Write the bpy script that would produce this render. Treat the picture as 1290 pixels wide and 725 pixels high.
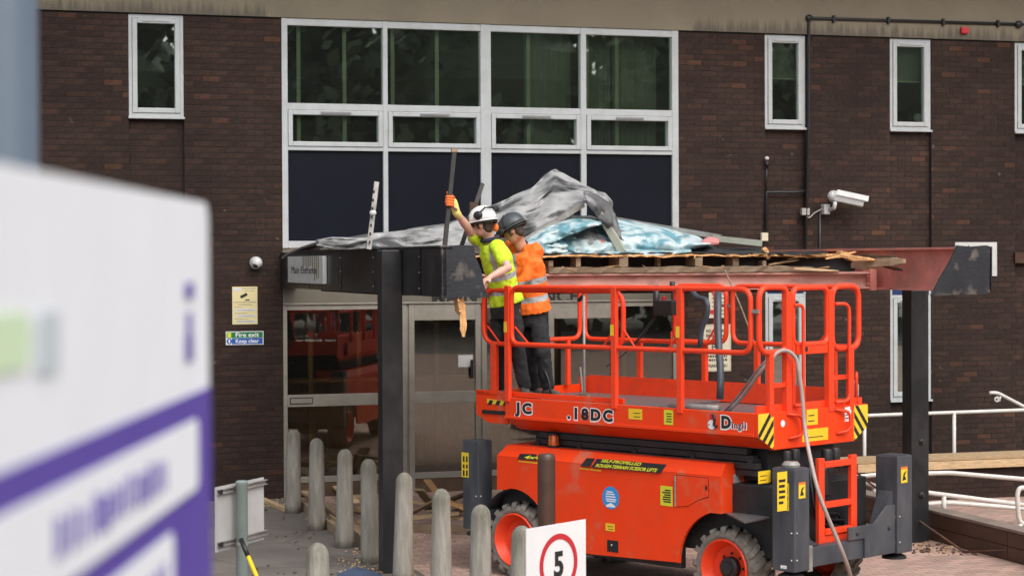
import bpy, bmesh, math, random
from mathutils import Vector, Matrix, noise

for o in list(bpy.data.objects):
    bpy.data.objects.remove(o)
scene = bpy.context.scene
COL = scene.collection
random.seed(7)
R = math.radians

# ------------------------------------------------------------------ camera
FPX, CX, CY, EYE = 2501.0, 645.0, 362.5, 3.05
_p, _r = math.atan(33.0 / FPX), 0.00434
FW = Vector((0, math.cos(_p), -math.sin(_p)))
_u0 = Vector((0, math.sin(_p), math.cos(_p)))
_x0 = Vector((1, 0, 0))
RT = math.cos(_r) * _x0 - math.sin(_r) * _u0
UP = math.sin(_r) * _x0 + math.cos(_r) * _u0
CAM = Vector((0, 0, EYE))
cd = bpy.data.cameras.new('camera')
cam = bpy.data.objects.new('camera', cd)
COL.objects.link(cam)
m = Matrix((RT, UP, -FW)).transposed().to_4x4()
m.translation = CAM
cam.matrix_world = m
cd.sensor_width = 36.0
cd.lens = FPX / 1290.0 * 36.0
cd.clip_start, cd.clip_end = 0.05, 2000
cd.dof.use_dof = True
cd.dof.focus_distance = 20.0
cd.dof.aperture_fstop = 3.3
scene.camera = cam

# ------------------------------------------------------------------ sky, sun, exposure
SUN_EL, SUN_AZ = R(50), R(150)           # soft daylight from behind the photographer
w = bpy.data.worlds.new('World')
scene.world = w
w.use_nodes = True
nt = w.node_tree
bg = nt.nodes['Background']
sky = nt.nodes.new('ShaderNodeTexSky')
sky.sky_type = 'NISHITA'
sky.sun_disc = False
sky.sun_elevation, sky.sun_rotation = SUN_EL, SUN_AZ
sky.air_density, sky.dust_density, sky.ozone_density = 1.0, 4.0, 1.0
hs = nt.nodes.new('ShaderNodeHueSaturation')
hs.inputs['Saturation'].default_value = 0.42
nt.links.new(sky.outputs[0], hs.inputs['Color'])
nt.links.new(hs.outputs[0], bg.inputs[0])
bg.inputs[1].default_value = 0.14
sl = bpy.data.lights.new('sun', 'SUN')
sl.energy, sl.angle, sl.color = 1.5, R(75), (1.0, 0.965, 0.92)
so = bpy.data.objects.new('sun', sl)
COL.objects.link(so)
sd = Vector((math.sin(SUN_AZ) * math.cos(SUN_EL), math.cos(SUN_AZ) * math.cos(SUN_EL), math.sin(SUN_EL)))
so.rotation_euler = sd.to_track_quat('Z', 'Y').to_euler()
so.location = (0, 0, 30)
vs = scene.view_settings
vs.view_transform, vs.look, vs.gamma, vs.use_curve_mapping = 'Standard', 'None', 1.0, False
vs.exposure = 0.58

# ------------------------------------------------------------------ pixel -> place helpers
def ray(u, v):
    return FW + RT * ((u - CX) / FPX) - UP * ((v - CY) / FPX)
def ground(u, v, z=0.0):
    r = ray(u, v)
    return CAM + r * ((z - EYE) / r.z)
def onplane(u, v, p0, n):
    r = ray(u, v)
    return CAM + r * ((p0 - CAM).dot(n) / r.dot(n))
def W(u, v, Y):                           # point on that ray at distance Y along the view
    r = ray(u, v)
    return CAM + r * (Y / r.y)
FA = R(17.2)
F0 = ground(335, 628)
FR = Matrix.Translation(F0) @ Matrix.Rotation(FA, 4, 'Z')      # facade frame: x along wall, -y outwards
FRI = FR.inverted()
FN = Vector((math.sin(FA), -math.cos(FA), 0))
def fac(u, v, d=0.0):                     # pixel -> (s, z) on the plane d metres in front of the facade
    q = FRI @ onplane(u, v, F0 + FN * d, FN)
    return q.x, q.z
def fp(s, d, z):
    return FR @ Vector((s, -d, z))
LA = math.atan(2535.0 / FPX)
LC = W(955, 522, 17.0)
LF = Matrix.Translation((LC.x, LC.y, 0)) @ Matrix.Rotation(math.pi / 2 - LA, 4, 'Z')   # lift frame: x across, y along, z up
LFI = LF.inverted()
LX = (LF.to_3x3() @ Vector((1, 0, 0)))
LY = (LF.to_3x3() @ Vector((0, 1, 0)))
def side(u, v, b=0.0):                    # pixel -> (a, z) on the long side plane
    q = LFI @ onplane(u, v, LF @ Vector((b, 0, 0)), LX)
    return q.y, q.z
def endp(u, v, a=0.0):                    # pixel -> (b, z) on the end plane
    q = LFI @ onplane(u, v, LF @ Vector((0, a, 0)), LY)
    return q.x, q.z
def lp(b, a, z):
    return LF @ Vector((b, a, z))

# ------------------------------------------------------------------ materials
def pm(name, base, rough=0.6, metal=0.0, var=0.18, scale=6.0, bump=0.0, bscale=60.0, dirt=None, dirt_amt=0.0,
       dscale=2.5, stretch=None, spec=0.5, rand=0.0, coat=0.0, alt=None, alt_lo=0.45, alt_hi=0.6):
    mt = bpy.data.materials.new(name)
    mt.use_nodes = True
    n, l = mt.node_tree.nodes, mt.node_tree.links
    b = n['Principled BSDF']
    b.inputs['Roughness'].default_value = rough
    b.inputs['Metallic'].default_value = metal
    b.inputs['Specular IOR Level'].default_value = spec
    b.inputs['Coat Weight'].default_value = coat
    tc = n.new('ShaderNodeTexCoord')
    src = tc.outputs['Object']
    if stretch:
        mp = n.new('ShaderNodeMapping')
        mp.inputs['Scale'].default_value = stretch
        l.new(src, mp.inputs['Vector'])
        src = mp.outputs[0]
    nz = n.new('ShaderNodeTexNoise')
    nz.inputs['Scale'].default_value = scale
    nz.inputs['Detail'].default_value = 6
    nz.inputs['Roughness'].default_value = 0.62
    l.new(src, nz.inputs['Vector'])
    rp = n.new('ShaderNodeMapRange')
    rp.inputs[1].default_value, rp.inputs[2].default_value = 0.3, 0.7
    rp.inputs[3].default_value, rp.inputs[4].default_value = 1 - var, 1 + var
    l.new(nz.outputs[0], rp.inputs[0])
    hv = n.new('ShaderNodeHueSaturation')
    hv.inputs['Color'].default_value = (*base, 1)
    l.new(rp.outputs[0], hv.inputs['Value'])
    cur = hv.outputs[0]
    if rand:
        oi = n.new('ShaderNodeObjectInfo')
        gi = n.new('ShaderNodeNewGeometry')
        ad = n.new('ShaderNodeMath'); ad.operation = 'ADD'
        l.new(oi.outputs['Random'], ad.inputs[0]); l.new(gi.outputs['Random Per Island'], ad.inputs[1])
        fr = n.new('ShaderNodeMath'); fr.operation = 'FRACT'
        l.new(ad.outputs[0], fr.inputs[0])
        mr = n.new('ShaderNodeMapRange')
        mr.inputs[3].default_value, mr.inputs[4].default_value = 1 - rand, 1 + rand
        l.new(fr.outputs[0], mr.inputs[0])
        h2 = n.new('ShaderNodeHueSaturation')
        l.new(cur, h2.inputs['Color']); l.new(mr.outputs[0], h2.inputs['Value'])
        cur = h2.outputs[0]
        mt['_rand'] = 1
    if alt:
        n3 = n.new('ShaderNodeTexNoise')
        n3.inputs['Scale'].default_value = dscale
        n3.inputs['Detail'].default_value = 5
        l.new(src, n3.inputs['Vector'])
        r3 = n.new('ShaderNodeMapRange')
        r3.inputs[1].default_value, r3.inputs[2].default_value = alt_lo, alt_hi
        l.new(n3.outputs[0], r3.inputs[0])
        mx = n.new('ShaderNodeMixRGB')
        mx.inputs[2].default_value = (*alt, 1)
        l.new(r3.outputs[0], mx.inputs[0]); l.new(cur, mx.inputs[1])
        cur = mx.outputs[0]
    if dirt:
        n2 = n.new('ShaderNodeTexNoise')
        n2.inputs['Scale'].default_value = dscale
        n2.inputs['Detail'].default_value = 8
        n2.inputs['Roughness'].default_value = 0.7
        l.new(src, n2.inputs['Vector'])
        r2 = n.new('ShaderNodeMapRange')
        r2.inputs[1].default_value, r2.inputs[2].default_value = 0.45, 0.72
        r2.inputs[4].default_value = dirt_amt
        l.new(n2.outputs[0], r2.inputs[0])
        mx = n.new('ShaderNodeMixRGB')
        mx.inputs[2].default_value = (*dirt, 1)
        l.new(r2.outputs[0], mx.inputs[0]); l.new(cur, mx.inputs[1])
        cur = mx.outputs[0]
        ra = n.new('ShaderNodeMath'); ra.operation = 'MULTIPLY_ADD'
        ra.inputs[1].default_value = 0.35; ra.inputs[2].default_value = rough
        ra.use_clamp = True
        l.new(r2.outputs[0], ra.inputs[0]); l.new(ra.outputs[0], b.inputs['Roughness'])
    l.new(cur, b.inputs['Base Color'])
    if bump:
        nb = n.new('ShaderNodeTexNoise')
        nb.inputs['Scale'].default_value = bscale
        nb.inputs['Detail'].default_value = 5
        l.new(src, nb.inputs['Vector'])
        bp = n.new('ShaderNodeBump')
        bp.inputs['Strength'].default_value = min(1.0, bump)
        bp.inputs['Distance'].default_value = 0.01
        l.new(nb.outputs[0], bp.inputs['Height'])
        l.new(bp.outputs[0], b.inputs['Normal'])
    return mt

def glass(name, refl, tint, rough=0.0, dirt=0.02):
    mt = bpy.data.materials.new(name); mt.use_nodes = True
    n, l = mt.node_tree.nodes, mt.node_tree.links
    n.remove(n['Principled BSDF'])
    out = n['Material Output']
    tr = n.new('ShaderNodeBsdfTransparent'); tr.inputs[0].default_value = (*tint, 1)
    gl = n.new('ShaderNodeBsdfGlossy'); gl.inputs['Roughness'].default_value = rough
    gl.inputs[0].default_value = (0.95, 1.0, 0.97, 1)
    lw = n.new('ShaderNodeFresnel'); lw.inputs['IOR'].default_value = 1.5
    ma = n.new('ShaderNodeMath'); ma.operation = 'ADD'; ma.use_clamp = True
    ma.inputs[1].default_value = refl
    l.new(lw.outputs[0], ma.inputs[0])
    # old panes are never quite flat: slow waviness
    tc = n.new('ShaderNodeTexCoord'); nz = n.new('ShaderNodeTexNoise'); nz.inputs['Scale'].default_value = 1.3
    l.new(tc.outputs['Object'], nz.inputs['Vector'])
    bp = n.new('ShaderNodeBump'); bp.inputs['Strength'].default_value = 0.02; bp.inputs['Distance'].default_value = 0.02
    l.new(nz.outputs[0], bp.inputs['Height']); l.new(bp.outputs[0], gl.inputs['Normal'])
    mx = n.new('ShaderNodeMixShader')
    l.new(ma.outputs[0], mx.inputs[0]); l.new(tr.outputs[0], mx.inputs[1]); l.new(gl.outputs[0], mx.inputs[2])
    df = n.new('ShaderNodeBsdfDiffuse'); df.inputs[0].default_value = (0.35, 0.35, 0.33, 1)
    m2 = n.new('ShaderNodeMixShader'); m2.inputs[0].default_value = dirt
    l.new(mx.outputs[0], m2.inputs[1]); l.new(df.outputs[0], m2.inputs[2])
    l.new(m2.outputs[0], out.inputs[0])
    return mt

M = {}
M['mortar'] = pm('mortar', (0.020, 0.016, 0.014), 0.95, var=0.3, scale=3, bump=0.4)
M['white_frame'] = pm('white_upvc', (0.44, 0.465, 0.47), 0.35, var=0.06, scale=5, dirt=(0.25, 0.25, 0.22), dirt_amt=0.35, dscale=3)
M['beige_frame'] = pm('beige_frame', (0.27, 0.25, 0.21), 0.5, var=0.1, dirt=(0.12, 0.10, 0.08), dirt_amt=0.4)
M['beige_board'] = pm('beige_board', (0.125, 0.112, 0.086), 0.65, var=0.1, scale=2, dirt=(0.10, 0.085, 0.06), dirt_amt=0.4, dscale=1.5)
M['grey_trim'] = pm('grey_trim', (0.2, 0.2, 0.2), 0.6)
M['spandrel'] = pm('spandrel_panel', (0.009, 0.0105, 0.016), 0.25, var=0.12, scale=1.5, spec=0.25)
M['blue_panel'] = pm('blue_panel', (0.012, 0.03, 0.11), 0.4, var=0.1)
M['glass_up'] = glass('window_glass', 0.24, (0.78, 0.86, 0.80), rough=0.012)
M['glass_low'] = glass('entrance_glass', 0.085, (0.80, 0.76, 0.68), rough=0.008, dirt=0.012)
M['interior'] = pm('interior_wall', (0.26, 0.17, 0.10), 0.8)
M['interior_dark'] = pm('interior_dark', (0.035, 0.028, 0.022), 0.9)
M['interior_wood'] = pm('interior_wood', (0.42, 0.27, 0.12), 0.6, stretch=(8, 8, 1))
M['blind'] = pm('blind_fabric', (0.62, 0.66, 0.44), 0.8, var=0.1)
M['curtain'] = pm('curtain_fabric', (0.25, 0.26, 0.19), 0.9, var=0.2, scale=3)
M['black_paint'] = pm('black_paint', (0.012, 0.013, 0.015), 0.36, var=0.3, scale=3, dirt=(0.055, 0.05, 0.045), dirt_amt=0.4, dscale=2.2, bump=0.25, bscale=3.5, stretch=(1.5, 1.5, 0.8))
M['black_worn'] = pm('black_paint_worn', (0.02, 0.022, 0.027), 0.4, var=0.3, scale=4, alt=(0.15, 0.13, 0.11), alt_lo=0.56, alt_hi=0.70, dscale=5, bump=0.35, bscale=30)
M['red_oxide'] = pm('red_oxide_steel', (0.62, 0.235, 0.19), 0.55, var=0.2, scale=4, alt=(0.45, 0.23, 0.18), alt_lo=0.5, alt_hi=0.7, dscale=3, bump=0.15)
M['red_oxide_pale'] = pm('faded_red_oxide', (0.56, 0.30, 0.25), 0.65, var=0.2, scale=3, alt=(0.36, 0.20, 0.16), alt_lo=0.5, alt_hi=0.68, dscale=4, bump=0.15, stretch=(1, 1, 2))
M['timber'] = pm('pale_timber', (0.46, 0.32, 0.18), 0.75, var=0.25, scale=5, stretch=(1.5, 9, 9), bump=0.3, bscale=25, rand=0.25)
M['timber_old'] = pm('weathered_timber', (0.27, 0.19, 0.12), 0.8, var=0.3, scale=5, stretch=(1.2, 9, 9), bump=0.4, bscale=25, rand=0.3)
M['timber_split'] = pm('split_timber', (0.62, 0.34, 0.14), 0.8, var=0.3, scale=10, stretch=(6, 6, 1.5), bump=0.6, bscale=40, rand=0.25)
M['timber_dark'] = pm('dark_timber', (0.10, 0.06, 0.035), 0.8, var=0.3, bump=0.3, rand=0.3)
M['concrete'] = pm('bollard_concrete', (0.315, 0.295, 0.255), 0.9, var=0.2, scale=9, stretch=(3.0, 3.0, 0.5), dirt=(0.13, 0.125, 0.09), dirt_amt=0.62, dscale=3.0, bump=0.9, bscale=45, rand=0.12)
M['brown_post'] = pm('brown_post_paint', (0.062, 0.028, 0.017), 0.4, var=0.25, scale=5, dirt=(0.10, 0.07, 0.05), dirt_amt=0.25)
M['lift_orange'] = pm('lift_orange_paint', (0.82, 0.052, 0.006), 0.42, var=0.05, scale=2.5, dirt=(0.50, 0.09, 0.035), dirt_amt=0.35, dscale=3, spec=0.28, alt=(0.60, 0.17, 0.10), alt_lo=0.58, alt_hi=0.72)
M['lift_rail'] = pm('rail_red_orange', (0.84, 0.055, 0.012), 0.42, var=0.08, scale=8, dirt=(0.42, 0.06, 0.03), dirt_amt=0.35, dscale=7, spec=0.4)
M['lift_grey'] = pm('lift_slate_paint', (0.05, 0.056, 0.068), 0.42, var=0.15, scale=3, dirt=(0.14, 0.13, 0.12), dirt_amt=0.35, dscale=3, stretch=(2, 2, 0.6))
M['lift_black'] = pm('lift_black_metal', (0.012, 0.013, 0.015), 0.5, var=0.3, scale=5, dirt=(0.05, 0.045, 0.04), dirt_amt=0.5)
M['rubber'] = pm('tyre_rubber', (0.16, 0.145, 0.125), 0.9, var=0.2, scale=9, dirt=(0.27, 0.24, 0.20), dirt_amt=0.8, dscale=4, bump=0.4)
M['black_plastic'] = pm('black_plastic', (0.012, 0.012, 0.013), 0.45, var=0.2)
M['steel'] = pm('bare_steel', (0.42, 0.42, 0.41), 0.4, metal=0.7, var=0.2, dirt=(0.1, 0.06, 0.04), dirt_amt=0.5, dscale=9)
M['chequer'] = pm('chequer_plate', (0.23, 0.23, 0.23), 0.42, metal=0.6, var=0.3, scale=20, bump=0.5, bscale=45)
M['rust'] = pm('rusty_steel', (0.075, 0.045, 0.032), 0.8, metal=0.2, var=0.4, scale=14, alt=(0.20, 0.07, 0.035), alt_lo=0.5, alt_hi=0.65, dscale=8)
M['dark_steel'] = pm('dark_steel', (0.035, 0.033, 0.03), 0.6, metal=0.3, var=0.3, scale=12)
M['galv'] = pm('galvanised_strip', (0.30, 0.29, 0.27), 0.55, metal=0.3, var=0.25, dirt=(0.12, 0.07, 0.05), dirt_amt=0.5, dscale=8)
M['amber'] = pm('amber_lens', (0.62, 0.13, 0.02), 0.2, var=0.2, scale=20)
M['yellow'] = pm('sticker_yellow', (0.78, 0.52, 0.02), 0.5, var=0.05)
M['hazard_yellow'] = pm('hazard_yellow', (0.74, 0.54, 0.03), 0.5, var=0.06)
M['lime'] = pm('sticker_lime', (0.62, 0.62, 0.03), 0.5, var=0.05)
M['ink'] = pm('black_ink', (0.012, 0.012, 0.012), 0.5, var=0.05)
M['white_ink'] = pm('white_ink', (0.78, 0.78, 0.78), 0.5, var=0.03)
M['red_ink'] = pm('red_ink', (0.50, 0.02, 0.03), 0.5, var=0.04)
M['crimson'] = pm('crimson_ink', (0.65, 0.01, 0.06), 0.5, var=0.04)
M['sky_ink'] = pm('sky_blue_ink', (0.03, 0.27, 0.66), 0.5, var=0.04)
M['blue_ink'] = pm('blue_ink', (0.02, 0.10, 0.38), 0.5, var=0.04)
M['green_ink'] = pm('green_ink', (0.01, 0.17, 0.06), 0.5, var=0.04)
M['cream'] = pm('cream_notice', (0.64, 0.56, 0.30), 0.5, var=0.05)
M['cream_pale'] = pm('pale_notice', (0.60, 0.54, 0.40), 0.5, var=0.05)
M['pale_blue_label'] = pm('pale_blue_label', (0.55, 0.56, 0.60), 0.5, var=0.05)
M['white_plastic'] = pm('white_plastic', (0.55, 0.55, 0.54), 0.4, var=0.05, dirt=(0.3, 0.28, 0.25), dirt_amt=0.3)
M['grey_plastic'] = pm('grey_plastic', (0.33, 0.32, 0.30), 0.55, var=0.1)
M['rail_white'] = pm('white_handrail', (0.64, 0.62, 0.58), 0.45, var=0.08, dirt=(0.28, 0.22, 0.17), dirt_amt=0.5, dscale=6)
M['board_face'] = pm('sign_face_white', (0.74, 0.74, 0.74), 0.4, var=0.04)
M['board_back'] = pm('sign_back_grey', (0.42, 0.42, 0.41), 0.5, var=0.1, scale=2, dirt=(0.25, 0.24, 0.22), dirt_amt=0.4)
M['post_green'] = pm('grey_green_post', (0.21, 0.255, 0.235), 0.45, var=0.08, dirt=(0.14, 0.14, 0.12), dirt_amt=0.4)
M['tool_yellow'] = pm('tool_yellow', (0.78, 0.58, 0.02), 0.45, var=0.06)
M['sign_white'] = pm('matt_white_panel', (0.86, 0.89, 0.92), 0.9, var=0.02, spec=0.1)
M['sign_purple'] = pm('purple_panel', (0.125, 0.085, 0.38), 0.9, var=0.03, spec=0.1)
M['sign_green'] = pm('leaf_green_panel', (0.66, 0.82, 0.56), 0.9, var=0.03, spec=0.1)
M['sign_greyteal'] = pm('grey_teal_panel', (0.58, 0.65, 0.68), 0.9, var=0.03, spec=0.1)
M['lamp_post'] = pm('blue_grey_post', (0.11, 0.145, 0.19), 0.4, var=0.06)
M['membrane'] = pm('grey_roof_membrane', (0.31, 0.31, 0.307), 0.8, var=0.15, scale=5, alt=(0.06, 0.06, 0.063), alt_lo=0.47, alt_hi=0.62, dirt=(0.05, 0.05, 0.05), dirt_amt=0.9, dscale=2.2, bump=0.25, bscale=9, stretch=(1, 1, 1.4))
M['bitumen'] = pm('black_bitumen', (0.016, 0.016, 0.018), 0.7, var=0.3, bump=0.4)
M['foil'] = pm('blue_foil', (0.12, 0.28, 0.33), 0.4, var=0.25, scale=4, alt=(0.46, 0.55, 0.56), alt_lo=0.42, alt_hi=0.54, dscale=6, bump=0.4, bscale=10)
M['pink_foam'] = pm('pink_foam', (0.52, 0.20, 0.19), 0.8, var=0.2)
M['flashing'] = pm('pale_green_flashing', (0.36, 0.38, 0.31), 0.5, var=0.15, dirt=(0.12, 0.12, 0.10), dirt_amt=0.5)
M['skin'] = pm('skin', (0.60, 0.36, 0.27), 0.5, var=0.10, scale=14)
M['skin_tan'] = pm('skin_tan', (0.50, 0.26, 0.18), 0.5, var=0.10, scale=14)
M['hair'] = pm('brown_hair', (0.045, 0.026, 0.018), 0.6, var=0.4, scale=60, stretch=(1, 1, 0.15))
M['helmet_white'] = pm('helmet_white', (0.74, 0.74, 0.73), 0.3, var=0.04)
M['helmet_grey'] = pm('helmet_grey', (0.055, 0.062, 0.068), 0.35, var=0.1)
M['trouser'] = pm('black_trousers', (0.016, 0.016, 0.018), 0.9, var=0.35, scale=9, bump=0.5, bscale=22)
M['boot'] = pm('boot_suede', (0.08, 0.07, 0.06), 0.8, var=0.2)
M['sock'] = pm('pale_sock', (0.5, 0.5, 0.5), 0.9)
M['glove_orange'] = pm('glove_orange', (0.72, 0.16, 0.03), 0.7, var=0.15)
M['glove_yellow'] = pm('glove_yellow', (0.75, 0.68, 0.22), 0.8, var=0.15)
M['ear_orange'] = pm('ear_orange', (0.85, 0.20, 0.03), 0.5)
M['navy'] = pm('navy_collar', (0.02, 0.025, 0.045), 0.85)
M['hose'] = pm('pinkish_grey_hose', (0.38, 0.31, 0.28), 0.5, var=0.15)
M['slate_hose'] = pm('slate_tube', (0.045, 0.055, 0.07), 0.45, var=0.15)
M['bark'] = pm('bark', (0.06, 0.045, 0.03), 0.9)
M['moss'] = pm('weed_leaf', (0.05, 0.12, 0.04), 0.7)
M['blue_sheet'] = pm('blue_polythene', (0.05, 0.09, 0.17), 0.35, var=0.3)

def brick_material():
    mt = pm('brown_brick', (0.040, 0.0245, 0.0195), 0.88, var=0.22, scale=22, bump=0.5, bscale=90, spec=0.2)
    n, l = mt.node_tree.nodes, mt.node_tree.links
    b = n['Principled BSDF']
    cur = b.inputs['Base Color'].links[0].from_socket
    oi = n.new('ShaderNodeObjectInfo'); gi = n.new('ShaderNodeNewGeometry')
    ad = n.new('ShaderNodeMath'); ad.operation = 'ADD'
    l.new(oi.outputs['Random'], ad.inputs[0]); l.new(gi.outputs['Random Per Island'], ad.inputs[1])
    fr = n.new('ShaderNodeMath'); fr.operation = 'FRACT'; l.new(ad.outputs[0], fr.inputs[0])
    cr = n.new('ShaderNodeValToRGB'); e = cr.color_ramp
    e.interpolation = 'LINEAR'
    e.elements[0].position, e.elements[0].color = 0.0, (0.74, 0.73, 0.73, 1)
    e.elements[1].position, e.elements[1].color = 1.0, (1.95, 1.5, 1.2, 1)
    for ps, c in ((0.45, (0.88, 0.86, 0.86, 1)), (0.72, (1.0, 0.98, 0.97, 1)), (0.86, (1.1, 1.04, 1.0, 1)), (0.965, (1.15, 1.05, 1.0, 1))):
        k = e.elements.new(ps); k.color = c
    l.new(fr.outputs[0], cr.inputs[0])
    mu = n.new('ShaderNodeMixRGB'); mu.blend_type = 'MULTIPLY'; mu.inputs[0].default_value = 1.0
    l.new(cur, mu.inputs[1]); l.new(cr.outputs[0], mu.inputs[2])
    # weathering in broad patches over the whole wall, a few pale lime specks
    n2 = n.new('ShaderNodeTexNoise'); n2.inputs['Scale'].default_value = 0.45; n2.inputs['Detail'].default_value = 4
    l.new(gi.outputs['Position'], n2.inputs['Vector'])
    r2 = n.new('ShaderNodeMapRange'); r2.inputs[1].default_value, r2.inputs[2].default_value = 0.35, 0.68
    r2.inputs[3].default_value, r2.inputs[4].default_value = 0.78, 1.25
    l.new(n2.outputs[0], r2.inputs[0])
    h2 = n.new('ShaderNodeHueSaturation'); l.new(mu.outputs[0], h2.inputs['Color']); l.new(r2.outputs[0], h2.inputs['Value'])
    vo = n.new('ShaderNodeTexNoise'); vo.inputs['Scale'].default_value = 7; vo.inputs['Detail'].default_value = 2
    l.new(gi.outputs['Position'], vo.inputs['Vector'])
    r3 = n.new('ShaderNodeMapRange'); r3.inputs[1].default_value, r3.inputs[2].default_value = 0.735, 0.79
    r3.inputs[4].default_value = 0.5
    l.new(vo.outputs[0], r3.inputs[0])
    m3 = n.new('ShaderNodeMixRGB'); m3.inputs[2].default_value = (0.22, 0.19, 0.17, 1)
    l.new(r3.outputs[0], m3.inputs[0]); l.new(h2.outputs[0], m3.inputs[1])
    l.new(m3.outputs[0], b.inputs['Base Color'])
    return mt
M['brick'] = brick_material()
def add_cap_stain(mt):
    n, l = mt.node_tree.nodes, mt.node_tree.links
    b = n['Principled BSDF']; cur = b.inputs['Base Color'].links[0].from_socket
    tc = n.new('ShaderNodeTexCoord'); sp = n.new('ShaderNodeSeparateXYZ'); l.new(tc.outputs['Object'], sp.inputs[0])
    oi = n.new('ShaderNodeObjectInfo')
    mp = n.new('ShaderNodeMapping'); mp.inputs['Scale'].default_value = (22, 22, 1.6); l.new(tc.outputs['Object'], mp.inputs[0]); l.new(oi.outputs['Location'], mp.inputs['Location'])
    nz = n.new('ShaderNodeTexNoise'); nz.inputs['Scale'].default_value = 1.0; nz.inputs['Detail'].default_value = 4; l.new(mp.outputs[0], nz.inputs['Vector'])
    zr = n.new('ShaderNodeMapRange'); zr.inputs[1].default_value, zr.inputs[2].default_value = 0.55, 1.02; zr.inputs[3].default_value, zr.inputs[4].default_value = -0.25, 0.42
    l.new(sp.outputs[2], zr.inputs[0])
    ad = n.new('ShaderNodeMath'); ad.operation = 'ADD'; l.new(zr.outputs[0], ad.inputs[0]); l.new(nz.outputs[0], ad.inputs[1])
    st = n.new('ShaderNodeMapRange'); st.inputs[1].default_value, st.inputs[2].default_value = 0.52, 0.95; st.inputs[4].default_value = 0.72; l.new(ad.outputs[0], st.inputs[0])
    mx = n.new('ShaderNodeMixRGB'); mx.inputs[2].default_value = (0.12, 0.115, 0.085, 1); l.new(st.outputs[0], mx.inputs[0]); l.new(cur, mx.inputs[1])
    # splash dirt near the foot
    zf = n.new('ShaderNodeMapRange'); zf.inputs[1].default_value, zf.inputs[2].default_value = 0.0, 0.22; zf.inputs[3].default_value, zf.inputs[4].default_value = 0.35, -0.2; l.new(sp.outputs[2], zf.inputs[0])
    a2 = n.new('ShaderNodeMath'); a2.operation = 'ADD'; l.new(zf.outputs[0], a2.inputs[0]); l.new(nz.outputs[0], a2.inputs[1])
    s2 = n.new('ShaderNodeMapRange'); s2.inputs[1].default_value, s2.inputs[2].default_value = 0.5, 0.9; s2.inputs[4].default_value = 0.6; l.new(a2.outputs[0], s2.inputs[0])
    m2 = n.new('ShaderNodeMixRGB'); m2.inputs[2].default_value = (0.14, 0.12, 0.09, 1); l.new(s2.outputs[0], m2.inputs[0]); l.new(mx.outputs[0], m2.inputs[1]); l.new(m2.outputs[0], b.inputs['Base Color'])
add_cap_stain(M['concrete'])

def band_material():                        # rendered concrete band: weather streaks running up from its lower edge
    mt = pm('render_band', (0.205, 0.175, 0.125), 0.85, var=0.08, scale=1.2, dirt=(0.12, 0.10, 0.075), dirt_amt=0.35, dscale=0.7, bump=0.2)
    n, l = mt.node_tree.nodes, mt.node_tree.links
    b = n['Principled BSDF']
    cur = b.inputs['Base Color'].links[0].from_socket
    tc = n.new('ShaderNodeTexCoord'); sp = n.new('ShaderNodeSeparateXYZ')
    l.new(tc.outputs['Object'], sp.inputs[0])
    mp = n.new('ShaderNodeMapping'); mp.inputs['Scale'].default_value = (19, 1, 0.7)
    l.new(tc.outputs['Object'], mp.inputs[0])
    nz = n.new('ShaderNodeTexNoise'); nz.inputs['Scale'].default_value = 1.0; nz.inputs['Detail'].default_value = 2
    l.new(mp.outputs[0], nz.inputs['Vector'])
    zr = n.new('ShaderNodeMapRange'); zr.inputs[1].default_value, zr.inputs[2].default_value = 6.19, 6.48
    zr.inputs[3].default_value, zr.inputs[4].default_value = 0.62, 0.0
    l.new(sp.outputs[2], zr.inputs[0])
    ad = n.new('ShaderNodeMath'); ad.operation = 'ADD'; l.new(zr.outputs[0], ad.inputs[0]); l.new(nz.outputs[0], ad.inputs[1])
    st = n.new('ShaderNodeMapRange'); st.inputs[1].default_value, st.inputs[2].default_value = 0.72, 1.02
    st.inputs[4].default_value = 0.6
    l.new(ad.outputs[0], st.inputs[0])
    # streaks only over the brick piers, not over the window head
    gx = n.new('ShaderNodeMath'); gx.operation = 'COMPARE'; gx.inputs[1].default_value = 3.0; gx.inputs[2].default_value = 2.95
    l.new(sp.outputs[0], gx.inputs[0])
    iv = n.new('ShaderNodeMath'); iv.operation = 'SUBTRACT'; iv.inputs[0].default_value = 1.0; l.new(gx.outputs[0], iv.inputs[1])
    mu = n.new('ShaderNodeMath'); mu.operation = 'MULTIPLY'; l.new(st.outputs[0], mu.inputs[0]); l.new(iv.outputs[0], mu.inputs[1])
    mx = n.new('ShaderNodeMixRGB'); mx.inputs[2].default_value = (0.05, 0.045, 0.04, 1)
    l.new(mu.outputs[0], mx.inputs[0]); l.new(cur, mx.inputs[1]); l.new(mx.outputs[0], b.inputs['Base Color'])
    return mt
M['band'] = band_material()

# ------------------------------------------------------------------ mesh helpers
def tag(o, label=None, cat=None, group=None, kind=None):
    if label: o['label'] = label
    if cat: o['category'] = cat
    if group: o['group'] = group
    if kind: o['kind'] = kind
    return o
WM = {}                                    # world matrices kept by name (no depsgraph update needed)
def thing(name, mat4, label, cat, group=None):
    o = bpy.data.objects.new(name, None)
    COL.objects.link(o)
    o.empty_display_size = 0.2
    o.matrix_world = mat4
    WM[o.name] = mat4.copy()
    return tag(o, label, cat, group)
def at(p, rz=0.0):
    return Matrix.Translation(p) @ Matrix.Rotation(rz, 4, 'Z')

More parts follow.
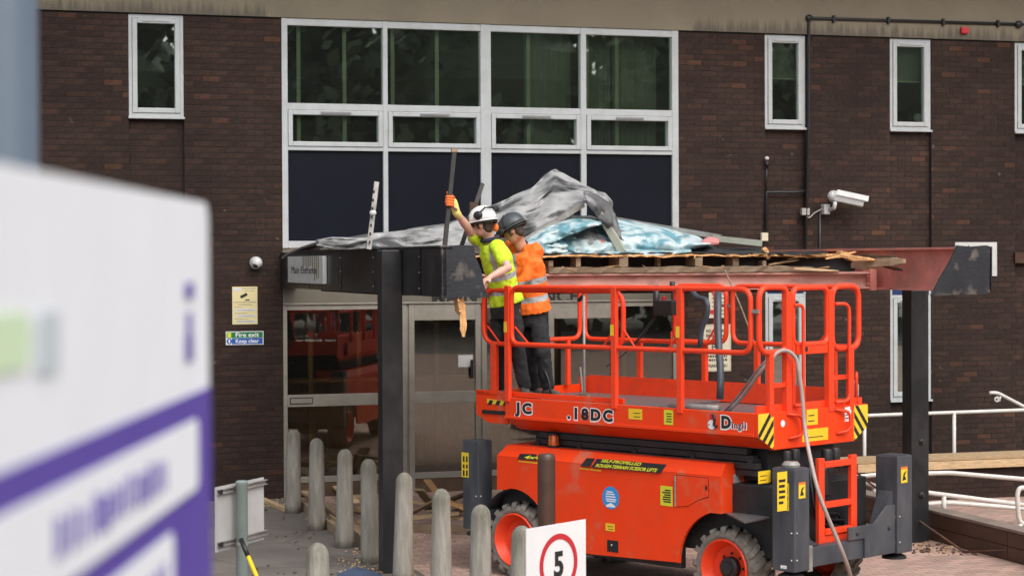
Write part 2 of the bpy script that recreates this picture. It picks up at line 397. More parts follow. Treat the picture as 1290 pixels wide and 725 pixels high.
class MB:
    def __init__(s): s.v, s.f, s.mi, s.cur = [], [], [], 0
    def add(s, vs, fs):
        k = len(s.v); s.v += [Vector(x) for x in vs]
        for f in fs:
            s.f.append([i + k for i in f]); s.mi.append(s.cur)
        return s
    def box(s, fr, x0, x1, y0, y1, z0, z1):
        c = [(x0, y0, z0), (x1, y0, z0), (x1, y1, z0), (x0, y1, z0), (x0, y0, z1), (x1, y0, z1), (x1, y1, z1), (x0, y1, z1)]
        return s.add([fr @ Vector(p) for p in c], [(0, 3, 2, 1), (4, 5, 6, 7), (0, 1, 5, 4), (1, 2, 6, 5), (2, 3, 7, 6), (3, 0, 4, 7)])
    def bar(s, p, q, w, h, upv=Vector((0, 0, 1)), taper=1.0):   # rectangular bar from p to q
        p, q = Vector(p), Vector(q)
        d = (q - p).normalized()
        x = d.cross(upv)
        if x.length < 1e-4: x = d.cross(Vector((1, 0, 0)))
        x.normalize(); y = x.cross(d)
        vs = []
        for c, k in ((p, 1.0), (q, taper)):
            for a, b in ((-1, -1), (1, -1), (1, 1), (-1, 1)):
                vs.append(c + x * (a * w * k / 2) + y * (b * h * k / 2))
        return s.add(vs, [(0, 3, 2, 1), (4, 5, 6, 7), (0, 1, 5, 4), (1, 2, 6, 5), (2, 3, 7, 6), (3, 0, 4, 7)])
    def prism(s, pts, ext):                 # polygon (world points) extruded by a vector
        n = len(pts); ext = Vector(ext)
        vs = [Vector(p) for p in pts] + [Vector(p) + ext for p in pts]
        return s.add(vs, [tuple(range(n))[::-1], tuple(range(n, 2 * n))] + [(i, (i + 1) % n, (i + 1) % n + n, i + n) for i in range(n)])
    def tube(s, pts, r, n=10, cap=True, closed=False):
        pts = [Vector(p) for p in pts]
        m_ = len(pts); rs = r if isinstance(r, (list, tuple)) else [r] * m_
        ref = None; rings = []
        for i, p in enumerate(pts):
            if closed: d = (pts[(i + 1) % m_] - pts[i - 1])
            else: d = pts[min(i + 1, m_ - 1)] - pts[max(i - 1, 0)]
            d.normalize()
            if ref is None:
                ref = d.orthogonal().normalized()
            ref = (ref - d * ref.dot(d)).normalized()
            bi = d.cross(ref)
            rings.append([p + (ref * math.cos(2 * math.pi * k / n) + bi * math.sin(2 * math.pi * k / n)) * rs[i] for k in range(n)])
        vs = [q for rg in rings for q in rg]; fs = []
        for i in range(m_ if closed else m_ - 1):
            a, b = i * n, ((i + 1) % m_) * n
            for k in range(n):
                fs.append((a + k, a + (k + 1) % n, b + (k + 1) % n, b + k))
        if cap and not closed:
            fs.append(tuple(range(n))[::-1]); fs.append(tuple(range((m_ - 1) * n, m_ * n)))
        return s.add(vs, fs)
    def lathe(s, fr, prof, n=20, cap=True):  # prof [(r, z)] about the frame's z
        vs = []; fs = []
        for r, z in prof:
            vs += [fr @ Vector((r * math.cos(2 * math.pi * k / n), r * math.sin(2 * math.pi * k / n), z)) for k in range(n)]
        for i in range(len(prof) - 1):
            for k in range(n):
                fs.append((i * n + k, i * n + (k + 1) % n, (i + 1) * n + (k + 1) % n, (i + 1) * n + k))
        if cap:
            fs.append(tuple(range(n))[::-1]); fs.append(tuple(range((len(prof) - 1) * n, len(prof) * n)))
        return s.add(vs, fs)
    def ell(s, c, rx, ry, rz, fr=None, nu=16, nv=10):
        fr = fr or Matrix.Identity(3); c = Vector(c); vs = []; fs = []
        vs.append(c + fr @ Vector((0, 0, -rz)))
        for j in range(1, nv):
            t = -math.pi / 2 + math.pi * j / nv
            for k in range(nu):
                q = 2 * math.pi * k / nu
                vs.append(c + fr @ Vector((rx * math.cos(t) * math.cos(q), ry * math.cos(t) * math.sin(q), rz * math.sin(t))))
        vs.append(c + fr @ Vector((0, 0, rz)))
        for k in range(nu):
            fs.append((0, 1 + (k + 1) % nu, 1 + k))
            fs.append((len(vs) - 1, 1 + (nv - 2) * nu + k, 1 + (nv - 2) * nu + (k + 1) % nu))
        for j in range(nv - 2):
            for k in range(nu):
                a, b = 1 + j * nu, 1 + (j + 1) * nu
                fs.append((a + k, a + (k + 1) % nu, b + (k + 1) % nu, b + k))
        return s.add(vs, fs)
    def build(s, name, mat, parent=None, base=None, smooth=False, bevel=0.0, seg=2, auto=None):
        """parent: verts go into its frame; otherwise base (4x4) is the object's own frame"""
        o = bpy.data.objects.new(name, bpy.data.meshes.new(name))
        COL.objects.link(o)
        if parent is not None:
            mw = WM[parent.name]; o.parent = parent
            WM[o.name] = mw
        else:
            mw = base if base is not None else Matrix.Identity(4)
            o.matrix_world = mw; WM[o.name] = mw.copy()
        inv = mw.inverted()
        me = o.data
        me.from_pydata([inv @ p for p in s.v], [], s.f)
        mats = mat if isinstance(mat, (list, tuple)) else [mat]
        for q in mats: me.materials.append(q)
        if len(mats) > 1: me.polygons.foreach_set('material_index', s.mi)
        bm = bmesh.new(); bm.from_mesh(me)
        bmesh.ops.recalc_face_normals(bm, faces=bm.faces)
        bm.to_mesh(me); bm.free()
        if smooth or auto:
            me.polygons.foreach_set('use_smooth', [True] * len(me.polygons))
            if auto: me.set_sharp_from_angle(angle=R(auto))
        if bevel:
            bv = o.modifiers.new('bevel', 'BEVEL')
            bv.width, bv.segments, bv.limit_method = bevel, seg, 'ANGLE'
            bv.angle_limit = R(40)
        me.update()
        return o

def rounded(pts, r, seg=5, closed=False):
    pts = [Vector(p) for p in pts]; out = []; n = len(pts)
    for i, p in enumerate(pts):
        if not closed and i in (0, n - 1):
            out.append(p); continue
        a, b = pts[i - 1], pts[(i + 1) % n]
        da, db = (a - p), (b - p)
        k = min(r, da.length * 0.49, db.length * 0.49)
        p0, p1 = p + da.normalized() * k, p + db.normalized() * k
        for j in range(seg + 1):
            t = j / seg
            out.append(p0 * (1 - t) ** 2 + p * 2 * t * (1 - t) + p1 * t * t)
    return out

def text(body, origin, xdir, updir, height, mat, parent, name='lettering', width=None, bold=0.0, depth=0.001, slant=0.0, base=None, space=1.0):
    """flat lettering on a surface: origin is the lower left corner, height the capital height"""
    c = bpy.data.curves.new('t', 'FONT'); c.body = body; c.size = 1.0
    c.offset = bold; c.extrude = depth; c.resolution_u = 3; c.shear = slant; c.space_character = space
    to = bpy.data.objects.new('t', c)
    me = bpy.data.meshes.new_from_object(to)
    bpy.data.objects.remove(to); bpy.data.curves.remove(c)
    xs = [q.co.x for q in me.vertices]; x0, x1 = min(xs), max(xs)
    k = height / 0.70
    kx = k if width is None else width / (x1 - x0)
    xdir, updir = Vector(xdir).normalized(), Vector(updir).normalized()
    nrm = xdir.cross(updir)
    mw = WM[parent.name] if parent is not None else base
    inv = mw.inverted()
    for q in me.vertices:
        q.co = inv @ (Vector(origin) + xdir * ((q.co.x - x0) * kx) + updir * (q.co.y * k) + nrm * q.co.z)
    me.materials.clear(); me.materials.append(mat)
    me.name = name
    o = bpy.data.objects.new(name, me); COL.objects.link(o)
    if parent is not None:
        o.parent = parent
    else:
        o.matrix_world = base
    WM[o.name] = mw.copy()
    return o
# ------------------------------------------------------------------ ground
def ground_material(kind):
    if kind == 'asphalt':
        mt = pm('worn_asphalt', (0.128, 0.111, 0.098), 0.9, var=0.22, scale=1.6, dirt=(0.21, 0.185, 0.155), dirt_amt=0.5, dscale=0.9, bump=0.6, bscale=110)
        n, l = mt.node_tree.nodes, mt.node_tree.links
        b = n['Principled BSDF']; cur = b.inputs['Base Color'].links[0].from_socket
        tc = n.new('ShaderNodeTexCoord')
        vo = n.new('ShaderNodeTexVoronoi'); vo.feature = 'DISTANCE_TO_EDGE'; vo.inputs['Scale'].default_value = 0.55
        nz = n.new('ShaderNodeTexNoise'); nz.inputs['Scale'].default_value = 3; nz.inputs['Detail'].default_value = 6
        l.new(tc.outputs['Object'], nz.inputs['Vector'])
        mx0 = n.new('ShaderNodeMixRGB'); mx0.inputs[0].default_value = 0.16
        l.new(tc.outputs['Object'], mx0.inputs[1]); l.new(nz.outputs['Color'], mx0.inputs[2]); l.new(mx0.outputs[0], vo.inputs['Vector'])
        r = n.new('ShaderNodeMapRange'); r.inputs[1].default_value, r.inputs[2].default_value = 0.0, 0.018
        r.inputs[3].default_value, r.inputs[4].default_value = 0.35, 0.0
        l.new(vo.outputs[0], r.inputs[0])
        mx = n.new('ShaderNodeMixRGB'); mx.inputs[2].default_value = (0.035, 0.03, 0.028, 1)
        l.new(r.outputs[0], mx.inputs[0]); l.new(cur, mx.inputs[1]); l.new(mx.outputs[0], b.inputs['Base Color'])
        return mt
    mt = pm('block_paving', (0.36, 0.245, 0.20), 0.88, var=0.2, scale=1.8, dirt=(0.46, 0.36, 0.29), dirt_amt=0.65, dscale=1.1, bump=0.4, bscale=90)
    n, l = mt.node_tree.nodes, mt.node_tree.links
    b = n['Principled BSDF']; cur = b.inputs['Base Color'].links[0].from_socket
    tc = n.new('ShaderNodeTexCoord')
    bk = n.new('ShaderNodeTexBrick'); bk.inputs['Scale'].default_value = 1.0
    bk.inputs['Brick Width'].default_value, bk.inputs['Row Height'].default_value = 0.205, 0.103
    bk.inputs['Mortar Size'].default_value = 0.006
    bk.inputs['Color1'].default_value = (0.82, 0.82, 0.82, 1); bk.inputs['Color2'].default_value = (1.18, 1.12, 1.1, 1)
    bk.inputs['Mortar'].default_value = (0.55, 0.5, 0.48, 1)
    l.new(tc.outputs['Object'], bk.inputs['Vector'])
    mu = n.new('ShaderNodeMixRGB'); mu.blend_type = 'MULTIPLY'; mu.inputs[0].default_value = 1.0
    l.new(cur, mu.inputs[1]); l.new(bk.outputs[0], mu.inputs[2]); l.new(mu.outputs[0], b.inputs['Base Color'])
    return mt
g = MB().add([(-400, -400, 0), (400, -400, 0), (400, 400, 0), (-400, 400, 0)], [(0, 1, 2, 3)])
tag(g.build('ground', ground_material('asphalt')), kind='structure')
# block paved forecourt under the canopy and the lift, right of the bollard row
pv = MB().add([fp(0.35, 0.0, 0.005), fp(0.35, 38, 0.005), fp(30, 38, 0.005), fp(30, 0.0, 0.005)], [(0, 1, 2, 3)])
tag(pv.build('paving', ground_material('paving'), base=FR), kind='structure')

# ------------------------------------------------------------------ the building
BLD = thing('office_building', FR, 'brown brick building with white framed windows and a glazed main entrance', 'building')
ZB = 6.215                                   # underside of the rendered band
ZW0, ZW1 = 4.91, 6.20                        # upper windows
WIN_S = [(-1.72, -1.02), (7.047, 7.673), (8.987, 9.645), (11.005, 11.66)]
LOW = {1: (1.10, 2.585), 2: (1.055, 2.55), 3: (1.05, 2.55)}
SB0, SB1 = 0.235, 5.745                      # glazed centre bay
SL, SR = -7.0, 15.0
REC = 0.06
rects = []                                   # (s0, s1, z0, z1, d)
rects += [(SL, -1.72, 0, ZB, 0), (-1.72, -1.02, 0, ZW0 - 0.03, -REC), (-1.02, SB0, 0, ZB, 0)]
rects += [(SB1, 7.047, 0, ZB, 0), (7.673, 8.987, 0, ZB, 0), (9.645, 11.005, 0, ZB, 0), (11.66, SR, 0, ZB, 0)]
rects += [(WIN_S[3][0], WIN_S[3][1], 0, ZW0 - 0.03, -REC)]
for k in (1, 2):
    a, b = WIN_S[k]
    rects += [(a, b, 2.90, ZW0 - 0.03, -REC), (a, b, 0, LOW[k][0] - 0.03, -REC)]
wall = MB()
wall2 = MB()
for s0, s1, z0, z1, d in rects:
    (wall if s1 < 3 else wall2).box(FR, s0, s1, -d, -d + 0.30, z0, z1)
BW = wall.build('brick_wall', M['mortar'], BLD)
BW2 = wall2.build('brick_wall', M['mortar'], BLD)
bricks = []
rr = random.Random(3)
CH, BL, JT = 0.0755, 0.2255, 0.010
for s0, s1, z0, z1, d in rects:
    nz0 = int(math.floor(z0 / CH))
    for c in range(nz0, int(z1 / CH) + 1):
        za, zb = max(c * CH + JT, z0), min((c + 1) * CH, z1)
        if zb - za < 0.02: continue
        x = math.floor(s0 / BL - 1) * BL + (BL / 2 if c % 2 else 0) + rr.uniform(-0.004, 0.004)
        while x < s1:
            xa, xb = max(x + JT, s0 + 0.001), min(x + BL, s1 - 0.001)
            if xb - xa > 0.03: bricks.append((xa, xb, za, zb, d + 0.0025 + rr.uniform(0, 0.0025)))
            x += BL
def vis(xa, xb, za, zb):
    p = fp((xa + xb) / 2, 0, (za + zb) / 2) - CAM
    y = p.dot(FW); u, v = CX + FPX * p.dot(RT) / y, CY - FPX * p.dot(UP) / y
    return u, v, y
full = []
for i, (xa, xb, za, zb, d) in enumerate(bricks):
    if abs(xb - xa - (BL - JT)) < 1e-4 and abs(zb - za - (CH - JT)) < 1e-3 and xb < SB0:
        u, v, y = vis(xa, xb, za, zb)
        if (60 < u < 352 and 18 < v < 205 + 0.19 * (u - 40) and not v < 4) or (272 < u < 352 and v < 590):
            full.append((y, i))
full.sort()
single = set(i for _, i in full[:300])
bmesh_one = None
restb = MB(); restb2 = MB()
for i, (xa, xb, za, zb, d) in enumerate(bricks):
    if i in single:
        if bmesh_one is None:
            q = MB().box(Matrix.Identity(4), -(BL - JT) / 2, (BL - JT) / 2, -0.02, 0.0, -(CH - JT) / 2, (CH - JT) / 2)
            ob = q.build('brick', M['brick'], None, Matrix.Identity(4)); bmesh_one = ob.data
            ob.modifiers.clear()
        else:
            ob = bpy.data.objects.new('brick', bmesh_one); COL.objects.link(ob)
        ob.parent = BW
        ob.location = ((xa + xb) / 2, -d + 0.02, (za + zb) / 2)
    else:
        j = 0.001
        y0 = -d
        (restb if xb < 3 else restb2).add([FR @ Vector(p) for p in ((xa, 0.02 + y0, za), (xb, 0.02 + y0, za), (xb, 0.02 + y0, zb), (xa, 0.02 + y0, zb),
                   (xa + j, y0, za + j), (xb - j, y0, za + j), (xb - j, y0, zb - j), (xa + j, y0, zb - j))],
                  [(4, 5, 6, 7), (0, 1, 5, 4), (1, 2, 6, 5), (2, 3, 7, 6), (3, 0, 4, 7)])
rb = restb.build('brickwork', M['brick'], BW)
tag(rb, kind='stuff')
tag(restb2.build('brickwork', M['brick'], BW2), kind='stuff')
bandm = MB().box(FR, SL, SR, -0.035, 0.4, ZB, 7.948)
bandm.build('concrete_band', M['band'], BLD)
MB().box(FR, SL, SR, -1.7, 9.0, 7.95, 8.2).build('shading_roof', M['grey_trim'], BLD)  # roof out of view, its overhang added to darken the facade
# rooms behind the glass
rm = MB()
rm.box(FR, SL, SR, 6.0, 6.2, 0, 7.94)
rm.box(FR, SL, SL + 0.2, 0.3, 6.0, 0, 7.94); rm.box(FR, SR - 0.2, SR, 0.3, 6.0, 0, 7.94)
rm.build('interior_wall', M['interior_dark'], BLD)
sl_ = MB().box(FR, SL + 0.2, SR - 0.2, 0.31, 6.0, 2.95, 3.2); sl_.box(FR, SL + 0.2, SR - 0.2, 0.31, 6.0, 6.3, 6.5)
sl_.build('floor_slab', M['interior_dark'], BLD)
MB().box(FR, 6.4, 6.5, 0.31, 5.99, 0.01, 2.94).box(FR, -1.0, -0.9, 0.31, 5.99, 0.01, 2.94).build('partition', M['interior'], BLD)

def frame_rect(mb, s0, s1, z0, z1, w, d0, d1, wt=None, wb=None):
    wt, wb = wt or w, wb or w
    mb.box(FR, s0, s0 + w, -d1, -d0, z0, z1); mb.box(FR, s1 - w, s1, -d1, -d0, z0, z1)
    mb.box(FR, s0 + w, s1 - w, -d1, -d0, z1 - wt, z1); mb.box(FR, s0 + w, s1 - w, -d1, -d0, z0, z0 + wb)

def window(s0, s1, z0, z1, blind=None, top=None):
    f = MB(); frame_rect(f, s0 + 0.004, s1 - 0.004, z0, z1, 0.045, -0.10, -0.01)
    w_ = f.build('window', M['white_frame'], BLD, bevel=0.004)
    c = MB(); frame_rect(c, s0 + 0.051, s1 - 0.051, z0 + 0.047, z1 - 0.047, 0.062, -0.085, 0.006)
    c.build('casement', M['white_frame'], w_, bevel=0.006)
    MB().box(FR, s0 + 0.11, s1 - 0.11, 0.035, 0.047, z0 + 0.105, z1 - 0.105).build('pane', M['glass_up'], w_)
    MB().box(FR, s0 - 0.006, s1 + 0.006, -0.03, 0.11, z0 - 0.03, z0 - 0.002).build('sill', M['white_frame'], w_, bevel=0.004)
    MB().box(FR, (s0 + s1) / 2 - 0.17, (s0 + s1) / 2 + 0.17, -0.018, -0.0065, z1 - 0.088, z1 - 0.065).build('trickle_vent', M['white_frame'], w_, bevel=0.003)
    if blind:
        MB().box(FR, s0 + 0.08, s1 - 0.08, 0.20, 0.21, blind, z1 - 0.06).build('roller_blind', M['curtain'], w_)
        MB().box(FR, s0 + 0.08, s1 - 0.08, 0.19, 0.22, blind - 0.02, blind).build('blind_bar', M['blind'], w_)
    if top:
        MB().box(FR, s0 + 0.004, s1 - 0.004, 0.02, 0.06, z1 + 0.002, top).build('blue_panel', M['blue_panel'], w_)
        MB().box(FR, s0 - 0.0, s0 + 0.035, 0.01, 0.1, z1 + 0.002, top).build('panel_frame', M['white_frame'], w_)
        MB().box(FR, s1 - 0.035, s1, 0.01, 0.1, z1 + 0.002, top).build('panel_frame', M['white_frame'], w_)
    return w_
for k, (a, b) in enumerate(WIN_S):
    window(a, b, ZW0, ZW1, blind=(None if k == 0 else 5.62))
    if k in (1, 2):
        window(a, b, LOW[k][0], LOW[k][1], top=2.90)
tag(MB().ell(fp(9.52, -0.15, 5.09), 0.07, 0.05, 0.07).build('ornament', M['white_plastic'], BLD, smooth=True))

# tall bay window over the entrance
def s_of(u, v=100): return fac(u, v)[0]
mul = [(SB0, s_of(362)), (s_of(482), s_of(488)), (s_of(605), s_of(618)), (s_of(731), s_of(738)), (s_of(846), SB1)]
zt, z1a, z1b = 6.12, 5.115, 5.03             # head, transom under the top lights
z2a, z2b = 4.555, 4.505                       # transom over the dark panels
zbot = 3.33
cw = MB()
for a, b in mul: cw.box(FR, a, b, -0.02, 0.10, 3.24, ZB - 0.002)
for i in range(4):
    a, b = mul[i][1], mul[i + 1][0]
    cw.box(FR, a, b, -0.015, 0.10, zt, ZB - 0.002); cw.box(FR, a, b, -0.015, 0.10, z1b, z1a)
    cw.box(FR, a, b, -0.015, 0.10, z2b, z2a); cw.box(FR, a, b, -0.015, 0.10, 3.24, zbot)
CWN = cw.build('bay_window', M['white_frame'], BLD, bevel=0.004)
for i in range(4):
    a, b = mul[i][1], mul[i + 1][0]
    MB().box(FR, a, b, 0.03, 0.042, z1a, zt).build('pane', M['glass_up'], CWN)
    c = MB(); frame_rect(c, a + 0.004, b - 0.004, z2a + 0.004, z1b - 0.004, 0.06, -0.08, 0.03)
    c.build('casement', M['white_frame'], CWN, bevel=0.006)
    MB().box(FR, a + 0.064, b - 0.064, 0.03, 0.042, z2a + 0.064, z1b - 0.064).build('pane', M['glass_up'], CWN)
    MB().box(FR, (a + b) / 2 - 0.2, (a + b) / 2 + 0.2, -0.042, -0.031, z1b - 0.052, z1b - 0.022).build('trickle_vent', M['grey_trim'], CWN, bevel=0.003)
    MB().box(FR, a, b, 0.03, 0.05, zbot, z2b).build('spandrel_panel', M['spandrel'], CWN)
# blind strips and drawn curtains seen through the bay window
for u in (381, 439, 500, 556):
    s = s_of(u) - 0.05
    MB().box(FR, s, s + 0.05, 0.13, 0.14, 4.4, 6.25).build('blind_strip', M['blind'], CWN)
for u0, u1 in ((668, 727), (742, 778), (780, 836)):
    a, b = s_of(u0), s_of(u1)
    cm = MB(); k = 40; vs, fs = [], []
    for i in range(k + 1):
        s = a + (b - a) * i / k
        dd = 0.28 + 0.012 * math.sin(i * 1.35) + 0.012 * math.sin(i * 0.5)
        vs += [fp(s, -dd, 4.4), fp(s, -dd, 6.25)]
    for i in range(k): fs.append((2 * i, 2 * i + 2, 2 * i + 3, 2 * i + 1))
    cm.add(vs, fs).build('curtain', M['curtain'], CWN, smooth=True)
    MB().box(FR, a - 0.01, a + 0.04, 0.13, 0.14, 4.4, 6.25).build('blind_strip', M['blind'], CWN)

# entrance screen
EN = MB()
E_V = [(SB0 + 0.002, 0.29), (s_of(507, 440), s_of(512, 440)), (s_of(515, 440), s_of(522, 440)), (s_of(599, 440), s_of(605, 440)),
       (s_of(607, 440), s_of(613, 440)), (s_of(691, 440), s_of(698, 440)), (s_of(770, 440), s_of(776, 440)), (5.66, SB1 - 0.002)]
for a, b in E_V: EN.box(FR, a, b, -0.01, 0.07, 0.0, 2.50)
spans = [(E_V[i][1], E_V[i + 1][0]) for i in range(7)]
for i, (a, b) in enumerate(spans):
    if b - a < 0.08: EN.box(FR, a, b, 0.01, 0.05, 0.0, 2.50); continue
    EN.box(FR, a, b, -0.008, 0.06, 2.435, 2.50)
    EN.box(FR, a, b, -0.008, 0.06, 1.18, 1.335)
    EN.box(FR, a, b, -0.008, 0.06, 0.19, 0.27)
    if i in (2, 5): EN.box(FR, a, b, -0.008, 0.06, 2.28, 2.435)
ENT = EN.build('entrance_screen', M['beige_frame'], BLD, bevel=0.004)
MB().box(FR, SB0, SB1, 0.0, 0.25, 0.006, 0.188).build('plinth', M['timber_dark'], ENT)
for a, b in spans:
    if b - a < 0.08: continue
    MB().box(FR, a, b, 0.02, 0.03, 0.27, 1.18).build('pane', M['glass_low'], ENT)
    MB().box(FR, a, b, 0.02, 0.03, 1.335, 2.435).build('pane', M['glass_low'], ENT)
a, z = fac(365, 512); b, z2 = fac(394, 503)
lb = MB().box(FR, a, b, -0.012, -0.0085, 1.215, 1.30).build('letter_slot', M['ink'], ENT)
MB().box(FR, a + 0.012, b - 0.012, -0.018, -0.0125, 1.227, 1.288).build('slot_flap', M['beige_frame'], lb)
a, z = fac(592, 445); MB().box(FR, a, a + 0.04, -0.04, -0.0105, 1.5, 1.75).build('door_handle', M['black_plastic'], ENT, bevel=0.006)
a, z = fac(585, 462); MB().box(FR, a - 0.08, a + 0.12, 0.012, 0.0185, z, z + 0.16).build('notice_paper', M['white_plastic'], ENT)
# beige boards above the doors with the entrance lettering
BB = MB().box(FR, SB0 + 0.002, SB1 - 0.002, -0.004, 0.2, 2.502, 3.238).build('fascia_board', M['beige_board'], BLD)
MB().box(FR, SB0 + 0.002, SB1 - 0.002, -0.03, -0.005, 2.505, 2.525).build('drip_strip', M['beige_frame'], BLD)
s0, z0 = fac(544, 382)
text('MAIN ENTRANCE', fp(s0, 0.006, z0 + 0.0), FR.to_3x3() @ Vector((1, 0, 0)), (0, 0, 1), 0.17, M['ink'], BLD, width=2.05, bold=0.02, depth=0.002)
# things inside the lobby, as seen through the panes
it = MB()
for u in (398, 460, 560, 712, 800): 
    s = s_of(u, 440); it.box(FR, s, s + 0.06, 0.5, 0.56, 0.0, 2.9)
it.build('lobby_posts', M['interior_wood'], BLD)
MB().box(FR, 0.4, 3.9, 1.1, 1.6, 1.42, 1.47).box(FR, 0.4, 3.9, 1.55, 1.6, 0.2, 1.42).build('lobby_counter', M['interior_wood'], BLD)
MB().box(FR, 0.3, 6.3, 3.6, 3.7, 0.0, 2.9).build('lobby_wall', M['interior'], BLD)
MB().box(FR, 0.3, 6.3, 0.1, 3.6, 0.10, 0.19).build('lobby_floor', M['interior'], BLD)

# ------------------------------------------------------------------ fixtures on the wall
def fbox(u0, v0, u1, v1, d0, d1, mb=None):
    a, z1_ = fac(u0, v0, d1); b, z0_ = fac(u1, v1, d1)
    return (mb or MB()).box(FR, min(a, b), max(a, b), -d1, -d0, min(z0_, z1_), max(z0_, z1_))
def at_f(u, v, d=0.0):
    s, z = fac(u, v, d); return FR @ Matrix.Translation((s, -d, z))
def ftube(pts, r, d):                        # pixels on the wall -> tube standing d off it
    return [fp(*(lambda q: (q[0], d, q[1]))(fac(u, v, d))) for u, v in pts]
pp = MB().tube(rounded(ftube([(1013, 360), (1019, 150), (1019, 23), (1289, 31)], 0, 0.05) , 0.05), 0.022, 10)
PIPE = pp.build('cable_conduit', M['black_plastic'], base=at_f(1019, 150), smooth=True)
tag(PIPE, 'black conduit climbing the wall then turning right along the beige band', 'conduit')
for u, v in ((1050, 24.1), (1119, 26), (1188, 28.2), (1257, 30)):
    p = ftube([(u, v)], 0, 0.05)[0]
    MB().box(Matrix.Translation(p) @ Matrix.Rotation(FA, 4, 'Z'), -0.018, 0.018, -0.03, 0.05, -0.05, 0.05).build('clip', M['black_plastic'], PIPE, bevel=0.004)
p = ftube([(1019, 23)], 0, 0.05)[0]
MB().lathe(Matrix.Translation(p) @ Matrix.Rotation(FA, 4, 'Z') @ Matrix.Rotation(math.pi / 2, 4, 'X'), [(0.045, -0.03), (0.05, 0.0), (0.045, 0.03)], 14).build('elbow_box', M['black_plastic'], PIPE, smooth=True)
p = ftube([(1283, 31)], 0, 0.05)[0]
MB().lathe(Matrix.Translation(p) @ Matrix.Rotation(FA, 4, 'Z') @ Matrix.Rotation(math.pi / 2, 4, 'X'), [(0.05, -0.03), (0.055, 0.0), (0.05, 0.03)], 14).build('junction_box', M['black_plastic'], PIPE, smooth=True)
q = MB().tube(rounded(ftube([(964.5, 295), (965.5, 242), (1000, 242), (1018, 240)], 0, 0.03), 0.02), 0.02, 8)
q.tube(ftube([(965, 242), (966, 208)], 0, 0.03), 0.013, 8)
LC2 = q.build('lamp_conduit', M['black_plastic'], base=at_f(965, 242), smooth=True)
tag(LC2, 'thin black branch conduit between wall lamp and beige socket box', 'conduit')
q = MB().lathe(at_f(966, 204, 0.05), [(0.028, -0.06), (0.03, 0.0)], 12)
LMP = q.build('wall_sensor', M['black_plastic'], base=at_f(966, 204, 0.0), smooth=True)
tag(LMP, 'small dark wall sensor with white cap on top of the thin conduit', 'sensor')
MB().ell(at_f(966, 199.5, 0.05).translation, 0.032, 0.032, 0.028).build('cap', M['white_plastic'], LMP, smooth=True)
q = fbox(959.5, 293, 968, 303.5, 0.002, 0.06)
tag(q.build('socket_box', M['cream_pale'], base=at_f(964, 303), bevel=0.008), 'small beige junction box low on the wall above torn flashing', 'junction box')
q = fbox(1010.5, 262, 1020.5, 271, 0.002, 0.07)
tag(q.build('junction_box', M['grey_plastic'], base=at_f(1015, 271), bevel=0.008), 'small grey junction box left of the bullet security camera', 'junction box')
q = MB().tube(rounded(ftube([(1015, 271), (1019, 275), (1026, 268), (1038, 262)], 0, 0.05), 0.03), 0.009, 8)
tag(q.build('camera_cable', M['grey_plastic'], base=at_f(1019, 275), smooth=True), 'short sagging grey cable from junction box to security camera bracket', 'cable')
q = MB().tube(ftube([(1033, 264), (1032.5, 340)], 0, 0.025), 0.014, 8)
tag(q.build('vertical_conduit', M['slate_hose'], base=at_f(1033, 340), smooth=True), 'thin slate conduit running down below the security camera', 'conduit')
# bullet camera
SC = thing('security_camera', at_f(1044, 264), 'white bullet security camera on wall bracket pointing down right', 'camera')
fbox(1038.5, 257, 1046, 270, 0.002, 0.12).build('wall_bracket', M['white_plastic'], SC, bevel=0.01)
pA = ftube([(1045, 264)], 0, 0.10)[0]; pB = ftube([(1051, 262)], 0, 0.26)[0]; pC = ftube([(1052, 254)], 0, 0.28)[0]
MB().tube(rounded([pA, pB, pC], 0.03), 0.028, 10).build('arm', M['white_plastic'], SC, smooth=True)
h0 = ftube([(1050, 247)], 0, 0.20)[0]; h1 = ftube([(1087.5, 255)], 0, 0.34)[0]
hd = MB(); ax = (h1 - h0).normalized()
up_ = (Vector((0, 0, 1)) - ax * ax.z).normalized(); sx_ = ax.cross(up_)
prof = [(-0.075, -0.065), (0.075, -0.065), (0.09, 0.01), (0.07, 0.08), (-0.07, 0.08), (-0.09, 0.01)]
hd.prism([h0 + sx_ * x + up_ * y for x, y in prof], h1 - h0)
hd.ell(h0, 0.085, 0.08, 0.08)
hd.build('housing', M['white_plastic'], SC, bevel=0.012)
sh = MB().prism([h0 + sx_ * x + up_ * y + ax * 0.03 for x, y in ((-0.105, 0.02), (-0.078, 0.086), (0.078, 0.086), (0.105, 0.02), (0.105, 0.03), (0.08, 0.098), (-0.08, 0.098), (-0.105, 0.03))], (h1 - h0) + ax * 0.02)
sh.build('sun_shield', M['white_plastic'], SC)
MB().prism([h1 + sx_ * x * 0.82 + up_ * y * 0.82 for x, y in prof], ax * 0.004).build('lens_window', M['ink'], SC)
# dome camera
DC = thing('dome_camera', at_f(322, 331), 'round white dome security camera on brick above the yellow notice', 'camera')
c = at_f(322, 331, 0.0); RX = c.to_3x3()
MB().lathe(c @ Matrix.Rotation(math.pi / 2, 4, 'X'), [(0.082, 0.008), (0.082, 0.05), (0.07, 0.075)], 22).build('base_ring', M['white_plastic'], DC, auto=40)
MB().ell(c.translation + FN * 0.075, 0.072, 0.07, 0.07, RX).build('ball', M['white_plastic'], DC, smooth=True)
pe = c.translation + FN * 0.122 + Vector((-0.02, 0, -0.028))
MB().ell(pe, 0.034, 0.024, 0.034, RX).build('lens', M['ink'], DC, smooth=True)
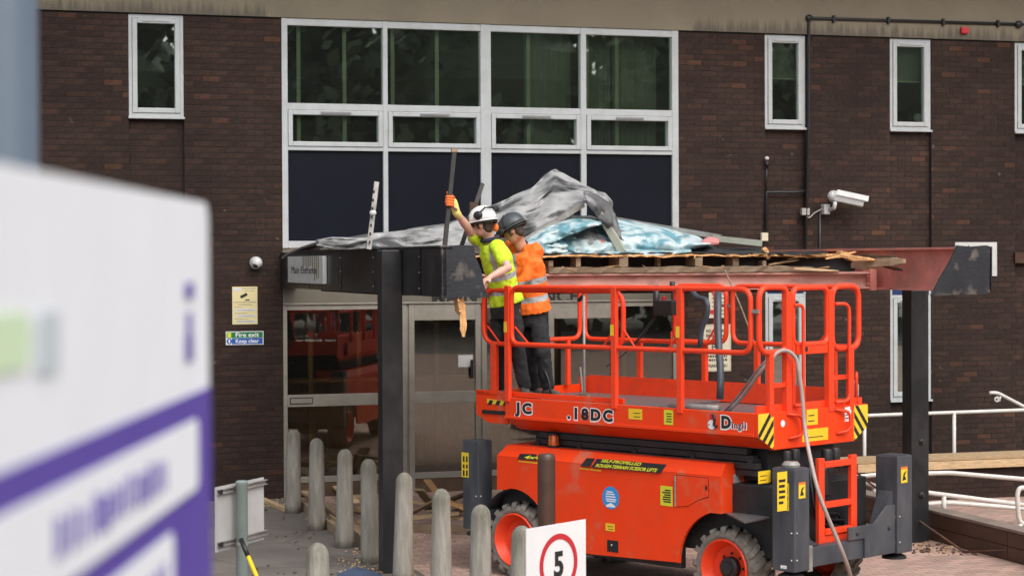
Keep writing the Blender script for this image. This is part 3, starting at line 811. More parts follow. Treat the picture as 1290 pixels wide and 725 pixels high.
# notices left of the entrance
FX = FR.to_3x3() @ Vector((1, 0, 0)); FZ = Vector((0, 0, 1))
def notice(name, u0, v0, u1, v1, mat, label, cat, d=0.012):
    a, z1_ = fac(u0, v0, d); b, z0_ = fac(u1, v1, d)
    o = MB().box(FR, a, b, -d, -0.009, z0_, z1_).build(name, mat, base=FR @ Matrix.Translation((a, -d, z0_)))
    tag(o, label, cat)
    return o, a, b, z0_, z1_
def strip(parent, a, b, z0_, z1_, mat, name='print', d=0.0125):
    return MB().box(FR, a, b, -d - 0.001, -d + 0.0004, z0_, z1_).build(name, mat, parent)
o, a, b, z0_, z1_ = notice('surveillance_notice', 292.5, 361, 324.5, 408, M['cream'], 'cream yellow camera surveillance notice on brick beside the entrance', 'notice')
wd, hh = b - a, z1_ - z0_
strip(o, a + wd * 0.05, a + wd * 0.35, z0_ + hh * 0.89, z0_ + hh * 0.96, M['pale_blue_label'])
for x0, x1, y0, y1 in ((0.12, 0.9, 0.355, 0.41), (0.15, 0.92, 0.20, 0.25), (0.15, 0.92, 0.05, 0.1)): strip(o, a + wd * x0, a + wd * x1, z0_ + hh * y0, z0_ + hh * y1, M['pale_blue_label'])
for x0, x1, y0, th in ((0.38, 0.95, 0.945, 0.012), (0.48, 0.88, 0.885, 0.012), (0.08, 0.94, 0.58, 0.014), (0.25, 0.78, 0.515, 0.014), (0.1, 0.4, 0.45, 0.01), (0.1, 0.6, 0.29, 0.01), (0.1, 0.6, 0.14, 0.01), (0.2, 0.85, 0.375, 0.008), (0.25, 0.85, 0.222, 0.008), (0.18, 0.88, 0.07, 0.014)):
    x = x0
    while x < x1:
        ww = rr.uniform(0.02, 0.06); strip(o, a + wd * x, a + wd * min(x + ww, x1), z0_ + hh * y0, z0_ + hh * (y0 + th * 1.3), M['grey_trim'], d=0.0137); x += ww + 0.018
cpt = fp(a + wd * 0.45, 0.0135, z0_ + hh * 0.755)
MB().bar(cpt - FX * 0.04 - FZ * 0.018, cpt + FX * 0.045 + FZ * 0.025, 0.002, 0.035).build('camera_symbol', M['ink'], o)
MB().bar(cpt + FX * 0.02 - FZ * 0.055, cpt + FX * 0.075 - FZ * 0.05, 0.002, 0.014).build('camera_symbol', M['ink'], o)
o, a, b, z0_, z1_ = notice('fire_exit_sign', 284.5, 417.3, 332, 433.5, M['white_ink'], 'green and blue sign reading Fire exit Keep clear', 'sign')
wd, hh = b - a, z1_ - z0_
gx = strip(o, a + wd * 0.02, b - wd * 0.02, z0_ + hh * 0.51, z1_ - hh * 0.05, M['green_ink'], 'green_panel')
bx = strip(o, a + wd * 0.16, b - wd * 0.02, z0_ + hh * 0.05, z0_ + hh * 0.49, M['blue_ink'], 'blue_panel')
text('Fire exit', fp(a + wd * 0.26, 0.0145, z0_ + hh * 0.58), FX, FZ, hh * 0.33, M['white_ink'], o, width=wd * 0.62, bold=0.015)
text('Keep clear', fp(a + wd * 0.26, 0.0145, z0_ + hh * 0.14), FX, FZ, hh * 0.29, M['white_ink'], o, width=wd * 0.62, bold=0.015)
strip(o, a + wd * 0.04, a + wd * 0.14, z0_ + hh * 0.55, z1_ - hh * 0.1, M['lime'], 'running_symbol', d=0.0142)
cc = fp(a + wd * 0.09, 0.0132, z0_ + hh * 0.27)
MB().lathe(Matrix.Translation(cc) @ Matrix.Rotation(FA, 4, 'Z') @ Matrix.Rotation(math.pi / 2, 4, 'X'), [(hh * 0.21, 0), (hh * 0.21, 0.0015)], 18).build('blue_disc', M['blue_ink'], o)
MB().bar(cc - FZ * hh * 0.12 + FN * 0.002, cc + FZ * hh * 0.13 + FN * 0.002, 0.002, 0.02, upv=FX).build('symbol', M['white_ink'], o)
# notices right of the entrance
o, a, b, z0_, z1_ = notice('no_smoking_notice', 885, 408.5, 921, 467, M['cream_pale'], 'cream no smoking notice on brick behind the platform rails', 'notice')
wd, hh = b - a, z1_ - z0_
fb = MB(); frame_rect(fb, a + 0.012, b - 0.012, z0_ + 0.012, z1_ - 0.012, 0.005, 0.0122, 0.0135); fb.build('border', M['grey_trim'], o)
for t, y in (('NO SMOKING', 0.83), ('BUILDING', 0.73), ('THANK YOU', 0.09)):
    text(t, fp(a + wd * 0.13, 0.0135, z0_ + hh * y), FX, FZ, hh * 0.065, M['ink'], o, width=wd * 0.74, bold=0.02)
for y in (0.30, 0.22):
    x = 0.14
    while x < 0.84:
        ww = rr.uniform(0.03, 0.09); strip(o, a + wd * x, a + wd * (x + ww), z0_ + hh * y, z0_ + hh * (y + 0.045), M['ink'], d=0.0125); x += ww + 0.025
cc = fp((a + b) / 2, 0.0135, z0_ + hh * 0.52)
ring = [cc + FX * math.cos(t * math.pi / 12) * hh * 0.105 + FZ * math.sin(t * math.pi / 12) * hh * 0.105 for t in range(24)]
MB().tube(ring, 0.008, 6, closed=True).build('no_smoking_ring', M['ink'], o)
MB().bar(cc - FX * hh * 0.07 + FZ * hh * 0.07, cc + FX * hh * 0.07 - FZ * hh * 0.07, 0.002, 0.014).build('ring_slash', M['ink'], o)
MB().bar(cc - FX * hh * 0.08, cc + FX * hh * 0.06, 0.002, 0.02).build('cigarette', M['ink'], o)
o, a, b, z0_, z1_ = notice('small_notice', 893, 366, 917, 400, M['cream_pale'], 'small cream notice on brick just above the no smoking notice', 'notice')
wd, hh = b - a, z1_ - z0_
for y in (0.85, 0.7, 0.55, 0.4, 0.25, 0.12): strip(o, a + wd * 0.15, a + wd * 0.85, z0_ + hh * y, z0_ + hh * (y + 0.05), M['grey_trim'])
strip(o, a + wd * 0.05, a + wd * 0.28, z0_ + hh * 0.15, z0_ + hh * 0.3, M['red_ink'], d=0.0135)
o, a, b, z0_, z1_ = notice('white_sign', 1203.5, 305, 1256, 347.5, M['white_plastic'], 'plain white sign board on brick behind the black canopy end', 'sign', d=0.03)
for u, v in ((1220, 310),): 
    x, z = fac(u, v, 0.03); MB().ell(fp(x, 0.031, z), 0.012, 0.012, 0.012).build('screw', M['dark_steel'], o)
q = fbox(1211.5, 34, 1221, 42.5, 0.036, 0.09)
tag(q.build('alarm_light', M['red_ink'], base=at_f(1216, 42), bevel=0.015), 'small red alarm light at the top of the wall below the band', 'alarm light')
q = fbox(1279, 318, 1300, 331, 0.009, 0.05)
tag(q.build('wall_vent', M['brown_post'], base=at_f(1285, 331)), 'brown air vent in the brick wall by the right edge', 'vent')
# ------------------------------------------------------------------ canopy
SLF, SRT, DFR = 0.20, 5.88, 8.0              # outer left face, right beam, front line
ZB0, ZB1 = 2.73, 3.18
CAN = thing('entrance_canopy', FR @ Matrix.Translation((0.1, -6.4, 0)), 'half demolished black canopy with red steel beams in front of the entrance', 'canopy')
def beamp(u, v, s):                           # pixel -> (d, z) on the plane s = const
    q = FRI @ onplane(u, v, FR @ Vector((s, 0, 0)), FX); return -q.y, q.z
MB().box(FR, 0.0, 0.205, -6.5, -6.295, 0.004, 3.17).build('column', M['black_paint'], CAN, bevel=0.008)
RC = MB().box(FR, 5.89, 6.10, -6.30, -6.09, 0.004, ZB0 - 0.003).build('column', M['black_paint'], CAN, bevel=0.008)
for v in (556, 623):                          # weld scars with bolts on the right column
    s, z = fac(1161, v, 6.30)
    MB().lathe(FR @ Matrix.Translation((s, -6.30, z)) @ Matrix.Rotation(math.pi / 2, 4, 'X'), [(0.032, 0), (0.032, 0.012), (0.018, 0.024), (0.018, 0.05)], 12).build('bolt', M['dark_steel'], RC, auto=40)
# left side fascia: two cladding sheets with a joint, red steel behind
MB().box(FR, SLF, SLF + 0.05, -6.292, -0.02, ZB0, ZB1).build('side_fascia', M['black_paint'], CAN, bevel=0.006)
MB().box(FR, SLF + 0.004, SLF + 0.05, -DFR, -6.502, ZB0, ZB1).build('side_fascia', M['black_paint'], CAN, bevel=0.006)
MB().box(FR, SLF - 0.02, SLF + 0.10, -DFR - 0.02, -0.9, ZB1 + 0.002, ZB1 + 0.022).build('edge_trim', M['black_worn'], CAN, bevel=0.004)
for d in (1.9, 3.7, 5.3, 7.2):
    MB().box(FR, SLF - 0.004, SLF - 0.0002, -d - 0.02, -d + 0.02, ZB0 + 0.004, ZB1 - 0.004).build('joint_cover', M['black_paint'], CAN)
    for z in (2.80, 2.95, 3.10): MB().ell(fp(SLF - 0.005, d, z), 0.008, 0.008, 0.008, nu=8, nv=6).build('screw', M['galv'], CAN)
# curved grey flashing peeled up by the wall
cf = MB(); vs, fs = [], []
pts = [(356.5, 324), (366, 317), (380, 311), (395, 306), (404, 303)]
for i, (u, v) in enumerate(pts):
    d, z = beamp(u, v, SLF - 0.01)
    vs += [fp(SLF - 0.03, d, z), fp(SLF + 0.25, d, z + 0.01), fp(SLF + 0.25, d, z - 0.012), fp(SLF - 0.03, d, z - 0.022)]
for i in range(len(pts) - 1):
    for k in range(4): fs.append((4 * i + k, 4 * i + (k + 1) % 4, 4 * i + 4 + (k + 1) % 4, 4 * i + 4 + k))
cf.add(vs, fs).build('curved_flashing', M['grey_trim'], CAN, smooth=True)
def ibeam(x0, x1, d0, d1, z0, z1, axis, tf=0.022, tw=0.016):
    mb = MB()
    if axis == 'd':                            # runs out from the wall
        mb.box(FR, x0, x1, -d1, -d0, z0, z0 + tf); mb.box(FR, x0, x1, -d1, -d0, z1 - tf, z1)
        c = (x0 + x1) / 2; mb.box(FR, c - tw / 2, c + tw / 2, -d1, -d0, z0 + tf, z1 - tf)
    else:
        mb.box(FR, x0, x1, -d1, -d0, z0, z0 + tf); mb.box(FR, x0, x1, -d1, -d0, z1 - tf, z1)
        c = -(d0 + d1) / 2; mb.box(FR, x0, x1, c - tw / 2, c + tw / 2, z0 + tf, z1 - tf)
    return mb
ibeam(SLF + 0.06, SLF + 0.22, 0.02, DFR - 0.02, ZB0 + 0.01, ZB1 - 0.01, 'd').build('steel_beam', M['red_oxide'], CAN)
ibeam(5.68, 5.87, 0.02, DFR - 0.06, ZB0, ZB1, 'd').build('steel_beam', M['red_oxide'], CAN)
MB().box(FR, 5.872, 5.888, -DFR + 0.042, -0.02, ZB0, ZB1).build('side_fascia', M['black_paint'], CAN)
ibeam(0.43, 5.60, 5.74, 5.90, 2.742, 2.925, 's').build('steel_beam', M['red_oxide_pale'], CAN)
MB().box(FR, 0.43, 5.60, -5.56, -5.53, 2.93, 3.098).build('void_shade_board', M['bitumen'], CAN)  # added black board standing in for the shade in the void behind the joists
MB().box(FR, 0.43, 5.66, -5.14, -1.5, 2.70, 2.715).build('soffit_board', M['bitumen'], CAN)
ibeam(0.43, 5.66, 2.6, 2.76, 2.742, 2.925, 's').build('steel_beam', M['red_oxide'], CAN)
MB().box(FR, 5.60, 5.675, -5.92, -5.72, 2.72, 2.95).build('end_plate', M['red_oxide'], CAN)
for z in (2.79, 2.88):
    for d in (5.77, 5.87):
        MB().lathe(FR @ Matrix.Translation((5.60, -d - 0.0, z)) @ Matrix.Rotation(-math.pi / 2, 4, 'Y'), [(0.018, 0), (0.018, 0.02)], 6).build('bolt', M['red_oxide'], CAN)
# cut remnants of the front fascia
def remnant(pts):
    mb = MB().prism([fp(s, DFR, z) for s, z in pts], -FN * 0.04); return mb.build('front_fascia_remnant', M['black_worn'], CAN)
remnant([(SLF + 0.0, ZB0 - 0.015), (0.42, ZB0 + 0.006), (0.53, ZB0 - 0.012), (0.645, ZB0 - 0.004), (0.60, 2.83), (0.575, 2.97), (0.52, 3.10), (0.505, ZB1 + 0.02), (0.36, ZB1 + 0.024), (SLF + 0.0, ZB1 + 0.01)])
remnant([(5.19, ZB0 - 0.03), (5.83, ZB0 - 0.02), (5.84, ZB1 + 0.0), (5.80, ZB1 + 0.012), (5.62, ZB1 + 0.0), (5.48, ZB1 + 0.012), (5.40, 3.03), (5.31, 2.90)])
# front edge timbers: joists, plywood deck, batten on the beam
for u, w_, e_, z_ in ((694, 0.05, 0.0, 3.06), (728, 0.05, 0.02, 3.098), (783, 0.10, 0.06, 3.098), (834, 0.035, -0.12, 3.098), (879, 0.085, 0.03, 3.09), (928, 0.07, -0.02, 3.098), (966, 0.04, -0.08, 3.05)):
    s, z = fac(u, 328, 5.80)
    MB().box(FR @ Matrix.Translation((s, -5.8, 0)) @ Matrix.Rotation(random.uniform(-0.12, 0.12), 4, 'Z'), -w_ / 2, w_ / 2, -e_, 0.24, 2.995, z_).build('joist', M['timber_old'], CAN)
sv = MB(); rg = random.Random(77)
for _ in range(46):
    u = rg.uniform(690, 1062); a, z = fac(u, rg.choice((321, 321, 336)) + rg.uniform(-1, 2), 5.84)
    p = fp(a, 5.84 + rg.uniform(-0.02, 0.05), z); q = p + FX * rg.uniform(-0.22, 0.22) + FZ * rg.uniform(-0.05, 0.03) + FN * rg.uniform(0, 0.06)
    sv.bar(p, q, rg.uniform(0.006, 0.022), rg.uniform(0.004, 0.012), taper=0.2)
tag(sv.build('splinters', M['timber_split'], CAN), kind='stuff')
def ragged(s0, s1, d0, d1, z0, z1, n=30, amp=0.05, seed=1):
    """sheet with a torn front edge"""
    rg = random.Random(seed); mb = MB(); vs, fs = [], []
    for i in range(n + 1):
        s = s0 + (s1 - s0) * i / n; e = d1 + rg.uniform(-amp, amp); zz = rg.uniform(-0.01, 0.01) - 0.018 * max(0.0, noise.noise(Vector((s * 2.3, seed, 0))))
        vs += [fp(s, d0, z0), fp(s, e, z0 + zz), fp(s, e, z1 + zz), fp(s, d0, z1)]
    for i in range(n):
        for k in range(4): fs.append((4 * i + k, 4 * i + (k + 1) % 4, 4 * i + 4 + (k + 1) % 4, 4 * i + 4 + k))
    fs += [(0, 1, 2, 3), tuple(4 * n + k for k in (3, 2, 1, 0))]
    return mb.add(vs, fs)
ragged(0.45, 4.3, 1.5, 5.86, 3.10, 3.114, 60, 0.04, 2).build('plywood_deck', M['timber_split'], CAN)
ragged(4.31, 5.30, 1.5, 5.70, 3.10, 3.118, 24, 0.09, 3).build('plywood_deck', M['timber_split'], CAN)
ragged(5.31, 5.66, 1.5, 5.0, 3.10, 3.118, 12, 0.12, 4).build('plywood_deck', M['timber_split'], CAN)
ragged(0.45, 5.2, 1.5, 5.75, 3.121, 3.138, 60, 0.06, 5).build('felt_layer', M['bitumen'], CAN)
ragged(4.7, 5.66, 1.5, 4.6, 3.121, 3.150, 20, 0.06, 6).build('felt_layer', M['bitumen'], CAN)
s0, _ = fac(688, 338, 5.82); s1, _ = fac(1052, 338, 5.82)
bt = MB(); nseg = 40; vs, fs = [], []; rg = random.Random(9)
for i in range(nseg + 1):
    t = i / nseg; s = s0 + (s1 - s0) * t
    th = 1.0 if t < 0.86 else max(0.12, 1 - (t - 0.86) / 0.14 * 0.85)
    z0_ = 2.928 + rg.uniform(0, 0.004); zt_ = z0_ + (0.062 + rg.uniform(-0.008, 0.006)) * th
    vs += [fp(s, 5.72, z0_), fp(s, 5.92 + rg.uniform(-0.01, 0.01), z0_), fp(s, 5.92 + rg.uniform(-0.012, 0.01), zt_), fp(s, 5.72, zt_)]
for i in range(nseg):
    for k in range(4): fs.append((4 * i + k, 4 * i + (k + 1) % 4, 4 * i + 4 + (k + 1) % 4, 4 * i + 4 + k))
fs += [(0, 1, 2, 3), tuple(4 * nseg + k for k in (3, 2, 1, 0))]
bt.add(vs, fs).build('timber_batten', M['timber_old'], CAN)

def splinter(u0, v0, u1, v1, d, w, h, mat, label, cat='wood scrap', name='splintered_board', d1=None, jag=0.35, seed=0):
    """board lying at distance d in front of the wall between two picture points, ends torn"""
    rg = random.Random(seed + int(u0)); d1 = d if d1 is None else d1
    a, za = fac(u0, v0, d); b, zb = fac(u1, v1, d1)
    p, q = fp(a, d, za), fp(b, d1, zb); ax = (q - p); L = ax.length; ax.normalize()
    x = ax.cross(Vector((0, 0, 1)))
    if x.length < 0.05: x = FX.copy()
    x.normalize(); y = x.cross(ax)
    n = 10; vs, fs = [], []
    for i in range(n + 1):
        t = i / n; k = 1.0
        if t < 0.15: k = 1 - jag * rg.uniform(0.6, 1.3) * (1 - t / 0.15)
        if t > 0.8: k = 1 - jag * rg.uniform(0.8, 1.6) * (t - 0.8) / 0.2
        k = max(0.15, k); c = p + ax * (L * t) + y * rg.uniform(-0.1, 0.1) * h + x * rg.uniform(-0.05, 0.05) * w
        for i1, j1 in ((-1, -1), (1, -1), (1, 1), (-1, 1)): vs.append(c + x * (i1 * w / 2 * k) + y * (j1 * h / 2 * k))
    for i in range(n):
        for k in range(4): fs.append((4 * i + k, 4 * i + (k + 1) % 4, 4 * i + 4 + (k + 1) % 4, 4 * i + 4 + k))
    fs += [(0, 1, 2, 3), tuple(4 * n + k for k in (3, 2, 1, 0))]
    rz = math.atan2(ax.y, ax.x)
    o = MB().add(vs, fs).build(name, mat, base=at(p, rz))
    return tag(o, label, cat)
G = 'broken timber on the canopy'
for arg in (
    (964, 322, 1058, 324, 5.62, 0.10, 0.016, M['timber_split'], 'long torn plywood strip along the canopy edge right of the flashing'),
    (968, 333, 1006, 327, 5.66, 0.05, 0.02, M['timber'], 'short pale wood splinter slanting up inside the canopy edge'),
    (1056, 318, 1086, 331, 5.60, 0.14, 0.06, M['timber_split'], 'bunch of splintered plywood poking up by the red beam'),
    (1078, 331, 1108, 343, 5.74, 0.05, 0.022, M['timber'], 'thin pale lath slanting down onto the red front beam'),
    (1074, 334, 1139, 328, 6.0, 0.10, 0.085, M['timber_old'], 'weathered joist end resting against the right side beam', 'wood scrap', 'splintered_board', 6.7),
    (1088, 322, 1127, 324, 6.1, 0.08, 0.035, M['timber_dark'], 'dark timber offcut lying on top of the weathered joist', 'wood scrap', 'splintered_board', 6.5),
    (1060, 322, 1100, 327, 6.05, 0.09, 0.03, M['timber_split'], 'orange brown plywood shard crossing above the weathered joist', 'wood scrap', 'splintered_board', 6.4),
    (1040, 326, 1078, 317, 5.9, 0.04, 0.02, M['timber_split'], 'thin raised plywood sliver left of the splintered bunch'),
    (985, 320, 1030, 318, 5.8, 0.12, 0.03, M['bitumen'], 'black felt covered board lying on the canopy right of the flashing'),
    (1000, 338, 1056, 341, 5.98, 0.05, 0.02, M['timber'], 'pale split lath along the right end of the front batten'),
    (1112, 334, 1136, 340, 6.2, 0.05, 0.03, M['rust'], 'rusty bracket scrap below the weathered joist end', 'metal scrap', 'splintered_board', 6.5),
    (962, 312, 968, 326, 5.68, 0.06, 0.05, M['timber_split'], 'small tuft of torn plywood at the end of the flashing'),
    (1010, 332, 1070, 336, 5.1, 0.12, 0.10, M['timber_dark'], 'dark joist piece inside the canopy right of the batten')):
    tag(splinter(*arg), group=G)
for i, (u0, v0, u1, v1) in enumerate(((575, 374, 578, 397), (582, 376, 584, 424))):
    lab = ('broad torn plywood flap hanging below the left fascia remnant', 'long narrow plywood sliver hanging below the left fascia remnant')[i]
    tag(splinter(u0, v0, u1, v1, DFR - 0.07, (0.14, 0.06)[i], 0.02, M['timber_split'], lab, jag=0.7), group=G)
# main entrance sign on the left fascia
d0, zz = beamp(367.5, 340, SLF); d1, zz1 = beamp(412, 340, SLF)
_, z1_ = beamp(368, 323, SLF); _, z0_ = beamp(368, 355.5, SLF)
MES = MB().box(FR, SLF - 0.05, SLF - 0.004, -d1, -d0, z0_, z1_).build('entrance_sign', M['white_plastic'], base=FR @ Matrix.Translation((SLF - 0.05, -d0, z0_)), bevel=0.003)
tag(MES, 'white box sign reading Main Entrance on the black canopy fascia', 'sign')
text('Main Entrance', fp(SLF - 0.0515, d0 + (d1 - d0) * 0.12, z0_ + (z1_ - z0_) * 0.36), FN, FZ, (z1_ - z0_) * 0.27, M['ink'], MES, width=(d1 - d0) * 0.72, bold=0.0)
st = MB(); rg = random.Random(4)
for i in range(9):
    x = d0 + (d1 - d0) * (0.45 + 0.052 * i); h = rg.uniform(0.3, 0.95) * (z1_ - z0_)
    st.box(FR, SLF - 0.0508, SLF - 0.0503, -x - (d1 - d0) * 0.03, -x, z1_ - h, z1_ - 0.002)
st.build('algae_streaks', pm('algae', (0.22, 0.21, 0.13), 0.7, var=0.3, scale=20), MES)

M['membrane_dark'] = pm('dark_roof_membrane', (0.10, 0.10, 0.102), 0.8, var=0.3, scale=5, alt=(0.26, 0.26, 0.26), alt_lo=0.5, alt_hi=0.62, dscale=3)
# ------------------------------------------------------------------ torn roofing on top of the canopy
def curve_at(pts, t):
    L = [0]
    for i in range(len(pts) - 1): L.append(L[-1] + math.dist(pts[i], pts[i + 1]))
    x = t * L[-1]
    for i in range(len(pts) - 1):
        if x <= L[i + 1] + 1e-9:
            k = (x - L[i]) / max(1e-9, L[i + 1] - L[i]); a, b = pts[i], pts[i + 1]
            return (a[0] + (b[0] - a[0]) * k, a[1] + (b[1] - a[1]) * k)
    return pts[-1]
def crumple(name, top, bot, dt, db, mat, label, cat, bulge=0.0, amp=0.03, fq=3.0, nx=70, ny=18, thick=0.012, seed=0, group=None):
    """sheet spanned between two profile lines, crumpled with noise"""
    vs, fs = [], []
    for i in range(nx + 1):
        t = i / nx
        (ut, vt), (ub, vb) = curve_at(top, t), curve_at(bot, t)
        for j in range(ny + 1):
            k = j / ny
            d = dt + (db - dt) * k + bulge * math.sin(math.pi * k)
            a, za = fac(ut + (ub - ut) * k, vt + (vb - vt) * k, d)
            p = fp(a, d, za)
            q = Vector((a * fq + seed, d * fq, za * fq * 1.3))
            e = 1.0 if 0 < j < ny else 0.35
            nn = (noise.noise(q) * 0.35 - (abs(noise.noise(q * 1.3 + Vector((1, 5, 9)))) - 0.25) * 1.5 - (abs(noise.noise(q * 2.7 + Vector((7, 3, 1)))) - 0.25) * 0.65 + noise.noise(q * 7.0) * 0.08)
            p = p + FN * (nn * amp * 1.6 * e) + FZ * (noise.noise(q * 1.7 + Vector((3, 9, 2))) * amp * 0.35 * e)
            vs.append(p)
    for i in range(nx):
        for j in range(ny):
            a = i * (ny + 1) + j; fs.append((a, a + ny + 1, a + ny + 2, a + 1))
    c = vs[len(vs) // 2]
    o = MB().add(vs, fs).build(name, mat, base=at(Vector((c.x, c.y, 3.14)), FA), smooth=True)
    sd_ = o.modifiers.new('solid', 'SOLIDIFY'); sd_.thickness = thick; sd_.offset = 0
    tag(o, label, cat, group)
    return o
crumple('roofing_membrane', [(400, 304.5), (440, 299), (500, 290.5), (560, 281.5), (590, 273), (622, 258), (655, 243), (668, 238), (684, 228), (701, 213.5), (722, 226), (743, 238), (758, 243), (769, 258), (776, 275), (782, 290)],
        [(400, 310), (440, 313.5), (500, 314), (560, 313), (600, 313), (634, 309), (655, 301), (672, 294), (700, 277), (735, 256), (742, 252), (748, 258), (752, 262), (757, 270), (766, 282), (784, 300)],
        4.2, 5.2, M['membrane'], 'large torn sheet of grey roofing membrane peaking above the canopy', 'roofing sheet', bulge=0.2, amp=0.14, fq=2.0, nx=150, ny=34)
crumple('insulation_sheet', [(655, 306), (664, 298), (690, 284), (715, 272), (742, 272), (756, 276), (765, 284)], [(668, 316), (676, 319), (700, 321), (730, 322), (750, 322), (765, 322), (778, 320)],
        4.6, 5.55, M['foil'], 'crumpled blue foil insulation under the lifted grey roofing flap', 'insulation', bulge=0.22, amp=0.13, fq=2.8, seed=5, group='blue foil insulation')
crumple('insulation_sheet', [(768, 275), (800, 279), (840, 287), (870, 295), (893, 306)], [(772, 322), (800, 321.5), (840, 318), (870, 313), (894, 309)],
        4.6, 5.35, M['foil'], 'long roll of pale blue foil insulation right of the grey flap', 'insulation', bulge=0.42, amp=0.07, fq=2.6, seed=11, group='blue foil insulation')
crumple('insulation_sheet', [(703, 314), (730, 316), (770, 314), (800, 312), (830, 313), (870, 314)], [(705, 322), (730, 322.5), (770, 323), (800, 322.5), (830, 321.5), (870, 317)],
        5.2, 5.75, M['foil'], 'flat blue foil strip folded along the canopy deck edge', 'insulation', bulge=0.1, amp=0.03, seed=3, ny=8, group='blue foil insulation')
crumple('insulation_sheet', [(662, 302), (680, 289), (700, 280), (722, 275), (744, 275.5), (757, 279)], [(670, 314), (686, 308), (704, 302), (720, 295), (740, 287), (757, 281.5)],
        5.25, 5.62, M['foil'], 'upper fold of blue foil insulation curling out under the lifted membrane', 'insulation', bulge=0.12, amp=0.05, fq=5, seed=21, nx=50, ny=14, group='blue foil insulation')
crumple('insulation_sheet', [(674, 305), (688, 303), (704, 300), (712, 306)], [(678, 319), (692, 320), (706, 319), (716, 316)],
        5.45, 5.7, M['foil'], 'small blue foil fold hanging down right beside the orange vest', 'insulation', bulge=0.1, amp=0.06, fq=6, seed=25, nx=30, ny=12, group='blue foil insulation')
crumple('roofing_flap', [(735, 241), (752, 245), (766, 255), (774, 272), (780, 288)], [(738, 256), (750, 268), (762, 284), (773, 296), (786, 303)],
        5.2, 5.45, M['membrane_dark'], 'dark grey membrane flap drooping down right of the peak', 'roofing sheet', bulge=0.12, amp=0.06, fq=3, seed=33, nx=40, ny=16)
crumple('roofing_scrap', [(718, 306), (728, 294), (740, 288), (755, 295), (762, 303)], [(722, 312), (735, 311), (745, 309), (755, 311), (764, 311)],
        5.2, 5.42, M['membrane'], 'small crumpled grey membrane scrap amid the blue insulation', 'roofing sheet', bulge=0.1, amp=0.03, seed=8, nx=30, ny=10)
crumple('foam_piece', [(753, 304), (758, 300), (766, 307)], [(754, 311), (760, 311.5), (768, 310)], 5.3, 5.45, M['pink_foam'], 'small pink foam piece beside the bent metal channel', 'foam', bulge=0.06, amp=0.01, nx=14, ny=8, thick=0.03)
crumple('foam_piece', [(884, 304), (893, 299), (906, 302)], [(886, 309), (894, 309), (905, 307)], 5.2, 5.3, M['pink_foam'], 'flat pink foam piece under the tip of the long flashing', 'foam', bulge=0.05, amp=0.01, nx=14, ny=8, thick=0.03)
crumple('felt_scrap', [(836, 318), (868, 312), (893, 308), (905, 312), (930, 313), (962, 312)], [(838, 321), (868, 320), (893, 320), (905, 320), (930, 320), (964, 319)], 4.9, 5.45, M['bitumen'], 'black torn roofing felt bunched along the deck right of the insulation', 'roofing felt', bulge=0.1, amp=0.05, seed=14, ny=8)
crumple('felt_scrap', [(655, 309), (665, 306), (680, 309), (701, 305)], [(657, 319), (665, 321), (680, 321), (703, 319)], 5.36, 5.5, M['bitumen'], 'black torn roofing felt beside the orange vest', 'roofing felt', bulge=0.06, amp=0.04, seed=15, ny=8, nx=30)
def flash(u0, v0, u1, v1, d0, d1, w, h, mat, label, name='metal_flashing', lip=True):
    a, za = fac(u0, v0, d0); b, zb = fac(u1, v1, d1); p, q = fp(a, d0, za), fp(b, d1, zb)
    ax = (q - p).normalized(); x = ax.cross(FZ).normalized(); y = x.cross(ax)
    if x.dot(FN) < 0: x = -x
    t = 0.006
    pr = [(-w / 2, h / 2), (w / 2, h / 2), (w / 2, -h / 2), (w / 2 - t, -h / 2), (w / 2 - t, h / 2 - t), (-w / 2, h / 2 - t)]
    o = MB().prism([p + x * i + y * j for i, j in pr], q - p).build(name, mat, base=at(p, FA))
    return tag(o, label, 'flashing', 'metal flashing strips on the canopy')
flash(769, 275, 908, 298.5, 4.2, 5.0, 0.10, 0.05, M['galv'], 'long pale metal flashing strip sloping down above the blue insulation')
flash(899, 300, 961, 306.5, 5.0, 5.3, 0.10, 0.065, M['flashing'], 'short greenish flashing strip lying by the beige socket box')
flash(754, 266, 785, 318, 5.38, 5.55, 0.06, 0.075, M['flashing'], 'bent olive metal channel standing out of the blue insulation')
flash(660, 303, 735, 257.5, 5.32, 5.3, 0.05, 0.05, M['galv'], 'pale metal edge strip along the lower lip of the lifted membrane')
# uprights poking out of the left fascia
def rod(name, u0, v0, u1, v1, w, th, mat, label, d0=7.9, d1=7.8, cat='metal strip'):
    a, za = fac(u0, v0, d0); b, zb = fac(u1, v1, d1)
    o = MB().bar(fp(a, d0, za), fp(b, d1, zb), w, th, upv=FN).build(name, mat, base=at(fp(a, d0, za), FA), bevel=0.002)
    return tag(o, label, cat)
st1 = rod('metal_strip', 464.5, 314, 474.5, 229, 0.05, 0.012, M['galv'], 'perforated grey metal strip standing on the black fascia left of the workers', d0=6.2, d1=6.0)
for k in range(7):
    a, za = fac(465.5 + 1.25 * k, 305 - 10.6 * k, 6.21)
    MB().box(FR @ Matrix.Translation((a, -6.215 + 0.013 * k * 1.0, za)), -0.009, 0.009, -0.004, 0.004, -0.016, 0.016).build('slot', M['ink'], st1)
a, za = fac(471, 268, 6.2); MB().ell(fp(a, 6.16, za), 0.035, 0.02, 0.03).build('rag_knot', M['white_plastic'], st1, smooth=True)
BAR1 = rod('pry_bar', 558.5, 328, 572.5, 187.5, 0.042, 0.03, M['dark_steel'], 'long dark steel bar held upright in the orange glove', d0=7.1, d1=7.0, cat='steel bar')
a, z = fac(572.5, 189, 7.0); MB().box(FR @ Matrix.Translation((a, -7.0, z)), -0.03, 0.03, -0.02, 0.02, -0.02, 0.012).build('bar_tip', M['timber_old'], BAR1)
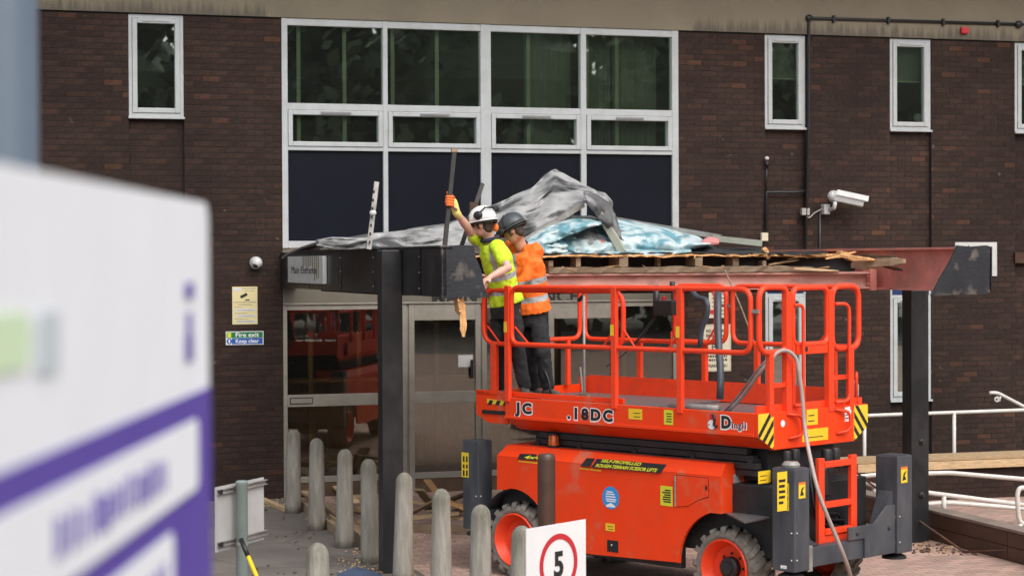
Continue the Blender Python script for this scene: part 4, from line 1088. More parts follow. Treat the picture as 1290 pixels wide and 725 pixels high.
BAR2 = rod('pry_bar', 575.5, 327, 608, 231, 0.042, 0.02, M['dark_steel'], 'rust tipped dark bar leaning behind the white helmet', d0=6.7, d1=6.4, cat='steel bar')
a, z = fac(597, 266, 6.55); MB().box(FR @ Matrix.Translation((a, -6.55, z)), -0.045, 0.04, -0.02, 0.02, -0.07, 0.09).build('rusty_plate', M['rust'], BAR2)

# ------------------------------------------------------------------ bollards
bol = []
for i, (ub, vb, ut, vt) in enumerate(((369, 645.3, 369.5, 540.6), (399, 666.5, 400, 551), (434, 688.8, 434, 564.7), (467, 709, 467.5, 577.4))):
    p = ground(ub, vb); r_ = ray(ut, vt); h = EYE + r_.z * (p.y / r_.y); bol.append((p, h))
for u, v in ((507, 594.5), (555, 614.5), (604, 635), (656, 661)):
    p = ground(u, v, 1.05); bol.append((Vector((p.x, p.y, 0)), 1.05))
p = ground(400, 683, 1.03); bol.append((Vector((p.x, p.y, 0)), 1.03))
ords = ['nearest the building wall', 'second from the building wall', 'third from the building wall', 'fourth from the wall, left of the black column', 'just right of the black column', 'between the black column and the slate outrigger leg', 'beside the left orange wheel', 'directly left of the speed sign']
bm0 = None
for i, (p, h) in enumerate(bol):
    pr = [(0.102, -0.02), (0.1, 0.1), (0.088, 0.6), (0.081, 0.945)]
    for k in range(1, 7):
        t = k / 6 * math.pi / 2; pr.append((0.081 * math.cos(t) + (0.002 if k == 6 else 0), 0.945 + 0.095 * math.sin(t)))
    if bm0 is None:
        o = MB().lathe(Matrix.Identity(4), pr, 22).build('concrete_bollard', M['concrete'], base=Matrix.Identity(4), smooth=True); bm0 = o.data
    else:
        o = bpy.data.objects.new('concrete_bollard', bm0); COL.objects.link(o)
    o.location = p; o.rotation_euler = (random.uniform(-0.02, 0.02), random.uniform(-0.02, 0.02), random.uniform(0, 6.28))
    o.scale = (1, 1, h / 1.04)
    lab = ('pale concrete bollard in the row, ' + ords[i]) if i < 8 else 'mossy concrete bollard standing alone in front of the row'
    tag(o, lab, 'bollard', 'concrete bollards by the entrance')
# brown post
c = W(688.5, 640, 15.5); c.z = 0
mb = MB().lathe(Matrix.Translation(c), [(0.07, -0.02), (0.07, 1.5), (0.066, 1.535), (0.055, 1.55)], 18)
tag(mb.build('brown_post', M['brown_post'], base=at(c), auto=35), 'tall dark brown round post in front of the orange lift body', 'post')

# ------------------------------------------------------------------ small signs
def board_frame(TL, TR):
    x = TR - TL; x.z = 0; w_ = x.length; x.normalize(); n_ = Vector((x.y, -x.x, 0))
    mt = Matrix((x, -n_, Vector((0, 0, 1)))).transposed().to_4x4(); return mt, w_, n_   # local x along the board, -y towards the camera
TL, TR = W(663, 665.5, 13.3), W(738, 653.5, 13.8)
fr, w5, n5 = board_frame(TL, TR); h5 = 0.60
zt5 = (TL.z + TR.z) / 2; B5 = Matrix.Translation((TL.x, TL.y, 0)) @ fr
S5 = thing('speed_sign', Matrix.Translation((TL.x, TL.y, 0)) @ fr, 'white square sign with red ring and number 5 beside a bollard', 'sign')
MB().box(B5, 0, w5, 0, 0.006, zt5 - h5, zt5).build('board', M['board_face'], S5, bevel=0.0015)
cx5, cz5 = w5 * 0.53, zt5 - 0.275
def ringm(r0, r1, y):
    vs, fs = [], []; n = 48
    for k in range(n):
        t = 2 * math.pi * k / n
        for r_ in (r0, r1):
            for yy in (y, y - 0.0015): vs.append(B5 @ Vector((cx5 + r_ * math.cos(t), yy, cz5 + r_ * math.sin(t))))
    for k in range(n):
        a, b = 4 * k, 4 * ((k + 1) % n)
        fs += [(a + 1, b + 1, b + 3, a + 3), (a, a + 2, b + 2, b), (a + 1, a, b, b + 1), (a + 2, a + 3, b + 3, b + 2)]
    return MB().add(vs, fs)
ringm(0.168, 0.208, -0.001).build('red_ring', M['red_ink'], S5)
text('5', B5 @ Vector((cx5 - 0.052, -0.001, cz5 - 0.082)), fr.to_3x3() @ Vector((1, 0, 0)), FZ, 0.165, M['ink'], S5, name='number', width=0.105, bold=0.035)
MB().tube([B5 @ Vector((w5 * 0.5, 0.06, -0.02)), B5 @ Vector((w5 * 0.5, 0.06, zt5 - 0.03))], 0.04, 14).build('post', M['post_green'], S5, auto=40)
MB().box(B5, 0.04, w5 - 0.04, 0.007, 0.03, zt5 - 0.1, zt5 - 0.065).build('rail', M['galv'], S5)
TL, TR = W(271.2, 613.8, 13.7), W(332.2, 600.2, 14.35)
fr, wb, nb = board_frame(TL, TR); ztb = (TL.z + TR.z) / 2; BK = Matrix.Translation((TL.x, TL.y, 0)) @ fr; hb = 0.45
SBK = thing('road_sign', BK, 'grey back of a road sign on a grey green post', 'sign')
MB().box(BK, 0, wb, 0, 0.005, ztb - hb, ztb).build('board', M['board_back'], SBK)
for z in (ztb - 0.035, ztb - hb + 0.05):
    mb = MB().box(BK, 0.02, wb + 0.02, -0.022, -0.001, z - 0.018, z - 0.012).box(BK, 0.02, wb + 0.02, -0.022, -0.001, z + 0.012, z + 0.018).box(BK, 0.02, wb + 0.02, -0.006, -0.001, z - 0.012, z + 0.012)
    mb.build('channel_rail', M['galv'], SBK)
    MB().box(BK, 0.018, 0.06, -0.026, -0.022, z - 0.016, z + 0.016).build('rail_end', M['ink'], SBK)
px_ = W(313, 640, 13.88); 
pc = BK.inverted() @ px_
MB().lathe(BK @ Matrix.Translation((pc.x, -0.072, 0)), [(0.042, -0.02), (0.042, ztb - 0.005), (0.044, ztb - 0.002), (0.044, ztb + 0.018), (0.03, ztb + 0.026)], 18).build('post', M['post_green'], SBK, auto=40)
for z in (ztb - hb + 0.035,):
    MB().lathe(BK @ Matrix.Translation((pc.x, -0.072, z)), [(0.0445, -0.012), (0.0445, 0.012)], 18).build('clamp', M['galv'], SBK, auto=40)
p0, p1 = W(303.5, 678.5, 13.62), W(313, 701, 13.55)
ax = (p1 - p0).normalized(); pe = p0 + ax * ((0.02 - p0.z) / ax.z)
HT = thing('yellow_handled_tool', at(pe), 'yellow tool with black grip leaning on the sign post', 'tool')
MB().tube([p0, p0 + ax * 0.14], [0.018, 0.0165], 12).build('grip', M['black_plastic'], HT, smooth=True)
MB().tube([p0 + ax * 0.14, pe], 0.0145, 12).build('handle', M['tool_yellow'], HT, smooth=True)

# ------------------------------------------------------------------ the big sign next to the photographer
XS = -0.43
def fs_(u, v):                                # pixel on the sign face -> (Y, z)
    q = onplane(u, v, Vector((XS, 0, 0)), Vector((1, 0, 0))); return q.y, q.z
yR, zT = fs_(262, 256)
BS = thing('information_sign', at(Vector((XS - 0.03, yR - 0.8, 0))), 'large out of focus white and purple sign board close to the camera', 'sign')
def panel(y0, y1, z0, z1, off, mat, name, r=0.02, t=0.002, corners=(1, 1, 1, 1)):
    pts = []
    cs = ((y1 - r, z1 - r, 0), (y0 + r, z1 - r, 1), (y0 + r, z0 + r, 2), (y1 - r, z0 + r, 3))
    for cy, cz, q in cs:
        for k in range(6):
            th = math.pi / 2 * (q + k / 5); pts.append((cy + r * math.cos(th), cz + r * math.sin(th)))
    return MB().prism([Vector((XS + off, y, z)) for y, z in pts], Vector((-t, 0, 0))).build(name, mat, BS)
panel(0.75, yR, 0.0, zT, 0.0, M['sign_white'], 'panel', r=0.03, t=0.06)
_, zp = fs_(258, 489)
panel(0.752, yR - 0.003, 0.4, zp, 0.0025, M['sign_purple'], 'purple_band', r=0.004)
y1a, z1t = fs_(245, 526); _, z1b_ = fs_(245, 614)
panel(0.9, y1a, z1b_, z1t, 0.005, M['sign_white'], 'name_plate', r=0.018)
y2a, z2t = fs_(214, 668)
panel(0.9, y2a, z2t - 0.12, z2t, 0.005, M['sign_white'], 'name_plate', r=0.018)
ic = M['sign_purple']
yq, zq = fs_(237, 366); panel(yq - 0.03, yq + 0.03, zq - 0.011, zq + 0.011, 0.003, ic, 'emblem_dot', r=0.010)
yq, zq = fs_(237, 410); panel(yq - 0.016, yq + 0.016, zq - 0.012, zq + 0.018, 0.003, ic, 'emblem_stem', r=0.006)
yq, zq = fs_(237, 440); panel(yq - 0.026, yq + 0.026, zq - 0.016, zq + 0.02, 0.003, ic, 'emblem_foot', r=0.006)
yq, zq = fs_(14, 432); panel(yq - 0.09, yq + 0.06, zq - 0.024, zq + 0.026, 0.003, M['sign_green'], 'logo_leaf', r=0.025)
yq, zq = fs_(58, 430); panel(yq - 0.045, yq + 0.045, zq - 0.03, zq + 0.028, 0.003, M['sign_greyteal'], 'logo_letter', r=0.01)
rg = random.Random(12)
def strokes(u0, u1, vmid, zc, hh, mat=M['sign_purple']):
    y, _ = fs_(u0, vmid); ye, _ = fs_(u1, vmid)
    while y < ye:
        w_ = rg.uniform(0.008, 0.02); panel(y, y + w_, zc - hh * rg.uniform(0.35, 0.5), zc + hh * rg.uniform(0.3, 0.55), 0.007, mat, 'letter_stroke', r=0.003)
        y += w_ + rg.uniform(0.012, 0.03)
strokes(62, 203, 600, (z1t + z1b_) / 2, 0.045)
strokes(112, 205, 715, z2t - 0.05, 0.05)
# street lamp post behind it
c = Vector(((6 - CX) / FPX * 3.4, 3.4, 0))
mb = MB().lathe(Matrix.Translation(c), [(0.085, -0.02), (0.085, 1.2), (0.062, 1.28), (0.055, 6.2)], 24)
LPT = thing('lamp_post', at(c), 'out of focus blue grey lamp post behind the big sign', 'lamp post')
mb.build('shaft', M['lamp_post'], LPT, auto=40)
MB().tube(rounded([c + Vector((0, 0, 6.1)), c + Vector((0, 0, 6.5)), c + Vector((-0.9, 0.0, 6.6))], 0.3), 0.035, 12).build('arm', M['lamp_post'], LPT, smooth=True)
MB().box(Matrix.Translation(c), -1.5, -0.85, -0.12, 0.12, 6.55, 6.66).build('lantern', M['grey_plastic'], LPT, bevel=0.03)

# ------------------------------------------------------------------ ramp, walls and handrails on the right
mb = MB().box(FR, 6.20, 6.40, -9.3, -1.6, 0.0, 0.30)
LW = mb.build('low_wall', M['timber_dark'], base=FR @ Matrix.Translation((6.3, -5, 0)))
tag(LW, 'low dark brown wall with pinkish coping right of the column', 'wall')
for k in range(8):
    MB().box(FR, 6.185, 6.415, -9.3 + k * 0.962 + 0.004, -9.3 + (k + 1) * 0.962 - 0.004, 0.301, 0.335).build('coping_stone', pm('coping', (0.20, 0.155, 0.125), 0.85, var=0.25, scale=4, bump=0.3) if k == 0 else bpy.data.materials['coping'], LW, bevel=0.006)
for j in range(2):
    for k in range(5):
        MB().box(FR, 6.188, 6.199, -9.28 + k * 1.54 + 0.006, -9.28 + (k + 1) * 1.54 - 0.006, 0.012 + j * 0.146, 0.15 + j * 0.146).build('sleeper', M['brown_post'], LW)
RW = MB().box(FR, 6.45, 15, -3.0, -2.8, 0.0, 0.505).build('ramp_wall', M['mortar'], base=FR @ Matrix.Translation((8, -2.9, 0)))
tag(RW, 'dark brick retaining wall of the ramp behind the white rails', 'wall')
rb2 = MB()
for c_ in range(7):
    x = 6.46 + (0.11 if c_ % 2 else 0)
    while x < 14.7:
        ob = None
        if x < 9.2:
            ob = bpy.data.objects.new('brick', bmesh_one); COL.objects.link(ob); ob.parent = RW
            ob.location = (x + 0.1078 - 8, -3.004 + 2.9 + 0.02 - 0.0, 0.0 + c_ * 0.0705 + 0.035)
        else:
            rb2.box(FR, x, x + 0.2155, -3.004, -2.99, c_ * 0.0705 + 0.003, c_ * 0.0705 + 0.067)
        x += 0.2255
tag(rb2.build('brickwork', M['brick'], RW), kind='stuff')
for i, (d0_, d1_, z0_, z1_) in enumerate(((2.55, 3.06, 0.508, 0.55), (3.0, 3.075, 0.40, 0.502))):
    o = MB().box(FR, (6.0, 6.9)[i], 14, -d1_, -d0_, z0_, z1_).build('timber_plank', M['timber'], base=FR @ Matrix.Translation((8, -d0_, z0_)), bevel=0.004)
    tag(o, ('wide pale timber plank laid along the ramp wall top', 'pale timber board fixed to the face of the ramp wall')[i], 'plank')
tag(MB().box(FR, 6.45, 15, -2.79, -0.01, 0.02, 0.16).build('ramp', M['concrete'], base=FR @ Matrix.Translation((8, -1, 0.02))), kind='structure')
def rail(name, label, runs, posts, r=0.024):
    """runs: list of [(u, v, d)], posts: (u, v_top, v_bottom, d)"""
    P = lambda u, v, d: fp(fac(u, v, d)[0], d, fac(u, v, d)[1])
    p0 = P(*runs[0][0])
    t = thing(name, at(Vector((p0.x, p0.y, 0)), FA), label, 'handrail', 'white handrails on the ramp')
    for rn in runs: MB().tube(rounded([P(*q) for q in rn], 0.08), r, 12).build('rail', M['rail_white'], t, smooth=True)
    for u, v0, v1, d in posts: MB().tube([P(u, v0, d), P(u, v1, d)], r, 12).build('post', M['rail_white'], t, smooth=True)
    return t
hr = rail('handrail', 'upper white two bar handrail along the building wall', [[(1060, 524.5, 1.6), (1120, 522, 1.6), (1290, 516, 1.6), (1330, 514.5, 1.6)], [(1105, 580, 1.6), (1290, 574.5, 1.6), (1330, 573, 1.6)]], [(1089, 523, 622, 1.6), (1202, 519, 618, 1.6), (1315, 515, 614, 1.6)])
P = lambda u, v, d: fp(fac(u, v, d)[0], d, fac(u, v, d)[1])
MB().lathe(Matrix.Translation(P(1086, 580, 1.55)) @ Matrix.Rotation(math.pi / 2, 4, 'X'), [(0.035, -0.03), (0.035, 0.03)], 12).build('clamp', M['black_plastic'], hr)
sc = rail('stair_handrail', 'white sloping stair handrail with a curled end by the right edge', [[(1246.5, 494.5, 0.5), (1256, 494, 0.5), (1300, 517, 0.5), (1330, 532, 0.5)]], [])
cv = [P(1256 + (4.0 - 0.14 * k) * math.cos(0.7 - k * 0.42) , 503 + (4.0 - 0.14 * k) * math.sin(0.7 - k * 0.42), 0.5) for k in range(22)]
MB().tube([P(1261, 497, 0.5)] + cv, 0.011, 8).build('scroll', M['rail_white'], sc, smooth=True)
rail('handrail', 'middle white handrail kinking in front of the timber plank', [[(1073, 620, 4.3), (1074, 602, 4.3), (1080, 600, 4.3), (1104, 597.5, 4.3), (1196, 595, 4.3), (1290, 603, 4.6), (1330, 606, 4.6)], [(1075, 602, 4.3), (1104, 612, 4.0)]], [(1101, 609, 625, 4.0)], 0.027)
rail('handrail', 'lower white double handrail with rounded loop beyond the low wall', [[(1150, 617, 5.6), (1168, 620, 5.6), (1290, 635.5, 5.6), (1330, 640, 5.6)], [(1150, 637, 5.3), (1170, 634.5, 5.3), (1195, 632.5, 5.3), (1290, 640, 5.3), (1330, 643, 5.3)],
     [(1300, 613.5, 5.9), (1284, 614, 5.9), (1281.5, 622, 5.9), (1283, 652, 5.9), (1287, 659, 5.9), (1300, 660, 5.9)]], [(1189, 624, 650, 5.6), (1285, 659, 672, 5.9)], 0.027)
# rods on the ground at the right
for i, (q, lab) in enumerate((([(1075, 593, 5.2), (1130, 655, 7.0), (1214, 695, 7.75)], 'long thin rusty rod leaning from behind the outrigger to the paving'), ([(1212, 696, 7.8), (1277, 684, 8.0)], 'rusty rod with black end lying by the low wall'))):
    pts = []
    for u, v, d in q:
        pts.append(P(u, v, d))
    if i == 0:
        e = ground(1214, 696); s_ = P(1078, 594, 5.0); pts = [s_, s_.lerp(e, 0.5) - Vector((0, 0, 0.02)), Vector((e.x, e.y, 0.016))]
    else:
        e = ground(1213, 697); s_ = ground(1277, 692, 0.12); pts = [Vector((e.x, e.y, 0.02)), s_]
    o = MB().tube(pts, 0.011, 8).build('steel_rod', M['rust'], base=at(Vector((e.x, e.y, 0.0))), smooth=True)
    tag(o, lab, 'rod', 'rusty rods on the paving')
    if i == 1: MB().ell(pts[1], 0.035, 0.035, 0.03).build('rod_end', M['black_plastic'], o, smooth=True)
# ------------------------------------------------------------------ timber and rubbish on the ground
def plank(u0, v0, u1, v1, w_, h_, mat, label, z0=0.0, z1=None, cat='plank', group='loose timber on the ground'):
    z1 = z0 if z1 is None else z1
    p, q = ground(u0, v0, z0 + h_ / 2), ground(u1, v1, z1 + h_ / 2)
    o = MB().bar(p, q, w_, h_).build('timber_offcut', mat, base=at(Vector((p.x, p.y, 0)), math.atan2(q.y - p.y, q.x - p.x)), bevel=0.003)
    return tag(o, label, cat, group)
plank(378, 632, 428, 668, 0.10, 0.11, M['timber_old'], 'yellowish timber edging between the first and second bollards')
plank(408, 638, 470, 690, 0.10, 0.13, M['timber_old'], 'timber edging beam behind the second and third bollards')
plank(505, 664, 606, 668, 0.12, 0.10, M['timber_old'], 'long timber edging beam lying behind the row by the outrigger')
plank(424, 612, 446, 631, 0.12, 0.03, M['timber'], 'pale plank end leaning between the second and third bollards', 0.1, 0.3)
plank(446, 640, 476, 645, 0.10, 0.05, M['timber'], 'short pale offcut left of the black column', 0.03)
plank(452, 657, 480, 661, 0.07, 0.04, M['timber'], 'small light offcut on the ground behind the fourth bollard', 0.0)
plank(518, 646, 560, 624, 0.13, 0.025, M['timber_old'], 'grey brown board slanting up in the rubble pile', 0.05, 0.30)
plank(522, 632, 572, 640, 0.06, 0.03, M['timber'], 'thin pale batten across the rubble pile', 0.18, 0.05)
plank(540, 640, 596, 618, 0.16, 0.03, M['timber_dark'], 'dark broken board at the back of the rubble pile', 0.05, 0.32)
plank(566, 648, 598, 634, 0.10, 0.05, M['timber_old'], 'brown block of wood beside the slate outrigger leg', 0.02, 0.12)
plank(538, 604, 552, 622, 0.09, 0.02, M['timber_split'], 'curled wood shaving on top of the rubble pile', 0.28, 0.2)
plank(330, 628, 362, 642, 0.08, 0.04, M['timber'], 'small yellow offcut at the foot of the brick wall', 0.0)
plank(490, 706, 540, 742, 0.09, 0.05, M['timber_old'], 'ochre edging strip between the fifth and sixth bollards', 0.0)
plank(382, 618, 404, 634, 0.10, 0.03, M['timber'], 'pale board end leaning between the first and second bollards', 0.05, 0.25)
plank(412, 650, 432, 662, 0.09, 0.05, M['timber'], 'ochre offcut low between the second and third bollards', 0.06)
plank(448, 624, 474, 634, 0.14, 0.03, M['timber'], 'tan board lying behind the gap of the third and fourth bollards', 0.12)
plank(446, 668, 478, 684, 0.12, 0.10, M['timber_old'], 'brown timber block behind the third and fourth bollards')
plank(516, 652, 575, 646, 0.08, 0.04, M['timber'], 'straight tan batten in front of the rubble pile', 0.10, 0.06)
plank(528, 616, 548, 640, 0.11, 0.03, M['timber_old'], 'steep weathered board at the left of the rubble pile', 0.35, 0.05)
plank(556, 628, 588, 640, 0.13, 0.04, M['timber_split'], 'orange brown broken board in the rubble pile middle', 0.2, 0.1)
plank(572, 624, 600, 622, 0.10, 0.03, M['timber_old'], 'short board wedged behind the slate outrigger leg', 0.25, 0.2)
dm = MB(); rg = random.Random(21)
def chips(u0, u1, v0, v1, n, smin, smax):
    for _ in range(n):
        p = ground(rg.uniform(u0, u1), rg.uniform(v0, v1)); s_ = rg.uniform(smin, smax)
        fr_ = Matrix.Translation((p.x, p.y, 0.006)) @ Matrix.Rotation(rg.uniform(0, 6.3), 4, 'Z') @ Matrix.Rotation(rg.uniform(-0.4, 0.4), 4, 'X')
        dm.box(fr_, -s_, s_, -s_ * rg.uniform(0.15, 0.6), s_ * 0.3, 0.0, rg.uniform(0.006, 0.02))
chips(330, 372, 628, 640, 40, 0.004, 0.022); chips(385, 420, 648, 664, 30, 0.004, 0.02); chips(425, 482, 690, 722, 70, 0.004, 0.024); chips(440, 520, 700, 745, 40, 0.004, 0.022)
chips(500, 640, 650, 720, 25, 0.004, 0.016); chips(1150, 1210, 676, 700, 50, 0.004, 0.03); chips(520, 600, 630, 655, 50, 0.01, 0.06)
o = dm.build('wood_chips', M['timber'], base=at(ground(440, 690)))
tag(o, 'scattered pale wood chips on the ground', 'wood chips', kind='stuff')
dm = MB()
chips(1150, 1290, 680, 700, 120, 0.01, 0.03); chips(300, 480, 640, 725, 60, 0.006, 0.02)
tag(dm.build('dead_leaves', M['timber_dark'], base=at(ground(1240, 700))), 'dark litter and dead leaves along the low wall', 'litter', kind='stuff')
mb = MB(); rg = random.Random(2)
for _ in range(60):
    p = ground(rg.uniform(407, 416), rg.uniform(660, 666)); a_ = rg.uniform(0, 6.3); l_ = rg.uniform(0.04, 0.14)
    d_ = Vector((math.cos(a_), math.sin(a_), 0)); q = Vector((p.x, p.y, 0.0))
    mb.add([q, q + d_ * 0.02 + FZ * l_ * 0.6 + d_.cross(FZ) * 0.02, q + d_ * 0.06 + FZ * l_, q + d_ * 0.02 + FZ * l_ * 0.6 - d_.cross(FZ) * 0.02], [(0, 1, 2, 3)])
tag(mb.build('weed', M['moss'], base=at(ground(411, 663))), 'small green weed at the foot of the second bollard', 'weed')
p0 = [ground(u, v) for u, v in ((424, 722), (446, 713), (476, 721), (492, 735), (450, 745))]
mb = MB().add([Vector((p.x, p.y, 0.006 + 0.01 * (i % 2))) for i, p in enumerate(p0)] + [Vector((sum(p.x for p in p0) / 5, sum(p.y for p in p0) / 5, 0.03))], [(i, (i + 1) % 5, 5) for i in range(5)])
o = mb.build('polythene_scrap', M['blue_sheet'], base=at(p0[0])); sd_ = o.modifiers.new('solid', 'SOLIDIFY'); sd_.thickness = 0.004
tag(o, 'scrap of dark blue polythene on the asphalt by the lone bollard', 'plastic sheet')
# ------------------------------------------------------------------ scissor lift
LIFT = thing('scissor_lift', LF @ Matrix.Translation((0.8, 1.6, 0)), 'bright orange rough terrain scissor lift lowered under the canopy', 'scissor lift')
OR, RL, GR, BK_ = M['lift_orange'], M['lift_rail'], M['lift_grey'], M['lift_black']
L3 = LF.to_3x3()
EX, EY = L3 @ Vector((1, 0, 0)), L3 @ Vector((0, 1, 0))       # across (away), along (to the left end)
PW, PL = 1.60, 3.10                                          # platform width and main length
# platform frame: hexagonal end section with chamfered lower corners
sec = [(0.0, 1.74), (0.0, 1.535), (0.21, 1.412), (PW - 0.21, 1.412), (PW, 1.535), (PW, 1.74)]
def endplate(a0, a1, mat, name, inset=0.0):
    return MB().prism([lp(b, a0, z) for b, z in sec], EY * (a1 - a0)).build(name, mat, LIFT, bevel=0.006)
MB().box(LF, 0.0, 0.03, 0.04, PL, 1.535, 1.74).build('side_panel', OR, LIFT, bevel=0.006)
MB().box(LF, PW - 0.03, PW, 0.04, PL, 1.535, 1.74).build('side_panel', OR, LIFT, bevel=0.006)
MB().box(LF, -0.012, 0.0, 0.04, PL, 1.535, 1.562).build('side_lip', OR, LIFT, bevel=0.003)
for b0, b1 in ((0.004, 0.21), (PW - 0.004, PW - 0.21)):
    MB().prism([lp(b0, 0.045, 1.530), lp(b1, 0.045, 1.415), lp(b1, 0.045, 1.45), lp(b0 + (b1 - b0) * 0.1, 0.045, 1.535)], EY * (PL - 0.05)).build('chamfer_plate', OR, LIFT)
MB().box(LF, 0.2, PW - 0.2, 0.05, PL, 1.415, 1.44).build('under_plate', BK_, LIFT)
MB().box(LF, 0.03, PW - 0.03, 0.04, PL, 1.655, 1.68).build('platform_floor', M['chequer'], LIFT)
EP = endplate(0.0, 0.038, OR, 'end_plate')
# extension deck sticking out at the left end
MB().box(LF, 0.05, 0.075, 1.60, 3.56, 1.742, 1.792).build('extension_sill', OR, LIFT, bevel=0.004)
MB().box(LF, PW - 0.075, PW - 0.05, 1.60, 3.56, 1.68, 1.86).build('extension_sill', OR, LIFT, bevel=0.004)
XP = MB().prism([lp(0.05, a, z) for a, z in ((3.11, 1.742), (3.55, 1.79), (3.56, 1.74), (3.56, 1.60), (3.55, 1.545), (3.39, 1.475), (3.11, 1.475))], EX * 0.025).build('extension_side', OR, LIFT, bevel=0.004)
MB().prism([lp(PW - 0.08, a, z) for a, z in ((3.11, 1.742), (3.55, 1.79), (3.56, 1.74), (3.56, 1.60), (3.55, 1.545), (3.39, 1.475), (3.11, 1.475))], EX * 0.025).build('extension_side', OR, LIFT)
MB().box(LF, 0.08, PW - 0.09, 1.65, 3.54, 1.684, 1.70).build('extension_floor', M['chequer'], LIFT)
MB().box(LF, 0.076, PW - 0.081, 3.545, 3.56, 1.55, 1.78).build('extension_front', OR, LIFT)
MB().box(LF, 0.035, 0.049, 3.12, 3.46, 1.565, 1.60).build('extension_slot', BK_, LIFT)
hz = MB().prism([lp(0.047, a, z) for a, z in ((3.115, 1.652), (3.40, 1.667), (3.40, 1.71), (3.115, 1.695))], EX * 0.003).build('hazard_strip', M['hazard_yellow'], LIFT)
for k in range(3):
    a = 3.13 + k * 0.105
    MB().prism([lp(0.0455, x, z) for x, z in ((a, 1.653), (a + 0.05, 1.655), (a + 0.02, 1.7), (a - 0.03 if k else a - 0.012, 1.697))], EX * 0.0015).build('stripe', M['ink'], hz)
# hazard plates on the end
def hazard(b0, b1, mirror):
    pts = [(0.0, 1.735), (0.215, 1.735), (0.215, 1.418), (0.205, 1.42), (0.0, 1.54)]
    f = (lambda b: PW - b) if mirror else (lambda b: b)
    h = MB().prism([lp(f(b) , -0.003, z) for b, z in pts], EY * 0.002).build('hazard_plate', M['hazard_yellow'], LIFT)
    for k in range(5):
        z = 1.80 - k * 0.118; w_ = 0.055
        q = [(0.0, z - 0.24), (0.21, z), (0.21, z - w_), (0.0, z - 0.24 - w_)]
        # clip the band to the plate outline
        poly = q
        def clip(poly, fn):
            out = []
            for i in range(len(poly)):
                a, b = poly[i], poly[(i + 1) % len(poly)]; fa, fb = fn(a), fn(b)
                if fa >= 0: out.append(a)
                if (fa >= 0) != (fb >= 0):
                    t = fa / (fa - fb); out.append((a[0] + (b[0] - a[0]) * t, a[1] + (b[1] - a[1]) * t))
            return out
        poly = clip(poly, lambda p: 1.735 - p[1])
        if poly: poly = clip(poly, lambda p: p[1] - (1.54 - (0.12 / 0.205) * p[0]) )
        if len(poly) > 2: MB().prism([lp(f(b), -0.0045, z_) for b, z_ in poly], EY * 0.0015).build('stripe', M['ink'], h)
hazard(0, 1, False); hazard(0, 1, True)
def sticker(kind, u0, v0, u1, v1, off, mat, plane=None, lines=3, name='label_sticker'):
    """small label on the side (kind s) or the end (kind e); off = b or a of its face"""
    if kind == 's':
        (a0, z1), (a1, z0) = side(u0, v0, off), side(u1, v1, off); a0, a1 = min(a0, a1), max(a0, a1)
        o = MB().box(LF, off - 0.002, off - 0.0002, a0, a1, z0, z1).build(name, mat, LIFT)
        for k in range(lines):
            z = z0 + (z1 - z0) * (0.15 + 0.7 * (k + 0.2) / max(1, lines)); MB().box(LF, off - 0.003, off - 0.002, a0 + (a1 - a0) * 0.15, a0 + (a1 - a0) * random.uniform(0.6, 0.85), z, z + (z1 - z0) * 0.07).build('print', M['ink'], o)
    else:
        (b0, z1), (b1, z0) = endp(u0, v0, off), endp(u1, v1, off)
        o = MB().box(LF, b0, b1, off - 0.002, off - 0.0002, z0, z1).build(name, mat, LIFT)
        for k in range(lines):
            z = z0 + (z1 - z0) * (0.15 + 0.7 * (k + 0.2) / max(1, lines)); MB().box(LF, b0 + (b1 - b0) * 0.15, b0 + (b1 - b0) * random.uniform(0.6, 0.85), off - 0.003, off - 0.002, z, z + (z1 - z0) * 0.07).build('print', M['ink'], o)
    return o
sticker('s', 792, 514, 809, 528.5, -0.001, M['yellow'], lines=2); sticker('s', 836.5, 515.5, 848, 535, -0.001, M['lime'], lines=4)
sticker('e', 1016, 515.5, 1030, 534, -0.001, M['yellow'], lines=2); sticker('e', 1010.5, 541, 1043, 553, -0.001, M['yellow'], lines=1); sticker('e', 1064, 512.5, 1072, 530, -0.001, M['white_ink'], lines=3)
b_, z_ = endp(986, 533, 0); MB().lathe(Matrix.Translation(lp(b_, -0.001, z_)) @ L3.to_4x4() @ Matrix.Rotation(math.pi / 2, 4, 'X'), [(0.03, 0), (0.03, 0.002)], 18).build('round_sticker', M['white_ink'], LIFT)
# lettering on the side panel, white outline under black
def ltext(body, u0, v0, u1, hgt, off=-0.0015, bold=0.06, mat=M['ink'], outline=True, d=0.0012, space=1.0):
    a0, z0 = side(u0, v0, 0.0); a1, _ = side(u1, v0, 0.0)
    if outline: text(body, lp(off + 0.0005, a0 + 0.012, z0 - 0.006), -EY, FZ, hgt * 1.06, M['white_ink'], LIFT, width=(a0 - a1) + 0.022, bold=bold + (0.055 if hgt > 0.06 else 0.05), depth=0.0008, space=space)
    return text(body, lp(off - 0.0012, a0, z0), -EY, FZ, hgt, mat, LIFT, width=a0 - a1, bold=bold, depth=0.0008, space=space)
ltext('JC', 649, 519, 670, 0.095, bold=0.05, space=1.35); ltext('.18DC', 715, 526, 772, 0.098, bold=0.05, space=1.35)
ltext('D', 909, 538.0, 921, 0.10, bold=0.05); ltext('ingli', 922, 538.6, 940, 0.058, bold=0.015, space=1.25)
